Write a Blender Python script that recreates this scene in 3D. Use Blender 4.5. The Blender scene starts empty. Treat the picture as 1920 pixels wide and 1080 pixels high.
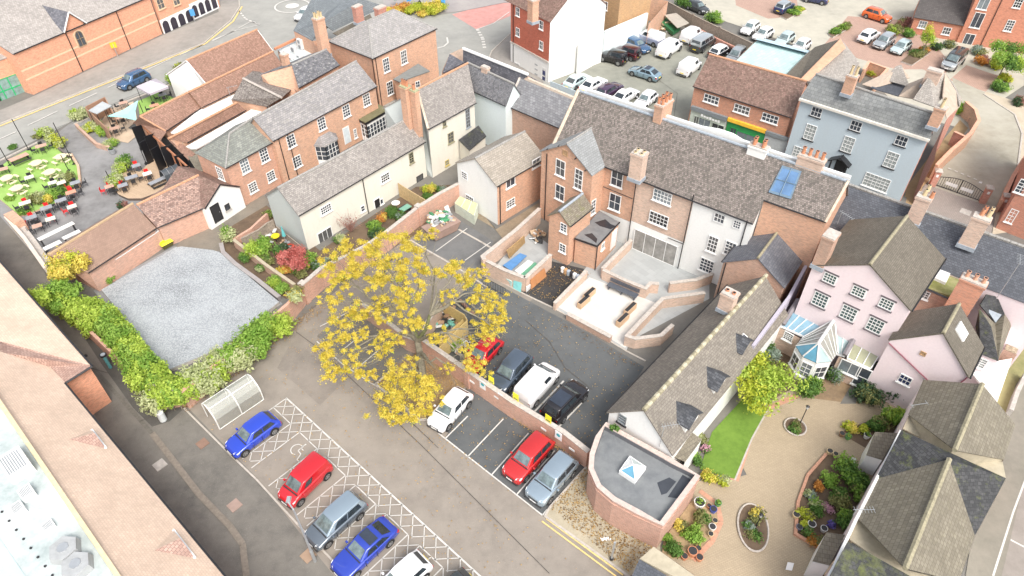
import bpy,bmesh,math,random
import numpy as np
from mathutils import Vector,Matrix
random.seed(7);rng=np.random.default_rng(7)
sc=bpy.context.scene
# ---------------- camera
FOC=1300.0;PITCH=math.radians(43.08);CAMH=44.0;PX,PY=963.0,540.0
cam_d=bpy.data.cameras.new('camera');cam=bpy.data.objects.new('camera',cam_d)
sc.collection.objects.link(cam);sc.camera=cam
cam.location=(0,0,CAMH);cam.rotation_euler=(math.pi/2-PITCH,0,0)
cam_d.sensor_width=36;cam_d.lens=36*FOC/1920;cam_d.shift_x=(960-PX)/1920
cam_d.clip_start=.5;cam_d.clip_end=4000
sc.render.resolution_x=1024;sc.render.resolution_y=576
# ---------------- world, sun, exposure
w=bpy.data.worlds.new("World");sc.world=w;w.use_nodes=True
nt=w.node_tree;bg=nt.nodes['Background'];sky=nt.nodes.new('ShaderNodeTexSky')
SUN_EL,SUN_AZ=math.radians(52),math.radians(158) # azimuth clockwise from +Y
sky.sky_type='NISHITA';sky.sun_disc=False;sky.sun_elevation=SUN_EL;sky.sun_rotation=SUN_AZ
sky.air_density=1.0;sky.dust_density=4.0;sky.ozone_density=.6
mixw=nt.nodes.new('ShaderNodeHueSaturation');mixw.inputs['Saturation'].default_value=.38
nt.links.new(sky.outputs[0],mixw.inputs['Color']);nt.links.new(mixw.outputs[0],bg.inputs[0])
bg.inputs[1].default_value=.15
sd=bpy.data.lights.new('sun','SUN');so=bpy.data.objects.new('sun',sd);sc.collection.objects.link(so)
sd.energy=1.15;sd.angle=math.radians(24);sd.color=(1,.955,.89)
so.rotation_euler=(math.pi/2-SUN_EL,0,-SUN_AZ+math.pi)
so['label']='soft overcast sun'
sc.view_settings.view_transform='Standard';sc.view_settings.look='None'
sc.view_settings.exposure=.94;sc.view_settings.gamma=1
# ---------------- pixel of the photograph -> place in the scene at a known height
FW=Vector((0,math.cos(PITCH),-math.sin(PITCH)));RT=Vector((1,0,0));UPV=RT.cross(FW);CC=Vector((0,0,CAMH))
def ray(u,v):return FW+RT*((u-PX)/FOC)-UPV*((v-PY)/FOC)
def G(u,v,z=0.0):
    d=ray(u,v);return CC+d*((z-CAMH)/d.z)
def onplane(u,v,p,n):
    d=ray(u,v);return CC+d*((p-CC).dot(n)/d.dot(n))
def G3(t):return G(t[0],t[1],t[2]if len(t)>2 else 0.0)
# ---------------- materials
def newmat(name):
    m=bpy.data.materials.new(name);m.use_nodes=True
    n=m.node_tree.nodes;return m,n,m.node_tree.links,n['Principled BSDF']
def N(nodes,t,**k):
    x=nodes.new(t)
    for a,b in k.items():
        if a in x.inputs:x.inputs[a].default_value=b
        else:setattr(x,a,b)
    return x
def mixc(n,l,fac,a,b,mode='MIX'):
    x=n.new('ShaderNodeMix');x.data_type='RGBA';x.blend_type=mode
    for s,v in((x.inputs[0],fac),(x.inputs[6],a),(x.inputs[7],b)):
        if hasattr(v,'is_output')or hasattr(v,'node'):l.new(v,s)
        elif isinstance(v,(int,float)):s.default_value=v
        else:s.default_value=(*v[:3],1)
    return x.outputs[2]
def ramp(n,l,src,a,b):
    r=n.new('ShaderNodeMapRange');r.inputs[1].default_value=a;r.inputs[2].default_value=b
    l.new(src,r.inputs[0]);return r.outputs[0]
def noise(n,l,co,scale,det=4,rough=.6,vec=None):
    x=N(n,'ShaderNodeTexNoise',Scale=scale,Detail=det,Roughness=rough)
    if vec:
        mp=n.new('ShaderNodeMapping');mp.inputs['Scale'].default_value=vec;l.new(co,mp.inputs[0]);co=mp.outputs[0]
    l.new(co,x.inputs['Vector']);return x.outputs['Fac']
def bump(n,l,h,s,d,P_):
    b=N(n,'ShaderNodeBump',Strength=s,Distance=d);l.new(h,b.inputs['Height']);l.new(b.outputs[0],P_.inputs['Normal'])
MATS={}
def reg(f):
    def g(name,*a,**k):
        if name not in MATS:MATS[name]=f(name,*a,**k)
        return MATS[name]
    return g
def vs(c,f):return tuple(min(1,max(0,x*f))for x in c)
@reg
def plain(name,c,rough=.6,metal=0,var=.12,scale=2.0,spec=.5,coat=0):
    m,n,l,p=newmat(name)
    co=n.new('ShaderNodeTexCoord').outputs['Object']
    f=ramp(n,l,noise(n,l,co,scale,5,.65),.3,.7)
    l.new(mixc(n,l,f,vs(c,1-var),vs(c,1+var)),p.inputs['Base Color'])
    p.inputs['Roughness'].default_value=rough;p.inputs['Metallic'].default_value=metal
    p.inputs['Specular IOR Level'].default_value=spec;p.inputs['Coat Weight'].default_value=coat
    return m
@reg
def brick(name,c,mort=(.5,.44,.38),stain=.35,bw=.235,rh=.075):
    m,n,l,p=newmat(name)
    co=n.new('ShaderNodeTexCoord').outputs['UV']
    b=N(n,'ShaderNodeTexBrick');b.inputs['Scale'].default_value=1;b.inputs['Brick Width'].default_value=bw
    b.inputs['Row Height'].default_value=rh;b.inputs['Mortar Size'].default_value=.009;b.inputs['Mortar Smooth'].default_value=.3
    b.inputs['Color1'].default_value=(*vs(c,.72),1);b.inputs['Color2'].default_value=(*vs(c,1.25),1)
    b.inputs['Mortar'].default_value=(*mort,1);l.new(co,b.inputs['Vector'])
    pt=ramp(n,l,noise(n,l,co,3.2,6,.75),.35,.72)
    col=mixc(n,l,pt,b.outputs['Color'],vs((c[0]*1.12,c[1]*1.3,c[2]*1.35),1.0))
    mx=n.new('ShaderNodeMath');mx.operation='MULTIPLY';mx.inputs[1].default_value=.8;l.new(pt,mx.inputs[0])
    col=mixc(n,l,mx.outputs[0],b.outputs['Color'],(min(1,c[0]*1.15),min(1,c[1]*1.35),min(1,c[2]*1.5)))
    st=ramp(n,l,noise(n,l,co,.55,5,.7,(1,.45,1)),.45,.8)
    mm=n.new('ShaderNodeMath');mm.operation='MULTIPLY';mm.inputs[1].default_value=stain;l.new(st,mm.inputs[0])
    col=mixc(n,l,mm.outputs[0],col,vs((.55,.5,.42),.45))
    l.new(col,p.inputs['Base Color']);p.inputs['Roughness'].default_value=.85
    bump(n,l,b.outputs['Fac'],-.35,.02,p);return m
@reg
def tile(name,c,c2=None,lich=(.42,.4,.33),la=.5,tw=.24,rh=.2,var=.3,moss=0,bs=.9,mo=.42):
    m,n,l,p=newmat(name);c2=c2 or vs(c,1.0)
    co=n.new('ShaderNodeTexCoord').outputs['UV']
    b=N(n,'ShaderNodeTexBrick');b.inputs['Scale'].default_value=1;b.inputs['Brick Width'].default_value=tw
    b.inputs['Row Height'].default_value=rh;b.inputs['Mortar Size'].default_value=.016;b.inputs['Mortar Smooth'].default_value=.5
    b.inputs['Color1'].default_value=(*vs(c,1-var),1);b.inputs['Color2'].default_value=(*vs(c2,1+var),1)
    b.inputs['Mortar'].default_value=(*vs(c,mo),1);l.new(co,b.inputs['Vector'])
    big=ramp(n,l,noise(n,l,co,.35,5,.7),.35,.7)
    col=mixc(n,l,big,b.outputs['Color'],mixc(n,l,.6,b.outputs['Color'],vs(c,.62)))
    sm=ramp(n,l,noise(n,l,co,2.6,8,.8),.52,.72)
    mm=n.new('ShaderNodeMath');mm.operation='MULTIPLY';mm.inputs[1].default_value=la;l.new(sm,mm.inputs[0])
    col=mixc(n,l,mm.outputs[0],col,lich)
    sp=ramp(n,l,noise(n,l,co,11,3,.6),.66,.74)
    mm=n.new('ShaderNodeMath');mm.operation='MULTIPLY';mm.inputs[1].default_value=la*.8;l.new(sp,mm.inputs[0])
    col=mixc(n,l,mm.outputs[0],col,vs(lich,1.5))
    if moss:
        ms=ramp(n,l,noise(n,l,co,1.1,6,.75),.55-.12*moss,.7)
        mm=n.new('ShaderNodeMath');mm.operation='MULTIPLY';mm.inputs[1].default_value=.8;l.new(ms,mm.inputs[0])
        col=mixc(n,l,mm.outputs[0],col,(.13,.15,.03))
    l.new(col,p.inputs['Base Color']);p.inputs['Roughness'].default_value=.75
    # each course is a small step: saw-tooth along the slope
    s=n.new('ShaderNodeSeparateXYZ');l.new(co,s.inputs[0])
    dv=n.new('ShaderNodeMath');dv.operation='DIVIDE';dv.inputs[1].default_value=rh;l.new(s.outputs[1],dv.inputs[0])
    fr=n.new('ShaderNodeMath');fr.operation='FRACT';l.new(dv.outputs[0],fr.inputs[0])
    ad=n.new('ShaderNodeMath');ad.operation='MULTIPLY_ADD';ad.inputs[1].default_value=-.8;l.new(fr.outputs[0],ad.inputs[0]);l.new(b.outputs['Fac'],ad.inputs[2])
    bump(n,l,ad.outputs[0],-bs,.03,p);return m
@reg
def render_(name,c,stain=.25,sc_=(.42,.42,.38)):
    m,n,l,p=newmat(name)
    co=n.new('ShaderNodeTexCoord').outputs['UV']
    st=ramp(n,l,noise(n,l,co,.8,6,.75,(1.6,.4,1)),.5,.85)
    mm=n.new('ShaderNodeMath');mm.operation='MULTIPLY';mm.inputs[1].default_value=stain;l.new(st,mm.inputs[0])
    col=mixc(n,l,ramp(n,l,noise(n,l,co,6,4),.3,.7),vs(c,.96),vs(c,1.03))
    l.new(mixc(n,l,mm.outputs[0],col,sc_),p.inputs['Base Color']);p.inputs['Roughness'].default_value=.8
    bump(n,l,noise(n,l,co,25,3),.15,.01,p);return m
@reg
def ground_(name,c,c2=None,speck=.25,scale=.16,rough=.9,light=(.6,.56,.5),wet=0,sscale=18,sth=.58):
    m,n,l,p=newmat(name);c2=c2 or vs(c,1.35)
    co=n.new('ShaderNodeTexCoord').outputs['Object']
    a=ramp(n,l,noise(n,l,co,scale,7,.62),.34,.68)
    b=ramp(n,l,noise(n,l,co,scale*5.5,6,.7),.38,.66)
    col=mixc(n,l,a,vs(c,.9),c2);mm=n.new('ShaderNodeMath');mm.operation='MULTIPLY';mm.inputs[1].default_value=.4;l.new(b,mm.inputs[0])
    col=mixc(n,l,mm.outputs[0],col,vs(c2,1.2))
    dk=ramp(n,l,noise(n,l,co,scale*2.4,8,.75,(1,1.3,1)),.58,.78)
    mm=n.new('ShaderNodeMath');mm.operation='MULTIPLY';mm.inputs[1].default_value=.5;l.new(dk,mm.inputs[0])
    col=mixc(n,l,mm.outputs[0],col,vs(c,.55))
    s=ramp(n,l,noise(n,l,co,sscale,3,.8),sth,sth+.14)
    mm=n.new('ShaderNodeMath');mm.operation='MULTIPLY';mm.inputs[1].default_value=speck;l.new(s,mm.inputs[0])
    col=mixc(n,l,mm.outputs[0],col,light)
    l.new(col,p.inputs['Base Color']);p.inputs['Roughness'].default_value=rough
    if wet:
        r=n.new('ShaderNodeMapRange');r.inputs[1].default_value=.3;r.inputs[2].default_value=.7;r.inputs[3].default_value=rough;r.inputs[4].default_value=rough-wet
        l.new(noise(n,l,co,.25,5),r.inputs[0]);l.new(r.outputs[0],p.inputs['Roughness'])
    bump(n,l,noise(n,l,co,30,3),.3,.01,p);return m
@reg
def paving(name,c,bw=.6,rh=.6,mort=None,ms=.012,off=.5,stain=.3,rot=0):
    m,n,l,p=newmat(name)
    tc=n.new('ShaderNodeTexCoord').outputs['Object'];mp=n.new('ShaderNodeMapping');mp.inputs['Rotation'].default_value[2]=math.radians(rot)
    l.new(tc,mp.inputs[0]);co=mp.outputs[0]
    b=N(n,'ShaderNodeTexBrick');b.offset=off;b.inputs['Scale'].default_value=1;b.inputs['Brick Width'].default_value=bw
    b.inputs['Row Height'].default_value=rh;b.inputs['Mortar Size'].default_value=ms
    b.inputs['Color1'].default_value=(*vs(c,.94),1);b.inputs['Color2'].default_value=(*vs(c,1.05),1)
    b.inputs['Mortar'].default_value=(*(mort or vs(c,.6)),1);l.new(co,b.inputs['Vector'])
    st=ramp(n,l,noise(n,l,co,.5,7,.75),.45,.8)
    mm=n.new('ShaderNodeMath');mm.operation='MULTIPLY';mm.inputs[1].default_value=stain;l.new(st,mm.inputs[0])
    l.new(mixc(n,l,mm.outputs[0],b.outputs['Color'],vs(c,.5)),p.inputs['Base Color'])
    p.inputs['Roughness'].default_value=.85;return m
@reg
def leaf(name,c,c2,tr=.35):
    m,n,l,p=newmat(name)
    g=n.new('ShaderNodeNewGeometry');co=n.new('ShaderNodeTexCoord').outputs['Object']
    f=ramp(n,l,noise(n,l,co,.9,3),.35,.65)
    mx=n.new('ShaderNodeMath');mx.operation='ADD';l.new(f,mx.inputs[0]);l.new(g.outputs['Random Per Island'],mx.inputs[1])
    hf=n.new('ShaderNodeMath');hf.operation='MULTIPLY';hf.inputs[1].default_value=.5;l.new(mx.outputs[0],hf.inputs[0])
    col=mixc(n,l,hf.outputs[0],c,c2)
    l.new(col,p.inputs['Base Color']);p.inputs['Roughness'].default_value=.6;p.inputs['Specular IOR Level'].default_value=.25
    t=n.new('ShaderNodeBsdfTranslucent');l.new(col,t.inputs[0]);ms=n.new('ShaderNodeMixShader');ms.inputs[0].default_value=tr
    o=n['Material Output'];l.new(p.outputs[0],ms.inputs[1]);l.new(t.outputs[0],ms.inputs[2]);l.new(ms.outputs[0],o.inputs[0])
    return m
def glass(name='window_glass',c=(.055,.065,.08),rough=.08):
    return plain(name,c,rough,0,.35,1.3,1.0)
GLS=[glass()]*3+[glass('window_glass_sky',(.17,.2,.22)),glass('window_glass_curtain',(.1,.1,.1),.15),glass('window_glass_dark',(.025,.03,.035))]  # pane tones vary; the paler one has a sky reflection put into its colour
WHITE=plain('white_paint',(.8,.8,.78),.45,0,.04);BLACK=plain('black_paint',(.02,.02,.022),.4,0,.2)
DARK=plain('dark_void',(.03,.03,.032),.7);LEAD=plain('lead_flashing',(.32,.36,.4),.6,0,.2,4)
STONE=plain('coping_stone',(.48,.43,.38),.85,0,.22,4);CONC=plain('concrete',(.45,.42,.38),.9,0,.2,3)
TIMBER=plain('timber',(.42,.27,.12),.7,0,.25,5);FENCE_T=plain('weathered_timber',(.3,.25,.2),.85,0,.3,5)
GREYM=plain('galvanised_metal',(.5,.52,.53),.4,.6,.1);GLASS=glass()
B_OR=brick('brick_orange',(.58,.3,.18));B_RED=brick('brick_red',(.48,.19,.13),stain=.12);B_PALE=brick('brick_pale',(.56,.37,.27),(.6,.54,.47),.25)
B_HALL=brick('brick_hall',(.66,.3,.18),(.6,.32,.22),.08);B_WALL=brick('brick_garden_wall',(.55,.28,.19),stain=.5)
B_OLD=brick('brick_old',(.46,.26,.18),(.55,.45,.36),.5)
R_WH=render_('render_white',(.8,.8,.77),.2);R_CR=render_('render_cream',(.72,.69,.6),.4,(.5,.46,.36));R_GR=render_('render_grey',(.47,.5,.48),.35)
R_BL=render_('render_blue',(.5,.58,.62),.22);R_PK=render_('render_pink',(.81,.69,.7),.24,(.7,.45,.45));R_PB=render_('render_pale_blue',(.68,.76,.76),.15)
T_MAIN=tile('tile_main',(.17,.15,.13),(.24,.2,.18),(.36,.33,.27),.42,tw=.16,rh=.17,var=.36)
T_SLATE=tile('tile_slate',(.15,.15,.17),(.17,.17,.19),(.3,.3,.3),.3,.3,.22)
T_SLTL=tile('tile_slate_pale',(.27,.26,.26),(.33,.31,.3),(.46,.43,.33),.6,.3,.22,.15)
T_BARN=tile('tile_barn',(.275,.25,.23),(.31,.285,.26),(.44,.4,.33),.5,.22,.17,.22)
T_BRN=tile('tile_brown',(.3,.17,.12),(.34,.2,.15),(.36,.3,.2),.3,.2,.17,.2)
T_BRN2=tile('tile_dark_brown',(.21,.13,.1),(.26,.16,.13),(.4,.36,.26),.45,.2,.17,.3)
T_OLIVE=tile('tile_olive',(.2,.175,.13),(.23,.205,.155),(.28,.26,.15),.35,.28,.26,.12,0)
T_OLIVE2=tile('tile_olive_smooth',(.15,.13,.1),(.17,.15,.12),(.27,.24,.18),.3,.2,.14,.14)
T_DARK=tile('tile_dark',(.035,.037,.04),(.05,.05,.052),(.2,.2,.19),.4,.24,.2,.3,.1)
T_PINKB=tile('tile_salmon',(.72,.54,.41),(.76,.58,.45),(.7,.6,.48),.3,.2,.16,.05,0,.12,.8)
T_STR=tile('tile_street_slate',(.085,.093,.11),(.105,.113,.13),(.06,.05,.06),.35,.24,.18,.18)
RIDGE_OR=plain('ridge_orange',(.5,.27,.16),.8,0,.25,6);RIDGE_GR=plain('ridge_grey',(.3,.29,.27),.8,0,.3,6);RIDGE_CR=plain('ridge_cream',(.3,.27,.18),.85,0,.3,5)
TERRA=plain('terracotta',(.55,.24,.13),.75,0,.2,8);BUFF=plain('buff_clay',(.6,.47,.28),.75,0,.2,8)
# ---------------- meshes
class MB:
    def __init__(s):s.v=[];s.f=[];s.m=[];s.mats=[]
    def mi(s,m):
        if m not in s.mats:s.mats.append(m)
        return s.mats.index(m)
    def face(s,pts,m):
        i=len(s.v);s.v+=[tuple(p)for p in pts];s.f.append(tuple(range(i,i+len(pts))));s.m.append(s.mi(m))
    def hexa(s,lo,hi,m,mt=None,ms=None): # lo, hi: rings of equal count
        n=len(lo);i=len(s.v);s.v+=[tuple(p)for p in lo]+[tuple(p)for p in hi]
        for k in range(n):
            j=(k+1)%n;s.f.append((i+k,i+j,i+n+j,i+n+k));s.m.append(s.mi(ms or m))
        s.f.append(tuple(i+n+k for k in range(n)));s.m.append(s.mi(mt or m))
        s.f.append(tuple(i+k for k in reversed(range(n))));s.m.append(s.mi(m))
    def box(s,x0,x1,y0,y1,z0,z1,m,M=None,mt=None):
        lo=[(x0,y0,z0),(x1,y0,z0),(x1,y1,z0),(x0,y1,z0)];hi=[(a,b,z1)for a,b,_ in lo]
        if M is not None:lo=[M@Vector(p)for p in lo];hi=[M@Vector(p)for p in hi]
        s.hexa(lo,hi,m,mt)
    def cyl(s,p,q,r,m,n=8,r2=None,cap=True):
        p=Vector(p);q=Vector(q);r2=r if r2 is None else r2;d=(q-p).normalized()
        a=d.orthogonal().normalized();b=d.cross(a)
        A=[p+(a*math.cos(t)+b*math.sin(t))*r for t in[2*math.pi*k/n for k in range(n)]]
        B=[q+(a*math.cos(t)+b*math.sin(t))*r2 for t in[2*math.pi*k/n for k in range(n)]]
        s.hexa(A,B,m)
    def tube(s,pts,r,m,n=6):
        for a,b in zip(pts[:-1],pts[1:]):s.cyl(a,b,r,m,n)
    def prism(s,pts,z0,z1,m,mt=None):
        P_=[(p[0],p[1])for p in pts]
        ar=sum(P_[i][0]*P_[(i+1)%len(P_)][1]-P_[(i+1)%len(P_)][0]*P_[i][1]for i in range(len(P_)))
        if ar<0:P_=P_[::-1]
        s.hexa([(a,b,z0)for a,b in P_],[(a,b,z1)for a,b in P_],m,mt)
    def build(s,name,parent=None,origin=None,smooth=False,bevel=0,uv=True,label=None):
        o_=Vector(origin)if origin is not None else Vector((0,0,0))
        me=bpy.data.meshes.new(name);me.from_pydata([tuple(Vector(p)-o_)for p in s.v],[],s.f)
        for m in s.mats:me.materials.append(m)
        me.polygons.foreach_set('material_index',s.m);me.update()
        if uv:
            ul=me.uv_layers.new(name='UVMap');Z=Vector((0,0,1));vv=me.vertices;up_=ul.data
            for p in me.polygons:
                nn=p.normal;t=Z.cross(nn)
                if t.length<.05:t=Vector((.766,.643,0))
                t.normalize();b=nn.cross(t)
                for li,vi in zip(p.loop_indices,p.vertices):
                    c=vv[vi].co;up_[li].uv=(c.dot(t),c.dot(b))
        if smooth:me.polygons.foreach_set('use_smooth',[True]*len(me.polygons))
        o=bpy.data.objects.new(name,me);sc.collection.objects.link(o);o.location=o_
        if parent is not None:o.parent=parent
        if bevel:
            bv=o.modifiers.new('bevel','BEVEL');bv.width=bevel;bv.segments=2;bv.limit_method='ANGLE'
        if label:o['label']=label
        return o
MB.P=lambda s,nm,r:setattr(s.build(nm,uv=False),'parent',r)
def tag(o,label=None,cat=None,group=None,kind=None):
    if label:o['label']=label
    if cat:o['category']=cat
    if group:o['group']=group
    if kind:o['kind']=kind
    return o
def root(name,label,cat,loc=(0,0,0),rz=0,group=None):
    o=bpy.data.objects.new(name,None);sc.collection.objects.link(o);o.empty_display_size=.3
    o.location=loc;o.rotation_euler=(0,0,rz);return tag(o,label,cat,group)
def copy_tree(o,loc,rz,label=None,parent=None):
    c=o.copy();sc.collection.objects.link(c)
    if parent is None:c.location=loc;c.rotation_euler=(0,0,rz)
    else:c.parent=parent
    if label:c['label']=label
    for ch in list(o.children):copy_tree(ch,None,0,None,c)
    return c
def sheet(name,px,z,m,cat=None,label=None,th=0,kind='structure'):
    mb=MB();pts=[G(p[0],p[1],z)for p in px]
    ar=sum(pts[i].x*pts[(i+1)%len(pts)].y-pts[(i+1)%len(pts)].x*pts[i].y for i in range(len(pts)))
    if ar<0:pts=pts[::-1]
    if th:mb.prism(pts,z-th,z,m)
    else:mb.face(pts,m)
    o=mb.build(name);return tag(o,label,cat,None,kind)
def wallrun(name,label,px,h,m,th=.28,cop=STONE,ch=.07,z0=0,cat='wall',closed=False,piers=(),oh=.05,psz=.25):
    """px: pixels of the centre line of the wall's top at height h (or (u,v,h) each)"""
    P_=[G(p[0],p[1],p[2]if len(p)>2 else h)for p in px]
    r=root(name,label,cat,(P_[0].x,P_[0].y,0));O=Vector((P_[0].x,P_[0].y,0))
    a=MB();c=MB();Q=P_+([P_[0]]if closed else[])
    def off(i,w):
        p=Q[i];d1=(Q[i]-Q[i-1])if i>0 else(Q[1]-Q[0]);d2=(Q[i+1]-Q[i])if i<len(Q)-1 else d1
        d1=Vector((d1.x,d1.y,0)).normalized();d2=Vector((d2.x,d2.y,0)).normalized();d=(d1+d2).normalized()
        n=Vector((-d.y,d.x,0));k=w/max(.4,n.dot(Vector((-d1.y,d1.x,0))));return p+n*k,p-n*k
    for i in range(len(Q)-1):
        l0,r0=off(i,th/2);l1,r1=off(i+1,th/2)
        zt=lambda p:Vector((p.x,p.y,p.z-(ch if cop else 0)));zb=lambda p:Vector((p.x,p.y,z0))
        a.hexa([zb(r0),zb(r1),zb(l1),zb(l0)],[zt(r0),zt(r1),zt(l1),zt(l0)],m)
        if cop:
            l0,r0=off(i,th/2+oh);l1,r1=off(i+1,th/2+oh)
            c.hexa([zt(r0),zt(r1),zt(l1),zt(l0)],[r0,r1,l1,l0],cop)
    for k in piers:
        p=Q[k];d=(Q[min(k+1,len(Q)-1)]-Q[max(k-1,0)]);an=math.atan2(d.y,d.x)
        M=Matrix.Translation((p.x,p.y,0))@Matrix.Rotation(an,4,'Z')
        a.box(-psz,psz,-psz,psz,z0,p.z+.05,m,M)
        if cop:c.box(-psz-.05,psz+.05,-psz-.05,psz+.05,p.z+.05,p.z+.17,cop,M)
    def par(mb,nm):
        for i in range(len(mb.v)):mb.v[i]=tuple(Vector(mb.v[i])-O)
        o=mb.build(nm);o.parent=r;return o
    par(a,'brickwork' if 'brick' in m.name else 'panel')
    if c.v:par(c,'coping')
    return r
class Bld:
    def __init__(s,name,label,at,cat='building'):
        s.O=G(*at)if not isinstance(at,Vector)else at;s.O=Vector((s.O.x,s.O.y,0))
        s.r=root(name,label,cat,s.O);s.parts={};s.d=Vector((.77,-.64,0));s.n=Vector((.64,.77,0))
    def mb(s,nm):
        if nm not in s.parts:s.parts[nm]=MB()
        return s.parts[nm]
    def slab(s,pts,m,th=.1,part='roof'):
        pts=[Vector(p)if isinstance(p,Vector)else G3(p)for p in pts]
        n=Vector((0,0,0))
        for i in range(1,len(pts)-1):n+=(pts[i]-pts[0]).cross(pts[i+1]-pts[0])
        if n.z<0:pts=pts[::-1];n=-n
        n.normalize();s.mb(part).hexa([p-n*th for p in pts],pts,m)
    def wall(s,pts,m,z0=0,part='wall'):
        pts=[Vector(p)if isinstance(p,Vector)else G3(p)for p in pts]
        for a,b in zip(pts[:-1],pts[1:]):
            z=z0
            f=[Vector((a.x,a.y,z)),Vector((b.x,b.y,z)),b,a]
            nn=(f[1]-f[0]).cross(f[2]-f[0])
            if nn.dot(CC-a)<0:f=f[::-1]
            s.mb(part).face(f,m)
    def gable(s,A,B,ze,Ra,Rb,zr,mw,mr,ml=None,mrt=None,far=True,ridge=RIDGE_GR,inset=.15,gut=True,z0=0,th=.1,flip=1,hipa=0,hipb=0,zb=None,barge=None):
        """A,B near eave corners (pixels at ze); Ra,Rb ridge ends (pixels at zr) or None -> straight behind at depth Ra"""
        a=A if isinstance(A,Vector)else G(*A,ze);b=B if isinstance(B,Vector)else G(*B,ze)
        d=Vector((b.x-a.x,b.y-a.y,0)).normalized();n=Vector((-d.y,d.x,0))*flip
        if isinstance(Ra,(int,float)):
            h=Ra;ra=Vector((a.x,a.y,zr))+n*h;rb=Vector((b.x,b.y,zr))+n*h
        else:
            ra=Ra if isinstance(Ra,Vector)else G(*Ra,zr);rb=Rb if isinstance(Rb,Vector)else G(*Rb,zr)
            h=((ra-a).dot(n)+(rb-b).dot(n))/2
        zb=ze if zb is None else zb
        h2a=(ra-a).dot(n);h2b=(rb-b).dot(n);k=(zr-zb)/(zr-ze)
        fa=a+n*h2a*(1+k);fb=b+n*h2b*(1+k);fa.z=fb.z=zb
        s.a,s.b,s.ra,s.rb,s.fa,s.fb,s.d,s.n=a,b,ra,rb,fa,fb,d,n
        if hipa:ra=ra+(d*hipa);s.ra=ra
        if hipb:rb=rb-(d*hipb);s.rb=rb
        s.slab([a,b,rb,ra],mr,th)
        if far:s.slab([fb,fa,ra,rb],mr,th)
        if hipa and far:s.slab([fa,a,ra],mr,th)
        if hipb and far:s.slab([b,fb,rb],mr,th)
        i=inset;sl=(zr-ze)/max(.1,h)
        def cor(p,e,f_):return Vector((p.x,p.y,0))+d*(i*e)+n*(i*f_)
        ca,cb,cfb,cfa=cor(a,1,1),cor(b,-1,1),cor(fb,-1,-1),cor(fa,1,-1)
        zt=ze+sl*i-th*.8;zbt=zb+sl*i-th*.8
        tr=lambda p:Vector((p.x,p.y,z0));up_=lambda p,z:Vector((p.x,p.y,z))
        W=s.mb('wall');ml=ml or mw;mrt=mrt or mw
        def quad(p,q,zp,zq,m):W.face([tr(p),tr(q),up_(q,zq),up_(p,zp)],m)
        quad(ca,cb,zt,zt,mw)
        if far:quad(cfb,cfa,zbt,zbt,mw)
        rla=Vector((ra.x,ra.y,zr-th))+d*i;rlb=Vector((rb.x,rb.y,zr-th))-d*i
        if far:
            W.face([tr(cfa),tr(ca),up_(ca,zt)]+([]if hipa else[rla])+[up_(cfa,zbt)],ml)
            W.face([tr(cb),tr(cfb),up_(cfb,zbt)]+([]if hipb else[rlb])+[up_(cb,zt)],mrt)
        else:
            for(c0,rr,m)in((ca,rla,ml),(cb,rlb,mrt)):W.face([tr(c0),tr(up_(rr,z0)),rr,up_(c0,zt)],m)
        if ridge:
            s.mb('ridge').tube([ra+Vector((0,0,-.02)),rb+Vector((0,0,-.02))],.13,ridge,7)
            if hipa:s.mb('ridge').tube([a,ra],.1,ridge,6)
            if hipb:s.mb('ridge').tube([b,rb],.1,ridge,6)
        if gut:s.mb('gutter').cyl(a-n*.05,b-n*.05,.06,BLACK,6)
        if barge:
            for p,q in((a,ra),(ra,fa),(b,rb),(rb,fb)):
                s.mb('bargeboard').cyl(p+Vector((0,0,-.04)),q+Vector((0,0,-.04)),.07,barge,4)
        s.f=(ca,d,-n);s.l=(ca,n,-d);s.rr=(cb,n,d);s.zt=zt
        return s
    def win(s,px,w_,h_,wl=None,nx=3,ny=4,m=None,sill=True,gm=None,arch=False,bar=.045,name='window',dep=.04,sm=None,lintel=None):
        o,d,n=wl or s.f;m=m or WHITE
        c=onplane(px[0],px[1],o,n);M=Matrix.Translation(c-s.O)@Matrix(((d.x,-n.x,0,0),(d.y,-n.y,0,0),(0,0,1,0),(0,0,0,1)))
        if M.to_3x3().determinant()<0:M=M@Matrix.Diagonal((-1,1,1,1))
        f=MB();fr=.07;x,z=w_/2,h_/2
        for b_ in((-x,x,z-fr,z),(-x,x,-z,-z+fr),(-x,-x+fr,-z+fr,z-fr),(x-fr,x,-z+fr,z-fr)):
            f.box(b_[0],b_[1],-dep-.02,.02,b_[2],b_[3],m)
        for i in range(1,nx):
            t=-x+fr+(w_-2*fr)*i/nx;f.box(t-bar/2,t+bar/2,-dep,.0,-z+fr,z-fr,m)
        for j in range(1,ny):
            t=-z+fr+(h_-2*fr)*j/ny;k=bar*(1.5 if ny==4 and j==2 else 1);f.box(-x+fr,x-fr,-dep-.004,-.002,t-k/2,t+k/2,m)
        fo=f.build(name,uv=False);fo.parent=s.r;fo.matrix_local=M
        g=MB();g.face([(-x+.02,-.016,-z+.02),(x-.02,-.016,-z+.02),(x-.02,-.016,z-.02),(-x+.02,-.016,z-.02)],gm or random.choice(GLS))
        po=g.build('pane',uv=False);po.parent=fo
        if sill:
            q=MB();q.box(-x-.08,x+.08,-.14,.02,-z-.09,-z-.002,sm or m)
            if lintel:q.box(-x-.08,x+.08,-.05,.02,z+.002,z+.14,lintel)
            so_=q.build('sill',uv=False);so_.parent=fo
        return fo
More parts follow.
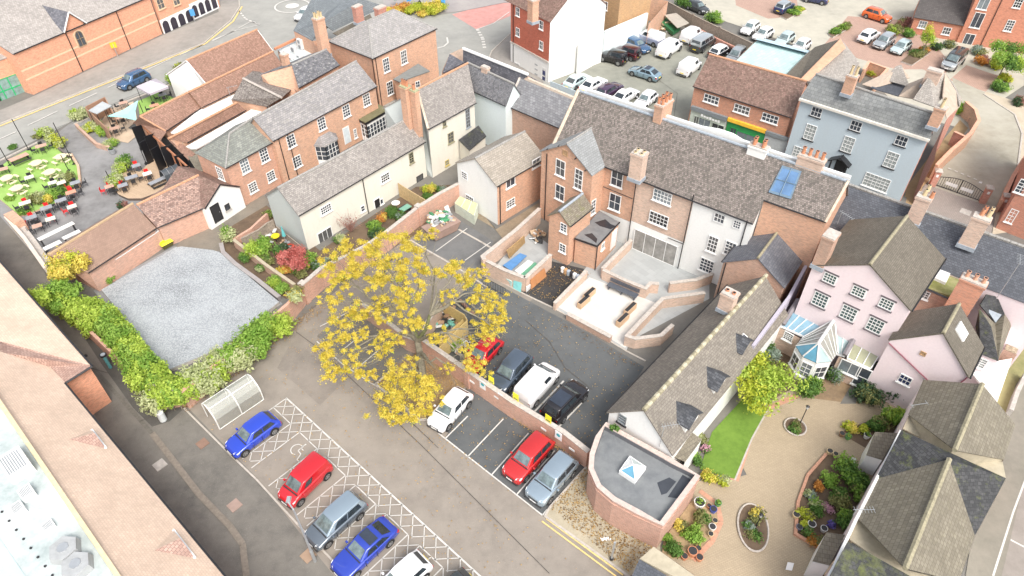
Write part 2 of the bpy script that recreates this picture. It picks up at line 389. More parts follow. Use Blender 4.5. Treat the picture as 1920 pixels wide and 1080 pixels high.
    def door(s,px,w_=.9,h_=2.05,wl=None,m=BLACK,fm=WHITE,name='door'):
        """px = centre of the door leaf"""
        o,d,n=wl or s.f;c=onplane(px[0],px[1],o,n)
        M=Matrix.Translation(c-s.O)@Matrix(((d.x,-n.x,0,0),(d.y,-n.y,0,0),(0,0,1,0),(0,0,0,1)))
        if M.to_3x3().determinant()<0:M=M@Matrix.Diagonal((-1,1,1,1))
        f=MB();x,z=w_/2,h_/2
        f.box(-x,x,-.05,.02,-z,z,m)
        for zz in(-z*.75,.1):f.box(-x*.7,x*.7,-.065,-.04,zz,zz+z*.62,m)
        do=f.build(name,uv=False);do.parent=s.r;do.matrix_local=M
        g=MB();g.box(-x-.09,-x,-.07,.02,-z,z+.09,fm);g.box(x,x+.09,-.07,.02,-z,z+.09,fm);g.box(-x,x,-.07,.02,z,z+.09,fm)
        q=g.build('frame',uv=False);q.parent=do
        k=MB();k.cyl((x*.75,-.05,0),(x*.75,-.12,0),.03,GREYM,6);k.build('handle',uv=False).parent=do
        return do
    def chim(s,px,zt,wx,wy,h,m=B_OR,pots=(2,2),ang=None,pm=TERRA,ph=.6,cap=STONE,lead=True):
        """px of the top centre of the stack at height zt"""
        p=G(*px,zt);ang=math.atan2(s.d.y,s.d.x)if ang is None else math.radians(ang)
        M=Matrix.Translation((p.x,p.y,0))@Matrix.Rotation(ang,4,'Z')
        a=MB();a.box(-wx/2,wx/2,-wy/2,wy/2,zt-h,zt-.28,m,M)
        a.box(-wx/2-.06,wx/2+.06,-wy/2-.06,wy/2+.06,zt-.28,zt-.12,m,M)
        a.box(-wx/2-.02,wx/2+.02,-wy/2-.02,wy/2+.02,zt-.12,zt,cap,M)
        if lead:a.box(-wx/2-.07,wx/2+.07,-wy/2-.07,wy/2+.07,zt-h,zt-h+.35,LEAD,M)
        for i in range(len(a.v)):a.v[i]=tuple(Vector(a.v[i])-s.O)
        co=a.build('chimney');co.parent=s.r
        for i in range(pots[0]):
            for j in range(pots[1]):
                x=(i+.5)/pots[0]*wx-wx/2;y=(j+.5)/pots[1]*wy-wy/2;k=MB()
                k.cyl((0,0,0),(0,0,ph),.15,pm,10,.12);k.cyl((0,0,ph-.1),(0,0,ph),.155,pm,10);k.cyl((0,0,ph-.02),(0,0,ph+.004),.09,DARK,8)
                q=k.build('pot',uv=False);q.parent=co;q.location=(M@Vector((x,y,zt)))-s.O
        return co
    def pipe(s,px,z1,z0=0,wl=None,m=BLACK,r=.05):
        o,d,n=wl or s.f;c=onplane(px[0],px[1],o,n)+n*.08
        s.mb('drainpipe').cyl((c.x,c.y,z0),(c.x,c.y,z1),r,m,6)
    def skylight(s,px4,z=.0,m=None,fm=WHITE,rise=.12,part='skylight',plane=None):
        """px4: four corner pixels on a roof plane (p, n)"""
        p,n=plane;q=[onplane(u,v,p,n)for u,v in px4];n=n.normalized()
        if n.z<0:n=-n
        c=sum(q,Vector())/4;a=MB();b=MB()
        a.hexa([x-s.O-n*.02 for x in q],[x-s.O+n*rise for x in q],fm)
        b.face([(c+(x-c)*.84)-s.O+n*(rise+.006)for x in q],m or GLASS)
        f=b.f[0]
        o=a.build(part);o.parent=s.r;o2=b.build('pane');o2.parent=o
        return o
    def done(s):
        for k,mb in s.parts.items():
            for i in range(len(mb.v)):mb.v[i]=tuple(Vector(mb.v[i])-s.O)
            o=mb.build(k.split('#')[0]);o.parent=s.r
            if k=='wall':
                bm=bmesh.new();bm.from_mesh(o.data);bmesh.ops.remove_doubles(bm,verts=bm.verts,dist=.001);bm.to_mesh(o.data);bm.free()
        return s.r
def planeof(a,b,c):
    a,b,c=[x if isinstance(x,Vector)else G3(x)for x in(a,b,c)]
    n=(b-a).cross(c-a).normalized();return a,(n if n.z>0 else-n)
def wallof(a,b):
    a,b=[x if isinstance(x,Vector)else G3(x)for x in(a,b)]
    d=Vector((b.x-a.x,b.y-a.y,0)).normalized();n=Vector((-d.y,d.x,0))
    if n.dot(CC-a)<0:n=-n
    return a,d,n
# ================= ground, roads, paving
A_WARM=ground_('tarmac_warm',(.215,.188,.16),(.285,.25,.21),.3,.12)
A_DARK=ground_('tarmac_dark',(.075,.082,.086),(.115,.12,.12),.2,.14,light=(.4,.38,.3))
A_MID=ground_('tarmac_mid',(.135,.13,.12),(.18,.17,.15),.25,.15)
A_ALLEY=ground_('tarmac_alley',(.11,.105,.095),(.2,.185,.16),.3,.16)
A_ROAD=ground_('tarmac_road',(.27,.27,.25),(.33,.325,.295),.15,.1)
A_PAVE=ground_('pavement',(.25,.235,.21),(.31,.285,.255),.15,.2)
A_PUB=ground_('pub_tarmac',(.15,.145,.14),(.29,.285,.28),.15,.13)
A_YARD=ground_('rear_yard',(.19,.195,.165),(.27,.27,.225),.25,.13)
A_NE=ground_('parking_pale',(.38,.36,.3),(.47,.44,.36),.1,.1)
P_PINK=paving('parking_brick_paving',(.42,.28,.22),.4,.2,stain=.3,rot=50)
P_DRIVE=paving('drive_setts',(.4,.32,.22),.24,.12,(.3,.24,.16),.012,rot=20)
P_LANE=ground_('lane',(.3,.275,.21),(.4,.375,.31),.1,.12)
P_PATIO=paving('patio_slabs',(.38,.395,.39),.9,.6,(.33,.35,.35),rot=50)
P_PATIOW=paving('patio_slabs_pale',(.6,.575,.53),.9,.6,(.62,.6,.56),rot=50,stain=.1)
GRASS_G=ground_('lawn_green',(.1,.19,.02),(.15,.25,.035),.3,.5,light=(.2,.34,.05))
TURF=ground_('artificial_turf',(.17,.33,.05),(.3,.46,.12),.15,.12,light=(.4,.6,.2),sscale=30)
SOIL=ground_('soil',(.09,.06,.04),(.16,.11,.07),.4,.5,light=(.3,.22,.12))
LITTER=ground_('leaf_littered_soil',(.2,.14,.09),(.3,.21,.12),.6,.5,light=(.5,.36,.12))
PAINT=plain('road_paint',(.58,.56,.52),.7,0,.12,6);PAINT_Y=plain('yellow_road_paint',(.72,.52,.2),.7,0,.15,6)
KERB=plain('kerb_stone',(.45,.41,.36),.85,0,.15,3)
g=MB();g.face([(-900,-300,0),(900,-300,0),(900,1500,0),(-900,1500,0)],A_MID)
tag(g.build('ground'),'grey tarmac ground of the town','ground',None,'structure')
LZ=[0.0]
def lay(name,px,m,cat='ground',label=None,dz=.0015,z=None):
    if z is None:LZ[0]+=dz;z=LZ[0]
    return sheet(name,px,z,m,cat,label)
lay('road',[(-80,330),(0,296),(68,262),(139,226),(230,190),(330,150),(470,160),(700,200),(1060,180),(1000,60),(965,-70),(440,-70),(447,12),(432,34),(380,78),(0,228),(-80,258)],A_ROAD,'road','pale grey road with mini roundabout')
lay('pavement',[(-80,262),(0,231),(382,80),(433,37),(449,12),(442,-70),(395,-70),(410,22),(305,66),(68,178),(-80,240)],A_PAVE,'pavement','pavement beside the red brick hall',z=.06)
lay('pavement',[(905,165),(908,130),(922,95),(957,62),(975,60),(1040,200),(960,210)],A_PAVE,'pavement','pavement at the foot of the white-based town house',z=.06)
lay('pavement',[(700,-70),(722,18),(800,30),(870,20),(960,2),(965,-70)],ground_('pavement_far',(.27,.25,.25),(.34,.31,.29),.1),'pavement','grey pavement beyond the roundabout',z=.06)
lay('crossing',[(848,27),(921,6),(958,5),(957,30),(893,55)],plain('red_road_surface',(.5,.25,.22),.85,0,.15,1),'road','pink-red road surface panel')
lay('pub_yard',[(140,225),(160,215),(250,250),(380,320),(390,330),(300,400),(120,470),(60,500),(0,420),(0,330)],A_PUB,'yard','dark tarmac yard of the pub garden')
lay('side_street',[(-90,300),(0,405),(100,520),(150,610),(360,770),(470,890),(625,1075),(690,1160),(430,1160),(120,690),(-90,460)],A_ALLEY,'road','dark tarmac side passage')
lay('car_park',[(350,762),(590,576),(800,420),(870,450),(905,490),(1000,560),(900,640),(1000,730),(1100,850),(1240,1010),(1235,1160),(690,1160),(480,895)],A_WARM,'car park','warm brown tarmac of the car park')
lay('footway',[(80,505),(130,590),(190,682),(250,765),(285,800),(318,790),(345,766),(290,735),(170,600),(120,550)],ground_('tarmac_nearly_black',(.07,.068,.062),(.1,.095,.085),.2,.3),'pavement','nearly black tarmac beside the hedge')  # darker tarmac sheet between the hedge and the setts
lay('tarmac_patch',[(556,622),(592,645),(660,700),(600,760),(520,690)],ground_('tarmac_patch',(.2,.175,.15),(.26,.225,.19),.3,.2),'car park','paler resurfaced patch of the car park')
lay('parking_bays',[(835,822),(1017,965),(1110,862),(885,700)],A_DARK,'parking bays','dark tarmac parking bays along the brick wall')
lay('parking_bays',[(594,630),(706,722),(770,655),(665,575)],A_MID,'parking bays','grey parking bays under the yellow tree')
lay('parking_bays',[(775,455),(905,520),(925,452),(850,405)],ground_('tarmac_wet',(.12,.12,.12),(.17,.17,.165),.15,.2),'parking bays','grey bays beside the skip')
lay('courtyard',[(838,572),(905,518),(1110,628),(1208,688),(1105,850),(875,690),(800,640)],A_DARK,'courtyard','dark tarmac courtyard behind the brick wall')
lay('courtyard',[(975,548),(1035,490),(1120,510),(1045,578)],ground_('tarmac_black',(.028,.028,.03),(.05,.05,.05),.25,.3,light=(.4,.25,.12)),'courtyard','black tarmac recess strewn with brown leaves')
lay('patio',[(1038,577),(1175,657),(1180,640),(1330,560),(1330,500),(1175,430),(1100,500)],P_PATIO,'patio','grey slab patio behind the main house')
lay('patio',[(1045,574),(1172,652),(1235,570),(1105,520)],P_PATIOW,'patio','bleached pale slab terrace')
lay('patio',[(930,500),(985,540),(1045,470),(985,425)],P_PATIO,'patio','grey slabs inside the store yard')
lay('gravel_yard',[(175,545),(300,690),(530,570),(415,465),(325,462)],ground_('gravel_yard_base',(.2,.2,.2),(.27,.27,.27),.3,.2),'yard')
lay('passage',[(385,415),(340,450),(320,480),(415,470),(430,440),(505,380),(490,360)],ground_('passage_tarmac',(.16,.145,.12),(.22,.19,.15),.3,.2),'path','brown-grey tarmac passage beside the white gable')
lay('garden_soil',[(415,435),(500,385),(600,470),(780,350),(870,345),(780,440),(565,560),(535,560),(412,475)],SOIL,'garden bed','dark soil of the cottage garden')
lay('gravel_path',[(862,372),(905,400),(960,470),(1000,430),(1015,400),(1010,380),(930,430),(880,400)],ground_('gravel_brown',(.2,.16,.11),(.28,.22,.15),.5,.4),'path','brown gravel strip beside the white cottage')
lay('rear_car_park',[(1040,170),(1020,130),(1225,30),(1250,50),(1450,100),(1300,180),(1290,260),(1250,340),(1050,300)],A_YARD,'car park','grey-green tarmac of the crowded rear car park')
lay('resident_parking',[(1250,-70),(1270,10),(1420,60),(1620,130),(1690,210),(1800,240),(1920,160),(1920,-70)],A_NE,'car park','pale tarmac of the residents parking')
lay('parking_paving',[(1590,30),(1720,40),(1790,130),(1680,130),(1540,90)],P_PINK,'parking bays','pink block paving under the parked cars')
lay('parking_paving',[(1370,-70),(1480,-70),(1500,30),(1440,35),(1380,10)],P_PINK,'parking bays','pink block paving at the far bays')
lay('parking_paving',[(1715,122),(1745,97),(1790,115),(1765,148)],P_PINK,'parking bays','empty pink paved bay beside the hatchback')
lay('parking_paving',[(1780,150),(1812,122),(1875,143),(1848,172)],P_PINK,'parking bays','empty pink paved bay beside the van')
lay('lane',[(1785,145),(1850,175),(1905,215),(1916,250),(1905,320),(1860,400),(1740,360),(1740,330),(1790,260),(1800,210)],P_LANE,'road','pale curved lane to the iron gates')
lay('lane_pavement',[(1845,175),(1850,172),(1920,195),(1990,230),(1990,420),(1860,440),(1868,395),(1908,320),(1916,250),(1903,215)],ground_('lane_pave',(.44,.37,.27),(.5,.43,.33),.1,.2),'pavement','beige pavement curving along the lane')
lay('gate_forecourt',[(1735,345),(1870,392),(1850,470),(1690,420)],paving('forecourt_setts',(.3,.26,.23),.3,.15,rot=-35),'forecourt','brown sett forecourt before the iron gates')
lay('side_lane',[(1745,290),(1800,225),(1815,240),(1760,320),(1730,350),(1715,400),(1690,400),(1700,350)],ground_('lane_mud',(.3,.2,.1),(.38,.26,.14),.3,.3),'path','brown side lane beside the blue house')
lay('front_street',[(1250,345),(1290,225),(1380,260),(1700,370),(1690,440),(1560,400)],A_MID,'road','street in front of the blue house')
lay('driveway',[(1290,900),(1350,905),(1400,890),(1385,860),(1420,740),(1480,705),(1700,755),(1720,800),(1600,1010),(1560,1150),(1250,1150),(1240,1040)],P_DRIVE,'driveway','buff block paved driveway')
lay('paving_edge',[(1368,898),(1385,903),(1412,820),(1440,770),(1500,745),(1490,738),(1430,765),(1400,822)],plain('red_paver',(.5,.27,.18),.85,0,.2,5),'paving','red brick edging of the lawn')
lay('lawn',[(1400,740),(1440,765),(1410,820),(1378,898),(1312,880),(1335,810)],GRASS_G,'lawn','bright green lawn')
lay('garden_soil',[(1440,640),(1490,660),(1500,720),(1430,760),(1395,730)],SOIL,'garden bed')
lay('garden_soil',[(1490,720),(1580,705),(1700,720),(1700,752),(1600,757),(1510,745)],LITTER,'garden bed','mulched bed before the conservatory')
lay('garden_path',[(1600,715),(1575,757),(1605,757),(1612,722)],A_MID,'path','grey path to the conservatory door')
lay('garden_soil',[(1575,812),(1600,800),(1640,785),(1700,770),(1700,830),(1640,850)],SOIL,'garden bed','dark bed beside the porch')
lay('right_lane',[(1860,760),(1920,700),(1990,720),(1990,1150),(1800,1150)],ground_('right_path',(.2,.185,.15),(.25,.225,.185),.2,.2),'path','grey-brown path on the right')
lay('right_verge',[(1865,760),(1882,700),(1903,655),(1918,600),(1990,600),(1905,720),(1885,780)],ground_('verge',(.25,.24,.1),(.34,.3,.14),.3,.3),'verge','mossy verge beside the pale roof')
lay('right_parking',[(1925,880),(1990,890),(1990,1150),(1862,1150)],ground_('right_tarmac',(.24,.21,.185),(.3,.265,.235),.2,.2),'car park','pale tarmac in the right corner')
lay('gravel_verge',[(1022,967),(1030,952),(1105,868),(1240,1015),(1230,1075),(1180,1079)],ground_('leafy_concrete',(.33,.29,.21),(.42,.37,.27),.75,.25,light=(.2,.15,.08),sscale=9),'verge','speckled concrete apron strewn with leaves',z=.1)
lay('tree_bed',[(704,720),(738,690),(800,650),(888,712),(800,785),(786,786),(745,750)],LITTER,'tree bed','leaf-littered bed at the foot of the yellow tree',z=.1)
# kerbs as real steps
def strip(name,px,wd,m,z=.006,z0=None,label=None,cat='marking',dash=None,kind='structure',closed=False):
    P_=[G(u,v,z)for u,v in px];mb=MB()
    if closed:P_.append(P_[0])
    segs=list(zip(P_[:-1],P_[1:]))
    if dash:
        out=[]
        for a,b in segs:
            L=(b-a).length;t=0
            while t<L:out.append((a+(b-a)*(t/L),a+(b-a)*(min(L,t+dash[0])/L)));t+=dash[0]+dash[1]
        segs=out
    for a,b in segs:
        d=(b-a);d.z=0
        if d.length<.01:continue
        d.normalize();n=Vector((-d.y,d.x,0))*wd/2;e=d*(wd*.15 if not dash and z0 is not None else 0)
        q=[a-n-e,b-n+e,b+n+e,a+n-e]
        if z0 is None:mb.face(q,m)
        else:mb.hexa([Vector((p.x,p.y,z0))for p in q],q,m)
    return tag(mb.build(name),label,cat,None,kind)
MZ=.26
KB=[('pavement kerb of the hall side',[(-80,262),(0,231),(382,80),(433,37),(449,12),(442,-70)],.15,.12),
 ('kerb of the far house corner',[(905,165),(908,130),(922,95),(957,62)],.15,.12),
 ('kerb of the speckled apron',[(1182,1082),(1022,967),(1030,952),(1102,872)],.16,.14),
 ('kerb of the tree bed',[(800,785),(786,786),(745,750),(704,720),(738,690)],.18,.16),
 ('pale edge between passage and car park',[(345,765),(425,845),(480,898),(560,985),(625,1052),(690,1130)],.13,.09),
 ('pale kerb of the road south side',[(-80,338),(0,300),(70,266)],.22,.12),('kerb by the pub planter',[(139,232),(230,192),(330,153)],.22,.12),
 ('curved kerb of the lane pavement',[(1845,176),(1903,214),(1917,250),(1908,320),(1868,395)],.2,.12),
 ('channel line across the bays',[(860,430),(905,455),(930,470)],.2,.05),('kerb between bays and car park',[(770,450),(800,468),(850,497),(912,537)],.18,.06),
 ('drain channel along the patio',[(930,523),(985,552),(1040,578),(1110,618),(1175,658),(1210,676)],.14,.05),('brick edge of the lawn bed',[(1378,900),(1410,822),(1440,768)],.12,.05)]
for lb,px,wd,z in KB:strip('kerb',px,wd,KERB,z,0,lb,'kerb')
def mark(lb,px,wd=.1,m=PAINT,**k):return strip('road_marking',px,wd,m,k.pop('z',MZ),None,lb,'marking',**k)
MZ=.24
# the markings lie a few mm above the highest ground layer
LAYTOP=LZ[0]+.003;MZ=LAYTOP
mark('white front line of the wall-side bays',[(822,812),(1017,966)])
for i,(a,b)in enumerate([((835,822),(877,780)),((877,856),(944,785)),((922,890),(991,812)),((969,927),(1040,845)),((1017,966),(1026,955))]):
    mark(['first','second','third','fourth','last'][i]+' white divider of the wall-side bays',[a,b])
mark('edge line of the bays under the tree',[(594,640),(645,685),(702,722)]);
for i,(a,b)in enumerate([((600,612),(654,585)),((641,657),(680,626)),((668,692),(717,650))]):mark('bay divider under the tree '+['by the trunk','in the middle','farthest out'][i],[a,b])
mark('white divider of the empty bay by the skip',[(817,471),(876,428)]);mark('white divider of the bay by the store wall',[(872,488),(920,454)])
mark('white line beside the black car',[(1003,771),(1057,714)],.14);mark('white line beyond the black car',[(1048,800),(1100,745)],.14);mark('white line beside the white van',[(960,741),(985,715)],.14)
for o in(0,.28):
    a=[(1016,977),(1160,1084)];q=[G(*p)for p in a]
    strip('road_marking',a if o==0 else[(1024,972),(1168,1078)],.1,PAINT_Y,MZ,None,['outer','inner'][o>0]+' line of the double yellow lines','marking')
mark('double yellow line beside the hall',[(-80,268),(0,236),(300,116),(385,82),(437,40),(454,12)],.25,PAINT_Y)
for i,(a,b)in enumerate([((0,260),(30,247)),((52,235),(108,208)),((130,198),(182,174)),((202,164),(217,157)),((275,131),(320,110)),((337,103),(380,84)),((397,76),(438,58))]):
    mark('dash %s of the road centre line'%['outermost left','near the left edge','left of the driving car','in front of the driving car','behind the driving car','beyond the driving car','nearest the junction'][i],[a,b],.16)
mark('give way line at the junction',[(448,20),(460,35),(487,46)],.3,dash=(.6,.4));mark('outline of the hatched island',[(400,76),(438,58),(487,46),(470,40),(447,53)],.14)
mark('broken give way line of the far junction',[(895,55),(905,72),(909,92)],.5,dash=(.5,.45));mark('white edge line by the pink surface',[(893,55),(925,44),(955,22)],.14)
mark('turning arrow on the road',[(838,70),(840,80),(832,87),(820,90)],.25)
mark('white dotted line before the gates',[(1778,315),(1842,341)],.16,dash=(.35,.35),z=.16)
mark('white line in the right car park',[(1895,1012),(1935,1033)],.12)
mark('white edging of the right path',[(1930,880),(1900,960),(1862,1080)],.12)
SEAM=plain('tarmac_seam',(.09,.08,.07),.9,0,.3,2)
for lb,px in(('dark joint running down the middle of the car park',[(555,622),(600,655),(690,740),(790,835),(900,945),(1030,1075)]),('fine joint across the car park by the bays',[(700,728),(780,800),(822,840)]),('dark joint across the side passage',[(205,700),(170,690)]),('joint between old and new tarmac in the passage',[(262,790),(300,775),(345,765)]),('curving crack in the courtyard tarmac',[(985,600),(1030,640),(1060,690),(1110,730)]),('joint line in the rear car park',[(1235,150),(1270,175),(1262,230)]),('joint line in the road',[(60,260),(200,200),(340,140),(440,85)])):
    mark(lb,px,.05,SEAM)
def ring(lb,c,r,wd,m=PAINT,a0=0,a1=360,n=40,hole=True):
    o=G(*c,MZ);mb=MB()
    for k in range(n):
        t0=math.radians(a0+(a1-a0)*k/n);t1=math.radians(a0+(a1-a0)*(k+1)/n)
        mb.face([o+Vector((math.cos(t),math.sin(t),0))*q for t,q in((t0,r),(t1,r),(t1,r-wd),(t0,r-wd))][::-1],m)
    return tag(mb.build('road_marking'),lb,'marking',None,'structure')
ring('outer ring of the mini roundabout',(548,11),2.9,.25);ring('pale disc of the mini roundabout',(548,11),1.1,1.0,plain('worn_paint',(.58,.56,.52),.8))
# hatched walkway round the disabled bays, in the car park's own grid (u along the line, w across)
O_=G(537.5,747.5);E1=G(860,1044)-O_;U_=E1.normalized();V_=Vector((-U_.y,U_.x,0))
if V_.dot(G(470,800)-O_)<0:V_=-V_
def uv_(u,v):p=G(u,v)-O_;return p.dot(U_),p.dot(V_)
def pline(mb,a,b,wd=.08):
    a=O_+U_*a[0]+V_*a[1];b=O_+U_*b[0]+V_*b[1];d=(b-a).normalized();n=Vector((-d.y,d.x,0))*wd/2;z=Vector((0,0,MZ))
    mb.face([a-n+z,b-n+z,b+n+z,a+n+z],PAINT)
# unit: one bay + one strip repeats along u
wB=uv_(512,764)[1];bays=[];mb=MB()
u0=0.15;k0=uv_(545.5,795)[0];k1=uv_(562.5,811)[0];k2=uv_(594.5,842.5)[0];k3=uv_(614,860)[0]
per=k2-k0;gap=k1-k0;dep=uv_(458,864)[1]
pline(mb,(-.05,0),(26,0),.12);pline(mb,(0,0),(0,dep*.9))
for j in range(6):
    s0=k0+per*j;e0=s0+gap;b0=(s0-per+gap)if j else 0
    pline(mb,(b0,wB),(s0,wB));pline(mb,(s0,wB),(s0,dep));pline(mb,(e0,wB),(e0,dep))
st=gap*.98
def clipd(mb,x0,x1,y0,y1,sgn,step,ph):
    c=-35*step
    while c<60:
        pts=[];t=c+ph
        for(x,y)in((x0,(x0-t)*sgn),(x1,(x1-t)*sgn)):
            if y0-1e-6<=y<=y1+1e-6:pts.append((x,y))
        for y in(y0,y1):
            x=t+y*sgn
            if x0-1e-6<=x<=x1+1e-6:pts.append((x,y))
        pts=sorted(set((round(a,3),round(b,3))for a,b in pts))
        if len(pts)>=2 and(Vector(pts[0])-Vector(pts[-1])).length>.2:pline(mb,pts[0],pts[-1],.06)
        c+=step
clipd(mb,0,26,0,wB,1,st,0);clipd(mb,0,26,0,wB,-1,st,0)
for j in range(6):
    s0=k0+per*j;clipd(mb,s0,s0+gap,wB,dep*.95,1,st,s0);clipd(mb,s0,s0+gap,wB,dep*.95,-1,st,s0)
tag(mb.build('road_marking'),'white cross-hatched walkway around the disabled bays','marking',None,'structure')
def wheelchair(lb,c,s=1.0):
    o=G(*c,MZ);mb=MB()
    def seg(a,b,wd=.075):
        a=o+(U_*a[0]+V_*-a[1])*s;b=o+(U_*b[0]+V_*-b[1])*s;d=(b-a).normalized();n=Vector((-d.y,d.x,0))*wd/2;mb.face([a-n,b-n,b+n,a+n],PAINT)
    for k in range(14):
        t0=math.radians(60+250*k/14);t1=math.radians(60+250*(k+1)/14);seg((-.1+.55*math.cos(t0),.1+.55*math.sin(t0)),(-.1+.55*math.cos(t1),.1+.55*math.sin(t1)))
    for a,b in(((.05,.85),(.1,.1)),((.1,.1),(.6,.05)),((.6,.05),(.85,-.55)),((.85,-.55),(1.1,-.5)),((.05,.45),(.45,.45))):seg(a,b)
    seg((0,.95),(.12,.95),.14)
    return tag(mb.build('road_marking'),lb,'marking',None,'structure')
wheelchair('white wheelchair symbol in the empty disabled bay',(556,845),.8);wheelchair('wheelchair symbol partly under the white car',(790,1060),.8)
for c,m,lb,s in[((380,832),plain('rusty_cover',(.24,.15,.11),.9),'square rusty drain cover on the passage',.75),((300,872),CONC,'pale square access cover by the long building',.8),((440,948),plain('pink_paint',(.33,.24,.2),.9),'pink square patch by the kerb',.8),((578,1042),plain('orange_patch',(.33,.23,.16),.9),'orange patch beside the lamp post foot',.8),((160,668),DARK,'dark drain by the roof corner',.3),((1838,343),WHITE,'white plate on the lane',.3),((1716,398),CONC,'pale slab by the dark roof',.9),((1810,398),CONC,'pale slab on the forecourt',1.)]:
    p=G(*c);mb=MB();M=Matrix.Translation((p.x,p.y,0))@Matrix.Rotation(math.radians(50),4,'Z')
    mb.box(-s/2,s/2,-s/2,s/2,0,LAYTOP+.002,m,M);mb.box(-s*.38,s*.38,-s*.38,s*.38,LAYTOP+.003,LAYTOP+.006,m,M)
    tag(mb.build('access_cover'),lb,'drain cover')
strip('kerb_strip',[(285,812),(330,870),(372,925),(430,985),(455,1020),(462,1080),(460,1130)],.42,plain('pale_setts',(.22,.19,.155),.9,0,.2,5),MZ,None,'pale strip of setts down the side passage','paving')
strip('kerb_strip',[(175,690),(215,735),(285,812)],.3,plain('grey_setts',(.15,.14,.12),.9,0,.2,5),MZ,None,'grey strip of setts beside the hedge','paving')
# ================= buildings
ALL={}
# ---- main three-storey house
b=Bld('town_house','long three-storey brick and white house with dark mottled tile roof',(1300,420,8));ALL['main']=b
a0=G(1132,312,8);b0=G(1412,420,8);pd=(b0-a0).normalized();pn=Vector((-pd.y,pd.x,0))
rA=G(1087,168,12.2);rB=G(1590,343,12.2);hh=((rA-a0).dot(pn)+(rB-a0).dot(pn))/2
x0=(rA-a0).dot(pd);x1=(rB-a0).dot(pd);rA=a0+pd*x0+pn*hh;rA.z=12.2;rB=a0+pd*x1+pn*hh;rB.z=12.2
pl,pln=planeof(a0,b0,rA);e0=a0+pd*x0
S=onplane(1432,376,pl,pln);T=onplane(1549,417,pl,pln)
b.d,b.n=pd,pn
b.slab([e0,b0,S,T,rB,rA],T_MAIN,.12);b.slab([rA,rB,rB+pn*hh+Vector((0,0,-4.2)),rA+pn*hh+Vector((0,0,-4.2))],T_MAIN,.12)
dz=Vector((0,0,-.12));i_=pn*.15
b.wall([e0+dz,G(1192,336,8)+dz],B_OR);w1=G(1192,336,8)+dz
def onw(u,v,o=a0,n=pn):return onplane(u,v,o+n*.1,n)
pA=onw(1192,336);pB=onw(1299,380);pC=b0.copy()
b.parts.clear();b.slab([e0,b0,S,T,rB,rA],T_MAIN,.12);b.slab([rA+pn*hh+Vector((0,0,-4.2)),rB+pn*hh+Vector((0,0,-4.2)),rB,rA],T_MAIN,.12)
def seg(p,q,z0_,z1_,m,o=.12,part='wall'):
    p=Vector((p.x,p.y,0))+pn*o;q=Vector((q.x,q.y,0))+pn*o
    b.mb(part).face([(p.x,p.y,z0_),(q.x,q.y,z0_),(q.x,q.y,z1_),(p.x,p.y,z1_)],m)
seg(e0,pA,2.9,7.98,B_OR);seg(e0,pA,0,2.9,R_WH,.1);seg(pA,pB,3.1,7.98,B_PALE);seg(pA,pB,0,3.1,R_WH,.1);seg(pB,pC,0,7.98,R_WH,.1)
# setback part at the right end: side wall and back wall of the higher eave
S0=Vector((S.x,S.y,0));T0=Vector((T.x,T.y,0));C0=Vector((b0.x,b0.y,0))
W=b.mb('wall');q=pn*.1
W.face([C0-pd*.1+q,S0-pd*.1+q,Vector((S.x,S.y,S.z-.12))-pd*.1+q,Vector((b0.x,b0.y,7.9))-pd*.1+q],R_WH)
W.face([S0+q,T0+q,Vector((T.x,T.y,T.z-.12))+q,Vector((S.x,S.y,S.z-.12))+q],B_OR)
Tn=T0-pd*.12;Rn=Vector((rB.x,rB.y,0))-pd*.12;Fn=Rn+pn*hh
W.face([Tn+q,Rn,Fn,Vector((Fn.x,Fn.y,8)),Vector((Rn.x,Rn.y,12.05)),Vector((Tn.x,Tn.y,T.z-.1))+q],B_OR)
Ln=Vector((e0.x,e0.y,0))+pd*.12;Rl=Vector((rA.x,rA.y,0))+pd*.12;Fl=Rl+pn*hh
W.face([Fl,Rl,Ln,Vector((Ln.x,Ln.y,7.9)),Vector((Rl.x,Rl.y,12.05)),Vector((Fl.x,Fl.y,8))],B_OLD)
# verge copings, ridge, pale front parapet with its curved top
vg=plain('verge_stone',(.5,.42,.33),.85,0,.25,4)
b.mb('verge').cyl(T-pd*.1,rB-pd*.1+Vector((0,0,.05)),.16,vg,4);b.mb('verge#2').cyl(e0+Vector((0,0,.05)),rA+Vector((0,0,.1)),.2,vg,4)
b.mb('ridge').tube([rA,rB],.14,LEAD,7);b.mb('gutter').cyl(e0-pn*.05,b0-pn*.05,.07,BLACK,6);b.mb('gutter').cyl(S,T,.07,BLACK,6)
def rp(u): # point on ridge line seen at pixel column u
    best=min((abs(_c),t)for t in[k/400 for k in range(401)]for _c in[((lambda p:PX+FOC*(p-CC).dot(RT)/(p-CC).dot(FW))(rA+(rB-rA)*t)-u)])
    return rA+(rB-rA)*best[1]
fr=[rp(u)+pn*.5 for u in(1095,1180,1255,1310,1340,1366,1385,1450,1590)];fz=[.12,.12,.12,.15,.4,.4,.15,.1,.1]
for p,q_,z1_,z2_ in zip(fr[:-1],fr[1:],fz[:-1],fz[1:]):
    lo=[p,q_,q_+pn*.3,p+pn*.3];b.mb('parapet').hexa([x+Vector((0,0,-.9))for x in lo],[p+Vector((0,0,z1_)),q_+Vector((0,0,z2_)),q_+pn*.3+Vector((0,0,z2_)),p+pn*.3+Vector((0,0,z1_))],R_WH)
b.f=(a0+pn*.11,pd,-pn)
b.win((1157,335),1.25,1.7,None,2,2);b.win((1153,379),1.25,1.85,None,2,2)
b.win((1242,369),1.85,1.25,None,5,3);b.win((1235,411),1.95,1.3,None,5,3)
fw_=b.win((1227,464),4.6,2.5,None,4,1,name='glazed_doors',gm=plain('patio_glass',(.28,.27,.25),.15,0,.4,1.));
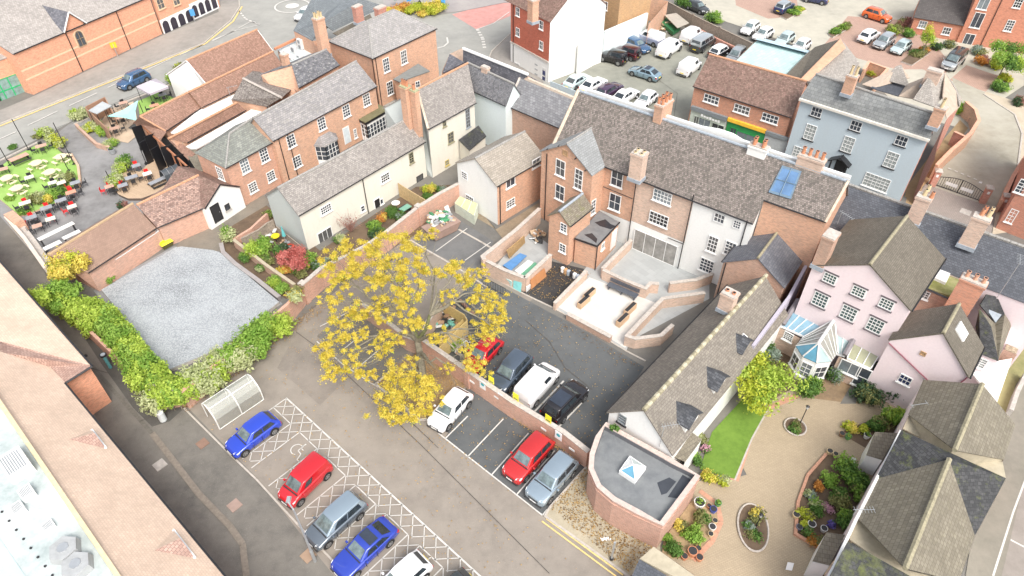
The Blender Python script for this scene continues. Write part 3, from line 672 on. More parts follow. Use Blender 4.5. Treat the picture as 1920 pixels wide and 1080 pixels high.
b.win((1349,409),1.0,.95,None,3,2,sill=False);b.win((1382,421),.7,.85,None,3,3,sill=False);b.win((1336,458),.95,1.75,None,3,4);b.win((1369,466),1.0,1.5,None,3,4);b.win((1325,498),1.35,1.5,None,4,4)
for px,z1_ in(((1193,345),8.4),((1297,385),8.6),((1397,430),8.1)):b.pipe(px,z1_)
b.mb('drainpipe').cyl(*[onw(u,v)-pn*.1 for u,v in((1132,349),(1187,372))],.04,BLACK,5);b.mb('drainpipe').cyl(*[onw(u,v)-pn*.1 for u,v in((1253,445),(1283,457))],.04,BLACK,5)
b.chim((1200,285),11.2,1.2,1.0,2.9,B_PALE,(2,2),pm=BUFF,ph=.12)
b.chim((1246,190),13.6,1.9,.8,3.2,B_OR,(3,2),ang=50,lead=False);b.chim((1424,272),12.8,1.6,.7,1.6,R_WH,(2,2),lead=False);b.chim((1524,293),13.2,2.1,.7,3,B_PALE,(4,1),lead=False)
b.skylight([(1467,311),(1503,322),(1483,374),(1441,361)],m=plain('skylight_glass',(.1,.2,.36),.12,0,.3,1,1),fm=plain('skylight_frame',(.13,.2,.27),.5),plane=(pl,pln),rise=.15)
for k_,(u0,v0,u1,v1)in enumerate(((1484,317,1462,367),(1454,336,1493,348))):
    p,q_=onplane(u0,v0,pl,pln)+pln*.18,onplane(u1,v1,pl,pln)+pln*.18;b.mb('skylight_bar').cyl(p,q_,.05,plain('skylight_frame',(.13,.2,.27),.5),4)
b.done()
# ---- brick gable wing of the main house
b=Bld('gable_wing','brick gable-fronted wing with pale slate roof and sash windows',(1060,380));ALL['wing']=b
wa=G(1011,283,8);wb=G(1111,330,8);b.d=(wb-wa).normalized();b.n=Vector((-b.d.y,b.d.x,0));L_=(wb-wa).length
ap=wa+b.d*L_/2;ap.z=10.1;re_=onplane(1116,219,pl+pln*.05,pln);re_=ap+b.n*((re_-ap).dot(b.n));
T_SLG=tile('tile_slate_wing',(.27,.28,.28),(.31,.32,.32),(.36,.36,.33),.25,.3,.22,.08)
vr=onplane(1132,310,pl+pln*.03,pln);dl=(vr-wb).dot(b.n)
b.slab([wb,wb+b.n*dl,re_,ap],T_SLG,.1);b.slab([ap,re_,wa+b.n*4.5,wa],T_SLG,.1)
i=b.d*.15;zc=7.95;m_=b.n*.2
A_,B_=Vector((wa.x,wa.y,0))+i+m_,Vector((wb.x,wb.y,0))-i+m_
W=b.mb('wall');Z=lambda p,z:Vector((p.x,p.y,z))
W.face([A_,B_,Z(B_,zc+.1),Z(ap+m_,9.98),Z(A_,zc+.1)],B_OR);W.face([B_,B_+b.n*dl,Z(B_+b.n*dl,zc+.1),Z(B_,zc+.1)],B_OR);W.face([A_+b.n*5,A_,Z(A_,zc+.1),Z(A_+b.n*5,zc+.1)],B_OR)
b.mb('ridge').tube([ap,re_],.1,RIDGE_GR,6);b.f=(A_,b.d,-b.n);b.rr=(B_,b.n,b.d)
for u,v in((1029,278),(1050,272),(1081,296),(1100,318)):
    p=onplane(u,v,A_,b.n);b.mb('bracket').cyl(p,p-b.n*.3,.06,DARK,4)
b.win((1051,315),1.15,1.8,None,2,2);b.win((1050,361),1.15,1.75,None,2,2);b.win((1085,336),.95,2.2,None,2,4);b.win((1112,388),.7,1.7,b.rr,2,4)
b.win((1060,287),.6,.6,None,1,1,m=plain('plywood',(.42,.27,.15),.8),sill=False,gm=plain('plywood',(.42,.27,.15),.8),name='board_panel');b.pipe((1024,350),8,0);b.done()
# ---- stair turret and flat-roofed outshot
b=Bld('stair_turret','small brick gabled turret attached to a flat roofed brick outshot',(1060,480));ALL['turret']=b
ta=G(1026,404,4.9);tb=G(1069,425,4.9);d=(tb-ta).normalized();n=Vector((-d.y,d.x,0));L_=(tb-ta).length
b.gable(ta+n*2.6+Vector((0,0,0)),ta,4.9,L_/2,0,5.95,B_OR,T_BRN2,ridge=LEAD,flip=1)if False else None
tt=tile('tile_mossy',(.2,.17,.13),(.25,.22,.17),(.42,.38,.25),.6,.2,.16,.2,.3)
dlen=(G(1102,385,4.9)-tb).dot(n)
b.gable(tb,tb+n*dlen,4.9,L_/2,0,6.0,B_OR,tt,ridge=LEAD,gut=True,z0=0)
fl=(Z(tb,0)-d*.15+n*.15,d,-n)
b.win((1057,427),.75,1.0,(Z(ta,0)+n*.15,d,-n),2,3);b.win((1055,465),.75,1.0,(Z(ta,0)+n*.15,d,-n),2,3)
FR=ground_('flat_roof_felt',(.16,.165,.17),(.22,.22,.22),.15,.5)
zf=3.0;c1,c2,c3,c4=G(1077,447,zf),G(1120,462,zf),G(1162,417,zf),G(1124,395,zf)
b.slab([c1,c2,c3,c4],FR,.15);ins=[p+(sum([c1,c2,c3,c4],Vector())/4-p)*.05 for p in(c1,c2,c3,c4)]
b.wall([Z(p,zf-.14)for p in(ins[3],ins[0],ins[1],ins[2])],B_OR)
b.mb('fascia').tube([c1,c2,c3],.08,BLACK,4);wl=wallof(ins[1],ins[2]);b.win((1130,461),.6,.8,wl,2,1);b.door((1150,449),.85,2.1,wl,WHITE);b.pipe((1119,480),3,0,wallof(ins[0],ins[1]))
pud=[[(1115,417),(1135,411),(1145,420),(1155,424),(1145,430),(1125,424)],[(1095,440),(1110,437),(1120,448),(1118,456),(1108,448)]]
for pp in pud:b.mb('puddle').face([G(u,v,zf+.006)for u,v in pp][::-1],plain('wet_felt',(.035,.035,.04),.15))
b.done()
# ---- flat-roofed brick store behind the kitchen: slate-roofed outbuilding of the main house on the right
b=Bld('slate_outbuilding','brick outbuilding under a dark slate gable roof against the main house',(1440,500));ALL['slateout']=b
sa=G(1353,491,5.0);ap0=(1421,484)
bA,bB=G(1456,540,5.0),None
T_SLD=tile('tile_slate_dark',(.13,.135,.155),(.16,.165,.185),(.3,.3,.27),.35,.3,.22,.1)
d=pd;n=pn;Wd=2*((onplane(1421,484,sa,pn)-sa).dot(pd));apz=onplane(1421,484,sa,pn).z
Ln_=(G(1477,419,apz)-sa).dot(pn)
ra_=sa+pd*(Wd/2);ra_.z=apz
b.slab([sa,ra_,ra_+pn*Ln_,sa+pn*Ln_],T_SLD);b.slab([ra_,sa+pd*Wd,sa+pd*Wd+pn*Ln_,ra_+pn*Ln_],T_SLD)
W=b.mb('wall');j=pn*.12;s0=Z(sa,0)+j+pd*.12;s1=Z(sa+pd*Wd,0)+j-pd*.12
W.face([s0,s1,Z(s1,5),Z(ra_+j,apz-.1),Z(s0,5)],B_OLD);W.face([s1,s1+pn*Ln_,Z(s1+pn*Ln_,5),Z(s1,5)],B_OR);W.face([s0+pn*Ln_,s0,Z(s0,5),Z(s0+pn*Ln_,5)],B_OLD)
b.mb('ridge').tube([ra_,ra_+pn*Ln_],.12,RIDGE_CR,6);b.mb('gutter').cyl(sa,sa+pn*Ln_,.06,BLACK,5);b.d,b.n=pd,pn;b.f=(s0,pd,-pn);b.pipe((1357,510),5)
b.done()
# ---- long single storey range with dormers (right of the courtyard)
b=Bld('long_cottage','long white-gabled range with brown tile roof and three tiled dormers',(1200,790));ALL['long']=b
T_LONG=tile('tile_long',(.215,.19,.16),(.24,.215,.18),(.44,.4,.31),.45,.24,.2,.15)
A1=G(1137,773,3.5);e=G(1400,505,3.5)
la,lb2=G(1137,773,3.5),G(1262,855,3.5);d_=(lb2-la).normalized();nn=Vector((-d_.y,d_.x,0));Lw=(lb2-la).length
apx=onplane(1206,768,la,nn);apz=apx.z
Lr=(G(1405,503,apz)-la).dot(nn)
# order so that the roof body lies to the left of A->B
b.gable(la+nn*Lr,la,3.5,Lw/2,0,apz,R_WH,T_LONG,ml=R_WH,mrt=R_WH,ridge=None,z0=0,gut=True)
rdg=la+d_*(Lw/2);rdg.z=apz+.02;k=0;RM=[plain('ridge_cream',0),plain('ridge_cream_pale',(.46,.42,.3),.85,0,.3,5)]
while k*.45<Lr:b.mb('ridge').cyl(rdg+nn*(k*.45),rdg+nn*(k*.45+.43),.17,RM[k%2],7);k+=1
b.f=(Z(la,0)+nn*.15,d_,-nn);b.d,b.n=d_,nn
b.win((1167,786),.7,1.0,None,1,3,m=GREYM,sm=BLACK)
rpl,rpn=planeof(rdg,Z(lb2,3.5),Z(lb2+nn*3,3.5));zr_=(apz-3.5)/(Lw/2)
DT=tile('dormer_tile',(.06,.065,.075),(.1,.105,.115),(.25,.25,.25),.3,.3,.18,.3)
def dormer(b,px,wd,z,dm=DT,gl=True,k=''):
    """px: eave-side top corner; small gabled dormer facing outward (d_ direction) on the right slope"""
    c=G(*px,z);y=(c-Z(la,0)).dot(nn);x=(c-Z(la,0)).dot(d_);B0=Z(la,0)+nn*y+d_*x
    zt=z;zp=z+wd*.42;xin=lambda zz:(apz-zz)/zr_+Lw/2 # distance along d_ where roof reaches height zz
    fx=x;f1,f2=B0-nn*wd/2,B0+nn*wd/2;rr=Z(la,0)+nn*y
    apf=Z(B0+d_*.25,zp);apb=Z(rr+d_*(xin(zp)),zp)
    for s_,q_ in((-1,f1),(1,f2)):
        p0=Z(q_+d_*.25+nn*(s_*.12),zt-.05);p1=Z(Z(la,0)+nn*(y+s_*(wd/2+.12))+d_*xin(zt-.05),zt-.05)
        b.mb('dormer_roof'+k).hexa([v_-Vector((0,0,.08))for v_ in((p0,apf,apb,p1)if s_>0 else(p0,p1,apb,apf))],[v_ for v_ in((p0,apf,apb,p1)if s_>0 else(p0,p1,apb,apf))],dm)
    zb_=apz-(x-Lw/2)*zr_
    b.mb('dormer'+k).face([Z(f1,zb_-.1),Z(f2,zb_-.1),Z(f2,zt),Z(B0,zp-.1),Z(f1,zt)],R_WH)
    for q_ in(f1,f2):b.mb('dormer'+k).face([Z(q_,zb_-.1),Z(q_,zt),Z(q_-d_*(x-xin(zt)),zt)],R_WH)
    b.win((0,0),wd*.7,(zt-zb_)*.8,None,2,2)if False else None
for px in((1398,648),(1352,716),(1300,785)):dormer(b,px,1.7,4.55,k='#%d'%px[0])
b.skylight([(1392,625),(1400,632),(1390,646),(1385,638)],plane=(rpl,rpn))
b.chim((1370,548),7.6,1.1,.9,2.0,B_PALE,(2,1),ph=.15,pm=TERRA,ang=math.degrees(math.atan2(d_.y,d_.x)))
b.slab([G(1262,856,2.3),G(1285,866,2.3),G(1316,824,2.3),G(1290,805,3.2)],T_OLIVE,.1,'porch_roof')
b.wall([(1284,866,2.2),(1315,825,2.2)],R_WH);b.done()
# ---- curved brick single storey with flat roof and pyramid rooflight
b=Bld('curved_annexe','curved red brick annexe with flat grey roof behind a stone-coped parapet',(1200,900));ALL['curved']=b
zc=3.2;arc=[(1136,792),(1118,818),(1107,850),(1105,878),(1120,912),(1150,938),(1195,962),(1243,985)]
ring_=[G(u,v,zc)for u,v in arc]+[G(1312,892,zc),G(1262,862,zc),G(1245,852,zc)]
B_CUR=brick('brick_curved',(.46,.24,.17),(.55,.47,.4),.15);Wm=b.mb('wall');cn=sum(ring_,Vector())/len(ring_)
inn=[]
for k in range(len(ring_)):
    p,q_=ring_[k-1],ring_[(k+1)%len(ring_)];t=(q_-p).normalized();nv=Vector((-t.y,t.x,0))
    if nv.dot(cn-ring_[k])<0:nv=-nv
    inn.append(ring_[k]+nv*.3)
for k in range(len(ring_)):
    j_=(k+1)%len(ring_);a_,c_,ai,ci=ring_[k],ring_[j_],inn[k],inn[j_]
    out=[Z(a_,0),Z(c_,0),Z(c_,zc-.08),Z(a_,zc-.08)];Wm.face(out,B_CUR);Wm.face([Z(ci,zc-.6),Z(ai,zc-.6),Z(ai,zc-.08),Z(ci,zc-.08)],plain('parapet_inner',(.12,.12,.13),.7))
    o1=(a_-ai)*.18;o2=(c_-ci)*.18;b.mb('coping').hexa([Z(a_+o1,zc-.08),Z(c_+o2,zc-.08),Z(ci,zc-.08),Z(ai,zc-.08)],[Z(a_+o1,zc),Z(c_+o2,zc),Z(ci,zc),Z(ai,zc)],plain('coping_pinkish',(.52,.42,.37),.85,0,.15,4))
    oo=(a_-ai).normalized()*.07,(c_-ci).normalized()*.07
    b.mb('string_course').hexa([Z(a_+oo[0],zc-.5),Z(c_+oo[1],zc-.5),Z(c_,zc-.5),Z(a_,zc-.5)],[Z(a_+oo[0],zc-.38),Z(c_+oo[1],zc-.38),Z(c_,zc-.38),Z(a_,zc-.38)],B_CUR)
FR2=ground_('flat_roof_grey',(.14,.15,.16),(.21,.22,.22),.1,.35,wet=.5)
b.mb('flat_roof').face([Z(p,zc-.5)for p in inn],FR2)
for pp in([(1232,905),(1255,895),(1268,903),(1250,925),(1240,928)],[(1252,932),(1280,890),(1300,902),(1275,935)]):b.mb('puddle').face([G(u,v,zc-.494)for u,v in pp],plain('dark_wet',(.05,.055,.065),.25))
c=[G(u,v,zc-.1)for u,v in((1181,854),(1212,875),(1191,902),(1161,882))];base=[Z(p,zc-.5)for p in c]
b.mb('rooflight').hexa([Z(p,zc-.5)for p in c],c,WHITE);tp=sum(c,Vector())/4;tp.z=zc+.35
cc=[p+(Z(tp,p.z)-p)*.1+Vector((0,0,.02))for p in c]
for k in range(4):b.mb('rooflight_pane').face([cc[k],cc[(k+1)%4],tp],[plain('sky_glass_pale',(.5,.56,.54),.1),WHITE,plain('sky_glass_blue',(.12,.3,.42),.1),WHITE][k]);b.mb('rooflight').cyl(cc[k],tp,.04,WHITE,4)
wl=wallof(ring_[7],ring_[8]);b.win((1258,970),.9,.5,wl,2,1)if False else None
b.done()
# ---- white cottage with brick flank
b=Bld('white_cottage','white gabled cottage with brick side wall and pale tile roof',(900,380));ALL['wcot']=b
a_=G(932,350,4.9);c_=G(853,305,4.9);d_=(a_-c_).normalized();nn=Vector((-d_.y,d_.x,0));Lw=(a_-c_).length
apx=onplane(889,296,c_,nn);Lr=(G(1008,288,4.9)-a_).dot(nn)
T_COT=tile('tile_cottage',(.33,.29,.24),(.37,.33,.28),(.5,.45,.34),.5,.26,.22,.12)
b.gable(a_,a_+nn*Lr,4.9,Lw/2,0,apx.z,B_OR,T_COT,ml=R_WH,ridge=RIDGE_GR)
wf=(Z(c_,0)+nn*.15,d_,-nn)
b.win((871,329),.85,.9,wf,3,3,sill=False);b.win((881,373),1.2,.8,wf,4,2,sill=False);b.win((957,342),1.3,1.0,b.f,2,1);b.win((957,381),1.25,1.0,b.f,3,3);b.win((1005,305),1.2,1.0,b.f,2,1);b.pipe((937,390),4.8);b.done()
# ---- long cream barn-like house
b=Bld('cream_cottage','long rendered cream cottage with pinkish grey tile roof',(650,420));ALL['barn']=b
b.gable((560,405),(798,266),4.4,(520,352),(765,222),6.4,R_CR,T_BARN,ml=R_GR,ridge=RIDGE_GR)
b.win((611,392),1.3,.9,None,5,3,sill=True);b.win((610,443),1.75,1.6,None,3,1);b.win((680,391),.55,.75,None,1,2);b.door((708,387),.7,1.9,None,BLACK);b.win((715,378),.5,.7,None,1,1)
b.win((722,333),1.2,1.0,None,4,3);b.win((771,296),.65,1.3,None,2,4,m=plain('olive_frame',(.3,.28,.18),.6));b.win((787,334),1.0,.8,None,2,1,m=DARK)
b.pipe((685,370),4.4,0);b.done()
# ---- taller cream range beyond
b=Bld('cream_house','taller cream rendered house with gritty brown-grey roof and tall brick chimney',(850,250));ALL['cream2']=b
b.gable(G(803,243,6.2),G(893,193,6.2),6.2,G(782,167,8.8),G(877,118,8.8),8.8,R_CR,T_BARN,ml=R_GR,ridge=RIDGE_OR)
b.mb('verge').cyl(b.a+Vector((0,0,.08)),b.ra+Vector((0,0,.12)),.17,plain('verge_stone',(.5,.42,.33)),4)
b.win((833,231),.5,.8,None,2,2,m=plain('olive_frame',(.3,.28,.18),.6));b.win((845,258),.9,1.3,None,2,3,m=plain('olive_frame',(.3,.28,.18),.6));b.win((877,222),.7,2.3,None,2,5,m=plain('grey_frame',(.3,.33,.35),.6));b.win((838,305),.6,.7,None,2,2,m=plain('ochre_frame',(.5,.4,.15),.6))
b.chim((759,160),10.5,.8,.9,6.5,B_OR,(1,3),pm=TERRA,lead=False,cap=plain('mossy_cap',(.35,.36,.22),.9));b.chim((776,168),10.2,.6,.8,5.5,B_OR,(1,1),pm=TERRA,lead=False,cap=plain('mossy_cap',(.35,.36,.22),.9));b.done()
# ---- pale blue house X with double pile roof
b=Bld('pale_house','pale blue-white rendered house with twin slate roofs',(920,220));ALL['X']=b
T_X=tile('tile_x',(.15,.15,.16),(.2,.2,.21),(.33,.31,.27),.4,.2,.16,.3)
b.gable(G(880,168,6.3),G(948,199,6.3),6.3,G(877,117,8.4),G(964,157,8.4),8.4,R_PB,T_X,ridge=RIDGE_GR,far=True)
b.wall([(898,178,6.2),(948,198,6.2)],R_PB)if False else None
f0=G(868,92,8.2);f1=G(990,141,8.2);g0=b.fa+Vector((0,0,0));
v0,v1=G(868,118,6.6),G(968,160,6.6)
b.slab([v0,v1,f1,f0],T_SLATE);b.mb('parapet').cyl(f0+Vector((0,0,.1)),f1+Vector((0,0,.1)),.18,WHITE,4);bk=Vector((b.n.x,b.n.y,0))*2;b.slab([f0,f1,f1+bk-Vector((0,0,1.5)),f0+bk-Vector((0,0,1.5))],T_SLATE)
b.wall([Z(f1+bk,6.6),Z(f1,8.1),Z(v1,6.5)],B_PALE)
sl0,sl1,sl2=G(843,101,7.6),G(870,117,7.6),G(829,137,5.8)
b.slab([sl0,sl1,G(862,134,6.2),sl2],T_SLATE);b.wall([(843,101,7.4),(828,136,5.7),(860,136,5.7)],B_OR);b.wall([(843,101,7.4),(872,88,7.4)],B_PALE)
b.chim((910,124),8.9,.9,.5,2.,B_PALE,(0,0));b.done()
# ---- brick house Y with slate roof
b=Bld('slate_roofed_house','low brick house under a clean grey slate roof with stone verges',(1000,250));ALL['Y']=b
b.gable(G(951,199,5.6),G(1062,246,5.6),5.6,G(975,146,7.6),G(1085,192,7.6),7.6,B_OLD,T_SLTL2 if False else tile('tile_slate_y',(.2,.2,.21),(.25,.25,.255),(.36,.35,.33),.3,.36,.28,.15),ridge=None)
b.mb('parapet').cyl(b.ra+b.n*.3,b.rb+b.n*.3,.25,plain('parapet_pinkish',(.6,.5,.4),.85),4);b.mb('verge').cyl(b.a,b.ra,.16,STONE,4);b.done()
b=Bld('porch','dark tiled lean-to porch in the corner of the pale house',(880,290),'porch')
b.slab([(860,262,3.0),(880,282,3.),(912,255,3.),(897,235,3.8)],T_DARK);b.wall([(861,262,2.9),(880,280,2.9),(910,256,2.9)],R_CR);b.done()
# ---- long Georgian brick house
b=Bld('georgian_house','long orange brick house with sash windows and pale slate roof',(600,240));ALL['lbh']=b
b.gable(G(512,265,5.6),G(707,162,5.6),5.6,G(474,221,7.7),G(668,114,7.7),7.7,B_OR,T_SLTL,ridge=RIDGE_GR)
b.win((480+262/4,1040/4+4),1.1,1.5,None,3,4);b.win((603,232),1.1,1.5,None,3,4);b.win((649,208),1.1,1.5,None,3,4);b.win((687,187),1.1,1.5,None,3,4);b.win((557,303),1.1,1.4,None,3,4)
b.door((650,254),.8,2.0,None,plain('pale_door',(.6,.66,.68)));b.win((666,250),.45,1.2,None,2,4)
for px in((548,290),(532,300)):b.pipe(px,5.6)
# bay window
bc=onplane(612,275,*[b.f[0],b.f[2]]);BM=Matrix.Translation(Vector((bc.x,bc.y,0)))@Matrix(((b.d.x,-b.n.x*-1,0,0),(b.d.y,-b.n.y*-1,0,0),(0,0,1,0),(0,0,0,1)))
pts=[(-1.5,0),(-.9,-1.0),(.9,-1.0),(1.5,0)];LB=[BM@Vector((x,y,0))for x,y in pts]
for p,q_,nx in zip(LB[:-1],LB[1:],(2,4,2)):
    for z0_,z1_,m in((0,.7,WHITE),(.7,2.4,GLASS),(2.4,2.6,WHITE)):b.mb('bay_window').face([Z(p,z0_),Z(q_,z0_),Z(q_,z1_),Z(p,z1_)],m)
    for k in range(nx+1):t=p+(q_-p)*(k/nx);b.mb('bay_frame').cyl(Z(t,.7),Z(t,2.4),.045,WHITE,4)
    for z_ in(1.25,1.8):b.mb('bay_frame').cyl(Z(p,z_),Z(q_,z_),.035,WHITE,4)
tb_=[BM@Vector((x,y,3.3))for x,y in((-.8,0),(.8,0))];eb=[BM@Vector((x*1.12,y*1.12,2.6))for x,y in pts]
for f_ in([eb[0],eb[1],tb_[0]],[eb[1],eb[2],tb_[1],tb_[0]],[eb[2],eb[3],tb_[1]]):b.slab(f_,T_SLTL,.05,'bay_roof')
# flat-roofed porch with glazed front
q4=[G(u,v,2.8)for u,v in((667,220),(685,230),(728,205),(710,195))];b.slab(q4,ground_('mossy_felt',(.14,.13,.07),(.2,.19,.1),.2,.5),.06,'porch_roof')
b.slab([p-Vector((0,0,.07))for p in q4],BLACK,.3,'porch_fascia');ct=sum(q4,Vector())/4
qi=[p+(ct-p)*.08 for p in q4]
for p,q_,nx in((qi[0],qi[1],3),(qi[1],qi[2],7)):
    for z0_,z1_,m in((0,.6,WHITE),(.6,2.1,GLASS),(2.1,2.45,WHITE)):b.mb('porch_wall').face([Z(p,z0_),Z(q_,z0_),Z(q_,z1_),Z(p,z1_)],m)
    for k in range(nx+1):t=p+(q_-p)*(k/nx);b.mb('porch_frame').cyl(Z(t,.0),Z(t,2.4),.06,WHITE,4)
    for z_ in(1.1,1.6):b.mb('porch_frame').cyl(Z(p,z_),Z(q_,z_),.035,WHITE,4)
for px in((670,320),(679,313)):b.win((497+4*(px[0]-670)/9,1),.4,.4)if False else None
b.done()
b=Bld('hipped_house_end','hipped slate end block of pinkish brick with tall sash windows',(470,330));ALL['lbh2']=b
b.gable(G(423,316,5.2),G(512,267,5.2),5.2,G(395,268,6.9),G(472,222,6.9),6.9,brick('brick_pinkish',(.55,.27,.17)),tile('tile_slate_green',(.2,.21,.19),(.25,.26,.23),(.42,.4,.3),.5,.3,.22,.15),hipa=2.3,ridge=RIDGE_GR)
b.win((459,311),1.05,1.55,None,3,4);b.win((495,291),1.05,1.55,None,3,4);b.win((474,351),1.05,1.2,None,3,4);b.win((508,330),1.05,1.2,None,3,4);b.win((413,325),1.0,1.5,b.l,3,4);b.done()
# ---- hipped square house
b=Bld('hipped_house','square orange brick house with hipped pale slate roof',(760,130));ALL['sq']=b
ze_=6.6;n0,l0,r0=G(699,111,ze_),G(626,73,ze_),G(820,54,ze_);dd=(r0-n0).normalized();d2=Vector((-dd.y,dd.x,0));Lx=(r0-n0).length;Ly=(l0-n0).dot(d2)
P4=[n0,n0+dd*Lx,n0+dd*Lx+d2*Ly,n0+d2*Ly];hr=Ly/2;zr_=9.2;q0,q1=Z(n0+dd*hr*.85+d2*hr,zr_),Z(n0+dd*(Lx-hr*.85)+d2*hr,zr_)
T_SQ=tile('tile_slate_square',(.3,.29,.28),(.36,.34,.33),(.5,.46,.38),.5,.32,.24,.1)
for f_ in([P4[0],P4[1],q1,q0],[P4[1],P4[2],q1],[P4[2],P4[3],q0,q1],[P4[3],P4[0],q0]):b.slab(f_,T_SQ)
cc_=sum(P4,Vector())/4;PI=[Z(p,0)+(Z(cc_,0)-Z(p,0)).normalized()*.25 for p in P4]
for p,q_ in((0,1),(1,2),(2,3),(3,0)):b.mb('wall').face([PI[p],PI[q_],Z(PI[q_],ze_-.08),Z(PI[p],ze_-.08)],B_OR)
for p,q_ in((P4[0],q0),(P4[3],q0),(P4[1],q1),(P4[2],q1),(q0,q1)):b.mb('ridge').cyl(p,q_,.1,RIDGE_GR,5)
b.mb('gutter').tube([P4[3],P4[0],P4[1]],.07,BLACK,5);b.d,b.n=dd,d2;b.f=wallof(PI[0],PI[1]);wl2=wallof(PI[3],PI[0])
b.win((724,122),1.05,1.8,None,3,4);b.win((757,107),1.05,1.8,None,3,4);b.win((731,165),1.05,1.8,None,3,4);b.pipe((706,130),6.5);b.pipe((702,135),6.5,0,wl2)
b.chim((596,32),10.5,1.2,.9,5,B_OR,(2,2),pm=BUFF);b.chim((712,12),9.6,1.4,.8,2.4,B_RED,(0,0));b.chim((669,10),9.6,1.2,.7,2.4,B_RED,(0,0))
q4=[G(u,v,3.6)for u,v in((737,148),(748,153),(806,133),(784,119))];b.slab(q4,plain('grey_felt_roof',(.2,.21,.2),.8,0,.15,2),.12,'outshot_roof')
ct=sum(q4,Vector())/4;qi=[p+(ct-p)*.06 for p in q4];b.wall([Z(p,3.5)for p in(qi[0],qi[1],qi[2],qi[3])],B_OR,part='outshot_wall');wl=wallof(qi[1],qi[2]);b.win((783,158),.7,.9,wl,2,2)
b.done()
# ---- dark slate roofed house at the junction (top), low slate roof, flat roof with plant
b=Bld('corner_house','corner house with broad dark slate roof beside the roundabout',(620,60));ALL['corner']=b
T_CS=tile('tile_corner_slate',(.17,.19,.2),(.2,.22,.23),(.3,.32,.32),.3,.32,.24,.08)
b.slab([(550,57,5.5),(586,76,5.5),(604,43,7.3),(680,-2,8.),(660,-20,8),(590,-12,8)],T_CS,part='roof');b.slab([(624,62,6.2),(694,26,6.2),(700,38,5.6),(640,70,5.6)],T_OLIVE2)
b.slab([(604,43,7.3),(680,-2,8.),(722,12,6.2),(624,58,6.0)],T_CS)
b.wall([(551,58,5.4),(585,77,5.4),(600,95,5.2),(632,122,4.6)],B_OR);b.wall([(585,77,5.4),(640,70,5.4)],B_OR);b.done()
b=Bld('lichened_roof_house','small brick house with white lichened slate roof',(600,150));ALL['lich']=b
b.gable(G(560,165,5.6),G(637,122,5.6),5.6,G(547,121,6.7),G(612,92,6.7),6.7,B_OR,tile('tile_lichen',(.12,.12,.13),(.16,.16,.17),(.62,.6,.56),1.0,.3,.22,.2),ridge=RIDGE_GR)
b.chim((532,100),7.6,.7,.7,3,B_OR,(0,0));b.wall([(515,141,4.2),(550,165,4.2),(558,172,4.2)],B_OR);b.done()
b=Bld('plant_roof','flat pale roof carrying air conditioning units',(560,90));b.slab([(520,92,3.4),(568,68,3.4),(592,100,3.4),(548,122,3.4)],plain('pale_roof_membrane',(.55,.6,.6),.6),.2)
b.wall([(520,92,3.2),(548,122,3.2),(592,100,3.2)],B_OR);b.mb('parapet').cyl(G(515,92,3.9),G(570,66,3.9),.2,TERRA,4);b.done()
# ---- pub: brown tiled ranges
def simple(nm,lb,at,*a,**k):x=Bld(nm,lb,at);x.gable(*a,**k);x.done();return x
simple('pub_range','brown tiled range with white gable nearest the road',(430,110),G(392,164,3.2),G(513,97,3.2),3.2,G(349,113,5.6),G(482,55,5.6),5.6,B_OR,T_BRN,ml=R_WH,ridge=RIDGE_OR,barge=WHITE)
simple('pub_range','brown tiled range with orange ridge in the middle of the pub roofs',(440,160),G(378,202,3.2),G(533,126,3.2),3.2,G(354,172,4.9),G(512,96,4.9),4.9,B_OR,T_BRN,ridge=RIDGE_OR)
simple('pub_range','brown tiled hipped range end above the turquoise sail',(310,220),G(311,246,3.0),G(376,203,3.0),3.0,G(262,218,4.7),G(352,173,4.7),4.7,B_OR,T_BRN,ridge=RIDGE_OR,hipa=.01)
simple('pub_range','narrow brown tiled range between two white flat roofs',(390,230),G(351,268,3.1),G(461,207,3.1),3.1,G(315,260,4.4),G(444,192,4.4),4.4,B_OR,T_BRN,ridge=RIDGE_OR)
b=Bld('tiled_cross_gable','dark brown tiled cross gable behind the Georgian house',(480,170));T_DB=tile('tile_grit',(.2,.17,.15),(.3,.27,.24),(.45,.4,.35),.6,.16,.14,.4)
b.slab([(434,187,3.8),(500,200,3.8),(528,183,5.4),(456,147,5.4)],T_DB);b.slab([(456,147,5.4),(528,183,5.4),(550,165,3.8),(478,130,3.8)],T_DB);b.wall([(434,187,3.7),(499,200,3.7)],B_OR);b.mb('verge').tube([G(456,147,5.5),G(528,183,5.5)],.15,STONE,5);b.done()
MEM=plain('white_roof_membrane',(.82,.8,.76),.6,0,.06)
for lb,px,z in(('white flat roof strip between the upper pub ranges',[(320,248),(375,205),(440,172),(455,180),(440,192),(350,250)],2.9),('long white flat roof strip beside the Georgian house',[(346,276),(480,200),(500,190),(505,198),(476,220),(365,279)],2.9),('pale blue flat roof with a dark lantern behind the Georgian house',[(476,165),(510,140),(558,168),(528,182)],3.3)):
    b=Bld('flat_roof_extension',lb,px[0]);P_=[(u,v,z)for u,v in px];b.slab(P_,MEM if 'white' in lb else plain('pale_blue_membrane',(.5,.58,.58),.6),.2);b.wall([(u,v,z-.15)for u,v in px]+[(px[0][0],px[0][1],z-.15)],B_OR);b.done()
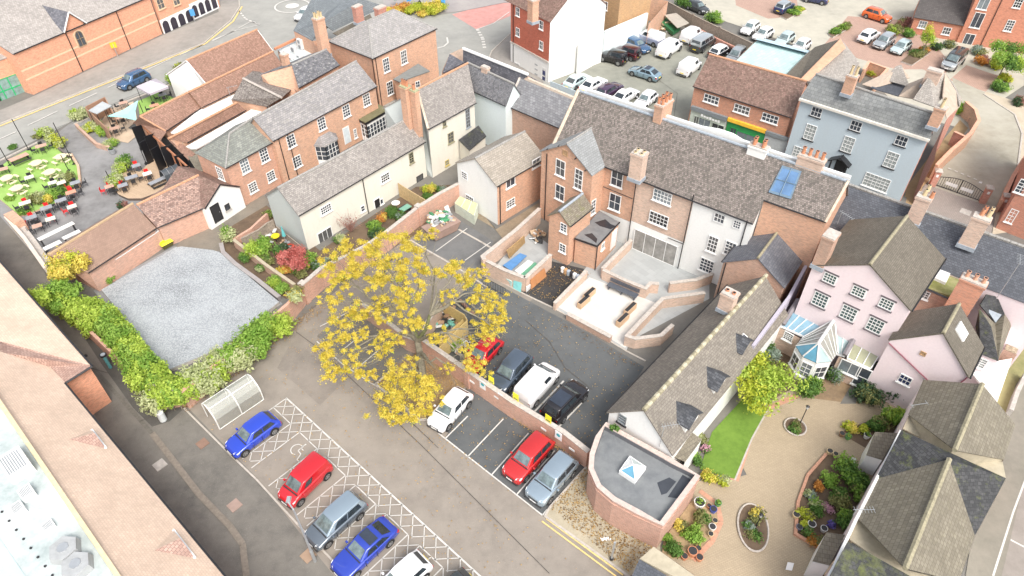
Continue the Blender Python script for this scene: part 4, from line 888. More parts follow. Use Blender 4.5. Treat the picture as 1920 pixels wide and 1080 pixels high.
# dark lantern, bifold frontage, pub gable, garden store roofs
b=Bld('white_gable_outbuilding','white gabled outbuilding with black door and mottled roof',(440,380));ALL['pubg']=b
da,db_=G(384,392,2.7),G(450,350,2.7);d_=(db_-da).normalized();nn=Vector((-d_.y,d_.x,0));wd_=(db_-da).length;ap=onplane(413,346,da,nn)
b.slab([da,ap,ap+nn*6.4,da+nn*6.4],T_BRN2);b.slab([ap,db_,db_+nn*6.4,ap+nn*6.4],T_BRN2);W=b.mb('wall');o_=nn*.12
W.face([Z(da,0)+o_,Z(db_,0)+o_,Z(db_,2.7)+o_,Z(ap,ap.z-.08)+o_,Z(da,2.7)+o_],R_WH);W.face([Z(da,0)+nn*6.3,Z(da,0)+o_,Z(da,2.65)+o_,Z(da,2.65)+nn*6.3],R_WH)
b.mb('verge').tube([da,ap,db_],.06,BLACK,4);b.d,b.n=d_,nn;b.f=(Z(da,0)+o_,d_,-nn);b.door((406,400),.9,1.95,None,DARK,BLACK);b.win((426,388),.6,.7,None,1,2,m=DARK,sm=CONC);b.done()
b=Bld('mottled_roof_shed','brick shed with mottled red-brown tile roof beside the white gable',(330,420));b.gable(G(295,427,2.6),G(387,388,2.6),2.6,G(256,384,4.2),G(372,328,4.2),4.2,B_WALL,tile('tile_mottled',(.27,.17,.14),(.36,.24,.19),(.5,.42,.36),.6,.2,.17,.4),ridge=RIDGE_OR,gut=True);b.done()
b=Bld('brown_roof_shed','low shed with plain brown tiled roof along the pub garden',(190,460));b.gable(G(165,512,2.5),G(293,428,2.5),2.5,G(90,478,4.2),G(249,381,4.2),4.2,B_WALL,tile('tile_plain_brown',(.31,.2,.15),(.35,.23,.17),(.4,.32,.22),.15,.2,.17,.1),ridge=plain('ridge_tan',(.42,.3,.18),.8));b.done()
b=Bld('open_barn_front','timber framed pub frontage with black folded door leaves',(300,280));ALL['bar']=b
BZ=2.6;gl_=plain('black_door_panel',(.012,.012,.014),.35)
leafs=[((246,239),(265,234)),((270,256),(288,250)),((282,281),(297,272)),((300,276),(322,271)),((326,293),(345,288)),((338,316),(353,310)),((261,268),(272,262))]
for(u0,v0),(u1,v1)in leafs:
    p,q_=G(u0,v0,3.1),G(u1,v1,3.1);dn=Vector((-(q_-p).y,(q_-p).x,0)).normalized()*.03;lo=[Z(p-dn,.05),Z(q_-dn,.05),Z(q_+dn,.05),Z(p+dn,.05)];mb=MB();mb.hexa([v_-b.O for v_ in lo],[Z(v_,3.1)-b.O for v_ in lo],gl_);o=mb.build('door_leaf');o.parent=b.r
fr0,fr1=G(262,232,2.8),G(362,322,2.8)
for k in range(9):
    t=fr0+(fr1-fr0)*(k/8);b.mb('post').cyl(Z(t,0),Z(t,2.8),.09,plain('rust_timber',(.4,.17,.09),.7),4)
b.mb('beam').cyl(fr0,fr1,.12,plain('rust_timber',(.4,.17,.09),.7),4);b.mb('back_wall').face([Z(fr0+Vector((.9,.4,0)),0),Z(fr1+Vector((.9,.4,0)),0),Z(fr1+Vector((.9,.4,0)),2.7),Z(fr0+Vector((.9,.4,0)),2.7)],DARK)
b.slab([(258,227,3.3),(300,263,2.9),(312,247,3.2)],T_BRN,.08);b.slab([(316,263,3.3),(353,300,2.9),(366,288,3.1),(345,272,3.3)],T_BRN,.08);b.slab([(345,282,3.0),(372,325,3.0),(392,312,3.0),(367,280,3.0)],T_OLIVE);b.done()
# ---- red brick hall across the road
b=Bld('brick_hall','long orange-red brick hall with cream bands and arched windows',(180,120));ALL['hall']=b
T_HALL=tile('tile_hall',(.36,.33,.3),(.42,.38,.35),(.55,.5,.45),.5,.3,.26,.12)
ha,hb=G(25,102,5.6),G(281,-6,5.6);d_=(hb-ha).normalized();nn=Vector((-d_.y,d_.x,0));L_=(hb-ha).length
b.slab([ha,hb,hb+nn*9+Vector((0,0,3.4)),ha+nn*9+Vector((0,0,3.4))],T_HALL);b.slab([hb+nn*9+Vector((0,0,3.4)),ha+nn*9+Vector((0,0,3.4)),ha+nn*18,hb+nn*18],T_HALL)
i_=nn*.15;W=b.mb('wall');h0,h1=Z(ha,0)+i_,Z(hb,0)+i_
W.face([h0,h1,Z(h1,5.55),Z(h0,5.55)],B_HALL);W.face([h0+nn*18,h0,Z(h0,5.5),Z(h0+nn*9,8.8),Z(h0+nn*18,5.5)],B_HALL);b.d,b.n=d_,nn;b.f=(h0,d_,-nn)
CRM=plain('cream_brick',(.68,.5,.33),.85,0,.1,6)
for u,v,in((50,132),(58,148)):
    z_=onplane(u,v,h0,nn).z;lo=[h0-nn*.03,h1-nn*.03,h1,h0];b.mb('string_course').hexa([Z(p,z_)for p in lo],[Z(p,z_+.22)for p in lo],CRM)
b.mb('gutter').cyl(ha,hb,.08,BLACK,5);
for px in((232,60),(144,110)):b.pipe(px,5.6,r=.06)
g1,g2=onplane(122,60,h0,nn),onplane(157,46,h0,nn);gx=(g1+g2)/2;gz=7.6;gw=(g2-g1).length/2
W.face([Z(gx-d_*gw,5.4)-nn*.02,Z(gx+d_*gw,5.4)-nn*.02,Z(gx+d_*gw,5.9)-nn*.02,Z(gx,gz)-nn*.02,Z(gx-d_*gw,5.9)-nn*.02],B_HALL)
for s_ in(-1,1):b.slab([Z(gx+d_*(s_*(gw+.3)),5.7)-nn*.3,Z(gx,gz+.2)-nn*.3,Z(gx,gz+.2)+nn*5,Z(gx+d_*(s_*(gw+.3)),5.7)+nn*.4],T_SLATE,.1,'gablet_roof');b.mb('bargeboard').cyl(Z(gx+d_*(s_*(gw+.3)),5.7)-nn*.3,Z(gx,gz+.2)-nn*.3,.1,WHITE,4)
def arch(b,px,w_,h_,wl,fm,n=3,name='arched_window',surround=None):
    o,d,n_=wl;c=onplane(px[0],px[1],o,n_)-b.O;f=MB();g_=MB()
    out=[(-w_/2,-h_/2),(w_/2,-h_/2)]+[(w_/2*math.cos(math.pi*k/8),h_/2-w_/2+w_/2*math.sin(math.pi*k/8))for k in range(9)]
    P3=[c+d*x+Vector((0,0,z))for x,z in out]
    if surround:s=MB();s.hexa([c+d*(x*1.35)+Vector((0,0,z*1.14))for x,z in out],[c+d*(x*1.35)+Vector((0,0,z*1.14))+n_*.03 for x,z in out],surround);q=s.build('surround');q.parent=b.r
    g_.face([p+n_*.05 for p in P3],GLASS);f.hexa(P3,[p+n_*.04 for p in P3],fm)
    for p,q in zip(P3,P3[1:]+P3[:1]):f.cyl(p+n_*.06,q+n_*.06,.05,fm,4)
    for k in range(1,n):x=-w_/2+w_*k/n;f.cyl(c+d*x+Vector((0,0,-h_/2))+n_*.07,c+d*x+Vector((0,0,h_/2-.1))+n_*.07,.035,fm,4)
    f.cyl(c-d*w_/2+n_*.07,c+d*w_/2+n_*.07,.035,fm,4)
    fo=f.build(name);fo.parent=b.r;go=g_.build('pane');go.parent=fo
arch(b,(150,72),1.1,2.0,b.f,plain('brown_frame',(.3,.2,.12),.6),2,surround=CRM)
# right wing with window ranges
c0,c1,c2,c3=G(283,-8,6.4),G(364,-34,6.4),G(380,-40,6.4),G(402,-46,6.4)
w0=onplane(283,-8,h0,nn);w1=h0+d_*((onplane(359,40,h0,nn)-h0).dot(d_));w2=h0+d_*((onplane(412,15,h0,nn)-h0).dot(d_))
b.slab([Z(w0,6.6)-nn*.4,Z(w2,6.6)-nn*.4,Z(w2,9.)+nn*8,Z(w0,9.)+nn*8],T_HALL);W.face([Z(w0,0)-nn*.2,Z(w2,0)-nn*.2,Z(w2,6.5)-nn*.2,Z(w0,6.5)-nn*.2],B_HALL);W.face([Z(w2,0)-nn*.2,Z(w2,0)+nn*8,Z(w2,9)+nn*8,Z(w2,6.5)-nn*.2],B_HALL);W.face([Z(w0,0)+nn*.3,Z(w0,0)-nn*.2,Z(w0,6.5)-nn*.2,Z(w0,6.5)+nn*.3],B_HALL)
wl=(Z(w0,0)-nn*.22,d_,-nn)
for j,(pa,pb)in enumerate((((311,50),(354,30)),((365,20),(400,3)))):
    p,q_=onplane(*pa,wl[0],nn),onplane(*pb,wl[0],nn);z_=(p.z+q_.z)/2;L4=(q_-p).dot(d_)
    mb=MB();x=wl[0]+d_*((p-wl[0]).dot(d_)-.75);y=wl[0]+d_*((q_-wl[0]).dot(d_)+.75);lo=[Z(x,z_-1.25)-nn*.01,Z(y,z_-1.25)-nn*.01,Z(y,z_-1.25)-nn*.1,Z(x,z_-1.25)-nn*.1];mb.hexa([v_-b.O for v_ in lo],[Z(v_,z_+1.2)-b.O for v_ in lo],WHITE);o=mb.build('window_band');o.parent=b.r
    for k in range(4):
        t=p+(q_-p)*(k/3);c_=Z(t,z_)-nn*.1;mb=MB();ww=L4/3*.74;out=[(-ww/2,-1.0),(ww/2,-1.0)]+[(ww/2*math.cos(math.pi*i/8),.35+ww/2*math.sin(math.pi*i/8))for i in range(9)]
        mb.face([c_+d_*x+Vector((0,0,z))-b.O-nn*.02 for x,z in out],plain('dark_purple_glass',(.04,.035,.05),.15));q=mb.build('pane');q.parent=o
for px in((301,7),(330,0)):b.win(px,1.2,1.5,wl,2,2,m=CRM)
b.done()
b=Bld('green_shop','brick shop unit with bright green framed glass entrance',(20,170));GRN=plain('green_frame',(.02,.42,.14),.5)
s0,s1=G(-45,128,4.8),G(22,105,4.8);d_=(s1-s0).normalized();nn=Vector((-d_.y,d_.x,0));b.d,b.n=d_,nn
b.slab([s0,s1,s1+nn*9+Vector((0,0,3)),s0+nn*9+Vector((0,0,3))],T_HALL);b.mb('wall').face([Z(s0,0)+nn*.1,Z(s1,0)+nn*.1,Z(s1,4.75)+nn*.1,Z(s0,4.75)+nn*.1],B_HALL);b.mb('wall').face([Z(s1,0)+nn*.1,Z(s1,0)+nn*9,Z(s1,7.6)+nn*9,Z(s1,4.75)+nn*.1],B_HALL)
b.f=(Z(s0,0)+nn*.09,d_,-nn);b.win((14,168),3.6,3.0,None,3,2,m=GRN,gm=plain('shop_glass',(.22,.33,.3),.1,0,.3),name='shopfront',sill=False,bar=.14);b.win((-25,185),3.0,3.0,None,3,2,m=GRN,name='shopfront',sill=False);b.done()
# ---- red town house top centre
b=Bld('red_town_house','tall red brick town house with white render flank and base',(1000,100));ALL['red']=b
zt=9.2;ra0,rb0=G(956,5,8.3),G(1031,42,8.3);d_=(rb0-ra0).normalized();nn=Vector((-d_.y,d_.x,0));L_=(rb0-ra0).length;dp=12
apz=12.3
b.slab([rb0-nn*.1,rb0+nn*dp,rb0+nn*dp-d_*L_*.5+Vector((0,0,4)),rb0-d_*L_*.5+Vector((0,0,4))],T_BRN2);b.slab([ra0,ra0+nn*dp,rb0+nn*dp-d_*L_*.5+Vector((0,0,4)),rb0-d_*L_*.5+Vector((0,0,4))],T_BRN2)if False else None
b.parts.clear();b.slab([ra0-d_*2,rb0,rb0+nn*5+Vector((0,0,4)),ra0-d_*2+nn*5+Vector((0,0,4))],T_BRN2);b.slab([rb0+nn*5+Vector((0,0,4)),ra0-d_*2+nn*5+Vector((0,0,4)),ra0-d_*2+nn*10,rb0+nn*10],T_BRN2)
W=b.mb('wall');o_=nn*.15;p0,p1=Z(ra0,0)+o_,Z(rb0,0)+o_-d_*.1
W.face([Z(p0,2.9),Z(p1,2.9),Z(p1,8.25),Z(p0,8.25)],brick('brick_deep_red',(.46,.12,.07),(.4,.14,.09),.08));W.face([p0-nn*.05,p1-nn*.05,Z(p1,2.9)-nn*.05,Z(p0,2.9)-nn*.05],R_WH)
W.face([p1,p1+nn*9.8,Z(p1+nn*9.8,8.2),Z(p1+nn*4.9,12.1),Z(p1,8.2)],R_WH);W.face([p0+nn*9.8,p0,Z(p0,8.2),Z(p0+nn*4.9,12.1),Z(p0+nn*9.8,8.2)],B_RED)
b.mb('string_course').cyl(Z(p0,2.9)-nn*.1,Z(p1,2.9)-nn*.1,.12,STONE,4);b.d,b.n=d_,nn;b.f=(p0,d_,-nn)
for px in((971,22),(1015,47),(971,60),(1015,85)):b.win(px,.8,1.15,None,2,2)
b.win((971,108),.9,1.6,None,2,2);b.door((1020,142),.8,2.1,None,plain('navy_door',(.05,.06,.15)),WHITE);b.pipe((963,80),8.3)
for k in range(3):mb=MB();c_=onplane(1006,121+k*9,p0,nn)-b.O-nn*.08;mb.box(-.3,.3,-.01,.01,-.09,.09,GREYM,Matrix.Translation(c_)@Matrix.Rotation(math.atan2(d_.y,d_.x),4,'Z'));q=mb.build('name_plate');q.parent=b.r
b.chim((1000,-2),11.6,1.0,1.0,3,B_OR,(0,0));b.done()
b=Bld('tan_brick_house','tan brick house behind the white boundary wall',(1200,40));B_TAN=brick('brick_tan',(.48,.27,.13),(.5,.36,.22),.2)
t1=G(1155,47,4)+Vector((.3,.6,5));t0=t1+Vector((-7,6.4,0));t2=t1+Vector((5.5,6,0));b.slab([t0,t1,t2,t2+(t0-t1)],T_BRN2);b.wall([Z(t0,7.4),Z(t1,7.4),Z(t2,7.4)],B_TAN);wl=wallof(t0,t1);b.win((1133,10),1.2,1.2,wl,3,2);b.win((1111,8),.5,1.1,wl,1,2);b.pipe((1118,20),7.4,0,wl)
b.wall([(1216,-5,3.6),(1253,2,3.4),(1216,45,3.2)],B_OR);b.done()
# ---- shop row right of rear car park
b=Bld('shop_row','brick shop row with brown roof, grey and green shopfronts',(1390,200));ALL['shop']=b
b.gable(G(1299,162,5.4),G(1484,221,5.4),5.4,G(1330,101,8.4),G(1513,152,8.4),8.4,brick('brick_shop',(.5,.2,.11),stain=.12),T_BRN2,ridge=RIDGE_OR)
for px in((1334,186),(1391,205),(1444,222)):b.win(px,1.9,1.0,None,4,2,bar=.07)
SG=plain('shop_green',(.03,.25,.07),.5);SGY=plain('shop_sage',(.5,.55,.48),.6);SY=plain('fascia_amber',(.85,.5,.05),.5);FA=plain('fascia_grey',(.2,.22,.23),.6)
def front(px0,px1,z0_,z1_,m,o,nm='shopfront'):
    p=onplane(*px0,b.f[0],b.n);q_=onplane(*px1,b.f[0],b.n);lo=[Z(p,z0_)-b.n*o,Z(q_,z0_)-b.n*o,Z(q_,z0_),Z(p,z0_)];mb=MB();mb.hexa([v_-b.O for v_ in lo],[Z(v_,z1_)-b.O for v_ in lo],m);q=mb.build(nm);q.parent=b.r;return q
front((1297,205),(1363,230),2.55,3.05,FA,.35,'fascia');front((1297,205),(1363,230),0,2.5,SGY,.12);front((1364,231),(1433,258),2.65,3.05,SY,.3,'fascia');front((1364,231),(1433,258),0,2.6,SG,.12);front((1434,258),(1476,270),2.6,3.0,FA,.3,'fascia');front((1434,258),(1476,270),0,2.5,plain('shop_grey',(.42,.44,.44),.6),.12)
for px,w_ in(((1320,233),1.6),((1345,243),1.6),((1305,228),.7)):b.win(px,w_,1.5,(b.f[0]-b.n*.13,b.d,-b.n),2,1,m=SGY,sill=False)
for px,w_ in(((1397,262),2.6),((1374,252),.9)):b.win(px,w_,1.7,(b.f[0]-b.n*.13,b.d,-b.n),2,1,m=SG,sill=False)
for k,ch in enumerate(range(7)):
    c_=onplane(1316+k*5.2,217+k*2.0,b.f[0]-b.n*.37,b.n)-b.O;mb=MB();M=Matrix.Translation(c_)@Matrix.Rotation(math.atan2(b.d.y,b.d.x),4,'Z');mb.box(-.13,.13,-.02,.02,-.1,.12 if k%3 else .2,WHITE,M);q=mb.build('letter');q.parent=b.r
b.done()
b=Bld('turquoise_roof','pale turquoise low-pitched metal roof behind the shop row',(1450,110));TQ=tile('turquoise_sheet',(.46,.62,.6),(.5,.66,.64),(.6,.7,.68),.3,.9,.5,.04,0,.3)
b.slab([(1381,113,4.0),(1474,139,4.0),(1514,98,4.2),(1421,74,4.2)],TQ);b.mb('parapet').hexa([G(u,v,4.0)for u,v in((1418,74),(1514,99),(1518,95),(1421,69))],[G(u,v,4.7)for u,v in((1418,74),(1514,99),(1518,95),(1421,69))],plain('pale_blue_metal',(.42,.55,.62),.5));b.wall([(1381,112,3.9),(1420,73,3.9)],B_OLD);b.done()
b=Bld('salmon_ridged_roof','grey slate gable with salmon brick coping behind the blue house',(1560,130));T_GY=tile('tile_grey_rough',(.33,.3,.27),(.38,.35,.31),(.48,.43,.36),.5,.26,.2,.12)
b.slab([(1475,140,4.6),(1500,151,4.6),(1575,73,7.2),(1528,88,5.6),(1517,98,5.2)],T_OLIVE2);b.slab([(1500,152,5.6),(1590,156,5.6),(1612,117,5.6),(1577,73,7.2)],T_GY);b.mb('coping').hexa([G(u,v,5.6+(z))for u,v,z in((1497,152,0),(1516,152,0),(1586,90,1.4),(1576,72,1.6))],[G(u,v,5.8+z)for u,v,z in((1497,152,0),(1516,152,0),(1586,90,1.4),(1576,72,1.6))],plain('salmon_render',(.62,.34,.22),.8,0,.15));b.wall([(1590,156,5.5),(1612,118,5.5)],B_PALE);b.done()
# ---- blue house
b=Bld('blue_house','pale blue rendered Georgian house with grey slate roof and pedimented doorcase',(1600,280));ALL['blue']=b
b.gable(G(1500,183,8.2),G(1744,261,8.2),8.2,G(1530,138,10.6),G(1756,213,10.6),10.6,R_BL,T_SLTL3 if False else tile('tile_slate_blue_house',(.24,.25,.25),(.29,.3,.29),(.45,.46,.42),.35,.42,.34,.1),mrt=B_RED,ridge=RIDGE_GR,gut=False)
b.mb('cornice').hexa([p for p in(b.a-b.n*.25+Vector((0,0,-.25)),b.b-b.n*.25+Vector((0,0,-.25)),b.b+b.n*.1+Vector((0,0,-.25)),b.a+b.n*.1+Vector((0,0,-.25)))],[p for p in(b.a-b.n*.25,b.b-b.n*.25,b.b+b.n*.1,b.a+b.n*.1)],plain('cornice_stone',(.72,.68,.6),.7))
for px,w_,h_,nx,ny in(((1531,210),1.15,1.1,3,2),((1605,236),1.15,1.1,3,2),((1690,264),1.15,1.1,3,2),((1519,248),1.15,1.8,3,4),((1590,271),1.15,1.8,3,4),((1671,300),1.2,1.8,3,4),((1643,342),2.6,1.6,6,4),((1498,289),1.5,1.7,4,4)):b.win(px,w_,h_,None,nx,ny,sm=plain('black_paint',(.02,.02,.022))if ny!=4 or nx==3 else WHITE,gm=GLASS if ny==2 else plain('pale_glass',(.33,.36,.35),.1,0,.3))
b.door((1573,320),1.0,2.2,None,BLACK,BLACK);dc=onplane(1577,303,b.f[0],b.n);
for s_ in(-1,1):
    p=dc+b.d*(s_*1.15)-b.n*.7;b.mb('porch').hexa([v_ for v_ in(p-b.n*.2,dc-b.n*.9+Vector((0,0,.75)),dc+Vector((0,0,.75)),p+b.n*.7)],[v_+Vector((0,0,.12))for v_ in(p-b.n*.2,dc-b.n*.9+Vector((0,0,.75)),dc+Vector((0,0,.75)),p+b.n*.7)],BLACK);q_=dc+b.d*(s_*.85)-b.n*.6;b.mb('porch').cyl(Z(q_,0),Z(q_,dc.z+.1),.1,BLACK,8)
b.chim((1600,140),12,1.0,.8,2.3,B_OR,(2,1),pm=BUFF,ph=.9);b.chim((1766,200),11.6,1.0,.8,2.3,B_OR,(1,2),pm=BUFF,ph=.8);b.pipe((1712,250),8,0,b.rr);b.done()
b=Bld('blue_house_rear_wing','rear wings of the blue house with pale and dark tiled valleys',(1690,170));T_PK=plain('pale_flashing',(.42,.34,.27),.85,0,.12,2)
b.slab([(1616,158,6.),(1690,122,7.6),(1706,146,6.4),(1640,165,6.)],T_PK);b.slab([(1632,164,6.05),(1685,180,6.05),(1707,164,6.05),(1657,149,6.05)],T_STR)
b.slab([(1657,149,6.4),(1706,163,6.4),(1690,121,7.8),(1680,124,7.6)],T_GY);b.slab([(1685,180,6.1),(1712,185,6.1),(1745,140,8.4),(1700,158,6.3)],T_PK)
b.slab([(1712,186,7.0),(1752,200,7.0),(1790,160,7.4),(1745,138,9.0)],T_GY);b.slab([(1745,138,9.),(1790,160,7.4),(1800,200,6.4),(1803,185,6.4),(1772,136,8.6)],T_GY)
b.slab([(1772,136,8.6),(1803,188,6.4),(1800,200,6.2),(1775,222,6.2),(1768,180,7.6)],T_PK);b.wall([(1803,190,6.2),(1775,224,6.2),(1757,275,6.0),(1752,300,5.6)],B_RED);b.chim((1755,130),9.6,1.5,.8,2.2,B_PALE,(0,0));b.done()
# ---- apartments top right
b=Bld('brick_apartments','modern orange-red brick apartments with dark roof and French windows',(1800,60));B_APT=brick('brick_apartment',(.52,.2,.12),(.5,.26,.18),.06);ALL['apt']=b
p0,p1,p2=G(1704,30,3.4),G(1802,49,3.4),None
wa_,wb_=G(1704,62),G(1935,103);d_=(wb_-wa_).normalized();nn=Vector((-d_.y,d_.x,0));b.d,b.n=d_,nn;b.f=(wa_,d_,-nn);xs=(onplane(1806,50,wa_,nn)-wa_).dot(d_);Z3=7.6;L_=(wb_-wa_).length+8
W=b.mb('wall');e=onplane(1712,31,wa_,nn).z
W.face([wa_,wa_+d_*xs,Z(wa_+d_*xs,e),Z(wa_,e)],B_APT);W.face([wa_+d_*xs-nn*.3,wa_+d_*L_-nn*.3,Z(wa_+d_*L_-nn*.3,11),Z(wa_+d_*xs-nn*.3,11)],B_APT);W.face([wa_+nn*10,wa_,Z(wa_,e),Z(wa_+nn*4.5,e+4)],B_APT);W.face([wa_+d_*xs-nn*.3,wa_+d_*xs+nn*9,Z(wa_+d_*xs+nn*9,11),Z(wa_+d_*xs-nn*.3,11)],B_APT)
b.slab([Z(wa_,e)-nn*.3-d_*.2,Z(wa_+d_*xs,e)-nn*.3,Z(wa_+d_*xs,e+4.2)+nn*5,Z(wa_,e+4.2)+nn*5-d_*.2],tile('tile_apartment',(.085,.075,.072),(.1,.09,.085),(.15,.14,.13),.15,.3,.26,.1));b.slab([Z(wa_+d_*xs,11)-nn*.5,Z(wa_+d_*L_,11)-nn*.5,Z(wa_+d_*L_,14)+nn*5,Z(wa_+d_*xs,14)+nn*5],T_STR)
w2=(wa_-nn*.3,d_,-nn)
for px in((1730,46),(1775,58)):b.win(px,1.1,1.1,None,3,2)
for px in((1846,3),(1833,38),(1815,77)):b.win(px,1.35,2.2,w2,2,1,name='french_window')
for px in((1893,48),(1873,88),(1910,4)):b.win(px,1.0,1.6,w2,3,4)
b.pipe((1858,44),11,0,w2);b.done()
b=Bld('brick_house_right','red brick house at the right edge with narrow white windows',(1890,390));B_RR=brick('brick_right',(.48,.17,.1),stain=.1)
r0_,r1_=G(1935,265,6.5),G(1866,412,0);r0_=G(1925,300,4.6);rr1=Z(G(1853,428,0),4.6)
q0=G(1865,360,4.6);q1=G(1935,390,4.6);wl=wallof(Z(G(1866,428),4.6),Z(G(1960,462),4.6))
b.wall([Z(G(1866,428),7),Z(G(1990,476),7)],B_RR);b.wall([Z(G(1866,428),7),Z(G(1905,320),7)],B_RR);b.slab([Z(G(1866,428),7),Z(G(1990,476),7),Z(G(1990,350),9),Z(G(1905,310),9)],T_BRN);b.win((1897,405),.7,1.6,wl,2,4,sill=True);b.win((1917,350),.9,1.5,wl,2,4);b.done()
# ---- street range with dark slate roof
b=Bld('street_range','long dark slate roofed street range with tall brick chimneys',(1750,430));ALL['street']=b
s0,s1=G(1592,346,9.8),G(1935,468,9.8);d_=(s1-s0).normalized();nn=Vector((-d_.y,d_.x,0));L_=(s1-s0).length+3;hs=3.0;s1=s0+d_*L_
f0,f1=s0-nn*hs,s1-nn*hs;f0.z=f1.z=7.1;b.slab([f0,f1,s1,s0],T_STR);b.slab([s1,s0,Z(s0+nn*4.8,6),Z(s1+nn*4.8,6)],T_STR)
b.mb('wall').face([Z(f0,0)+nn*.1,Z(f1,0)+nn*.1,Z(f1,7.05)+nn*.1,Z(f0,7.05)+nn*.1],R_PK);b.mb('wall').face([Z(f0,0),Z(s0+nn*4,0),Z(s0+nn*4,6.5),Z(s0,9.7),Z(f0,7.0)],B_OLD);b.d,b.n=d_,nn
k=0
while k*.5<L_:b.mb('ridge').cyl(s0+d_*(k*.5),s0+d_*(k*.5+.47),.15,RIDGE_GR,6);k+=1
b.chim((1735,367),11.6,1.1,.8,2.8,B_PALE,(0,0));b.chim((1843,406),11.8,1.2,.8,3.0,B_PALE,(0,0))
for px,z_,m in(((1737,358),11.6,BUFF),((1743,350),11.6,BUFF),((1750,363),11.6,TERRA),((1845,395),11.8,TERRA),((1850,390),11.8,TERRA),((1858,398),11.8,BUFF),((1862,392),11.8,BUFF)):
    p=G(*px,z_+.4)-b.O;mb=MB();mb.cyl(Z(p,z_),Z(p,z_+.55),.17,m,10,.13);mb.cyl(Z(p,z_+.54),Z(p,z_+.56),.1,DARK,8);q=mb.build('chimney_pot');q.parent=b.r
b.done()
# ---- pink house
b=Bld('pink_house','pink rendered gable house with arched sash windows and brown roof',(1610,560));ALL['pink']=b
pa,pb=G(1520,497,8.6),G(1709,583,8.6);d_=(pb-pa).normalized();nn=Vector((-d_.y,d_.x,0));L_=(pb-pa).length;ap=onplane(1635,497,pa,nn);LR=(G(1692,401,ap.z)-pa).dot(nn)
b.gable(pb,pb+nn*LR,8.6,L_/2,0,ap.z,R_PK,T_OLIVE2,ml=R_PK,ridge=RIDGE_CR,inset=.14)
wf=(Z(pa,0)+nn*.14,d_,-nn);b.f=wf;b.d,b.n=d_,nn
GG=plain('green_glass',(.06,.1,.1),.1,0,.4);BK=plain('sill_dark',(.13,.11,.12),.6)
for px,w_,h_,ny in(((1556,522),1.0,.9,3),((1610,547),1.0,.9,3),((1662,570),1.0,.9,3),((1538,562),1.15,1.35,4),((1591,587),1.15,1.35,4),((1641,610),1.15,1.35,4)):b.win(px,w_,h_,None,4,ny,gm=GG,sm=BK,lintel=BK)
b.chim((1560,438),11.6,.9,1.2,3.2,B_OLD,(0,0),lead=True);b.wall([(1709,583,8.4),(1745,545,7.)],R_PK)if False else None
b.done()
b=Bld('pink_annexe','lower pink gabled annexe with brown roof and one rooflight',(1740,680));ALL['pink2']=b
qa,qb=G(1665,637,6.0),G(1818,709,6.0);d_=(qb-qa).normalized();nn=Vector((-d_.y,d_.x,0));L_=(qb-qa).length;ap=onplane(1769,624,qa,nn);LR=(G(1794,567,ap.z)-qa).dot(nn)
b.gable(qb,qb+nn*LR,6.0,L_/2,0,ap.z,R_PK,T_OLIVE2,ml=R_PK,ridge=RIDGE_CR,inset=.14)
rp_,rn_=planeof(b.a,b.b,b.ra);b.skylight([(1799,602),(1813,626),(1804,641),(1790,617)],plane=(rp_,rn_),m=plain('pale_skylight',(.45,.53,.5),.2))
b.f=(Z(qa,0)+nn*.14,d_,-nn);b.win((1731,663),.4,.4,None,1,1,m=plain('plywood',(.42,.27,.15)),gm=plain('plywood',(.42,.27,.15)),sill=False,name='vent')
b.win((1697,712),.9,.9,None,3,2,gm=plain('blue_black_glass',(.04,.05,.12),.1));pr=plain('maroon_pipe',(.24,.06,.09),.5);b.mb('drainpipe').cyl(*[onplane(u,v,b.f[0],nn)-nn*.08 for u,v in((1667,642),(1740,712))],.05,pr,5);b.mb('drainpipe').cyl(*[onplane(u,v,b.f[0],nn)-nn*.08 for u,v in((1816,705),(1797,720))],.05,pr,5);b.done()
b=Bld('mossy_flat_roof','mossy flat roofed link block with a white rooflight',(1760,520));MF=ground_('moss_flat',(.2,.22,.05),(.36,.32,.18),.4,.5,light=(.12,.25,.02))
b.slab([(1728,478,6.9),(1822,512,6.9),(1800,562,6.9),(1713,530,6.9)],MF,.15);b.wall([(1716,530,6.75),(1799,560,6.75)],B_OLD);b.mb('gutter').cyl(G(1714,531,6.9),G(1792,566,6.9),.09,BLACK,5)
c_=[G(u,v,7.15)for u,v in((1753,500),(1783,511),(1774,530),(1745,517))];b.mb('rooflight').hexa([Z(p,6.9)for p in c_],c_,WHITE);b.win((1735,553),.6,.8,wallof((1716,530,6.75),(1799,560,6.75)),2,3);b.done()
b=Bld('tall_brick_chimney','broad orange brick chimney breast with three clay pots',(1825,580),'chimney');b.d=d_;b.n=nn
b.chim((1828,524),9.3,1.7,.8,4.2,brick('brick_chimney',(.55,.22,.12)),(3,1),pm=plain('pale_terracotta',(.6,.33,.22),.8),ph=.5);b.done()
b=Bld('tiled_wing','pink walled wing under dark and mossy tiled slopes',(1870,620));ALL['tw']=b
b.slab([(1829,612,5.0),(1838,664,4.6),(1871,677,4.6),(1857,612,6.2),(1836,580,6.8)],T_DARK);b.slab([(1836,580,6.8),(1871,677,4.6),(1897,609,4.6),(1884,589,6.0),(1866,606,5.4)],T_OLIVE);b.slab([(1838,572,6.6),(1866,606,5.4),(1884,589,6.0),(1870,556,6.6),(1850,552,7.0)],T_DARK)
b.mb('lead_gully').face([G(1849,578,6.2),G(1867,605,5.7),G(1878,590,6.2)],LEAD);b.wall([(1839,664,4.5),(1871,676,4.5),(1896,610,4.5)],R_PK);b.win((1838,680),.8,1.0,wallof((1839,664,4.5),(1871,676,4.5)),2,4,gm=plain('pale_glass',(.33,.36,.35)));b.wall([(1888,566,6),(1918,574,6)],R_PK)
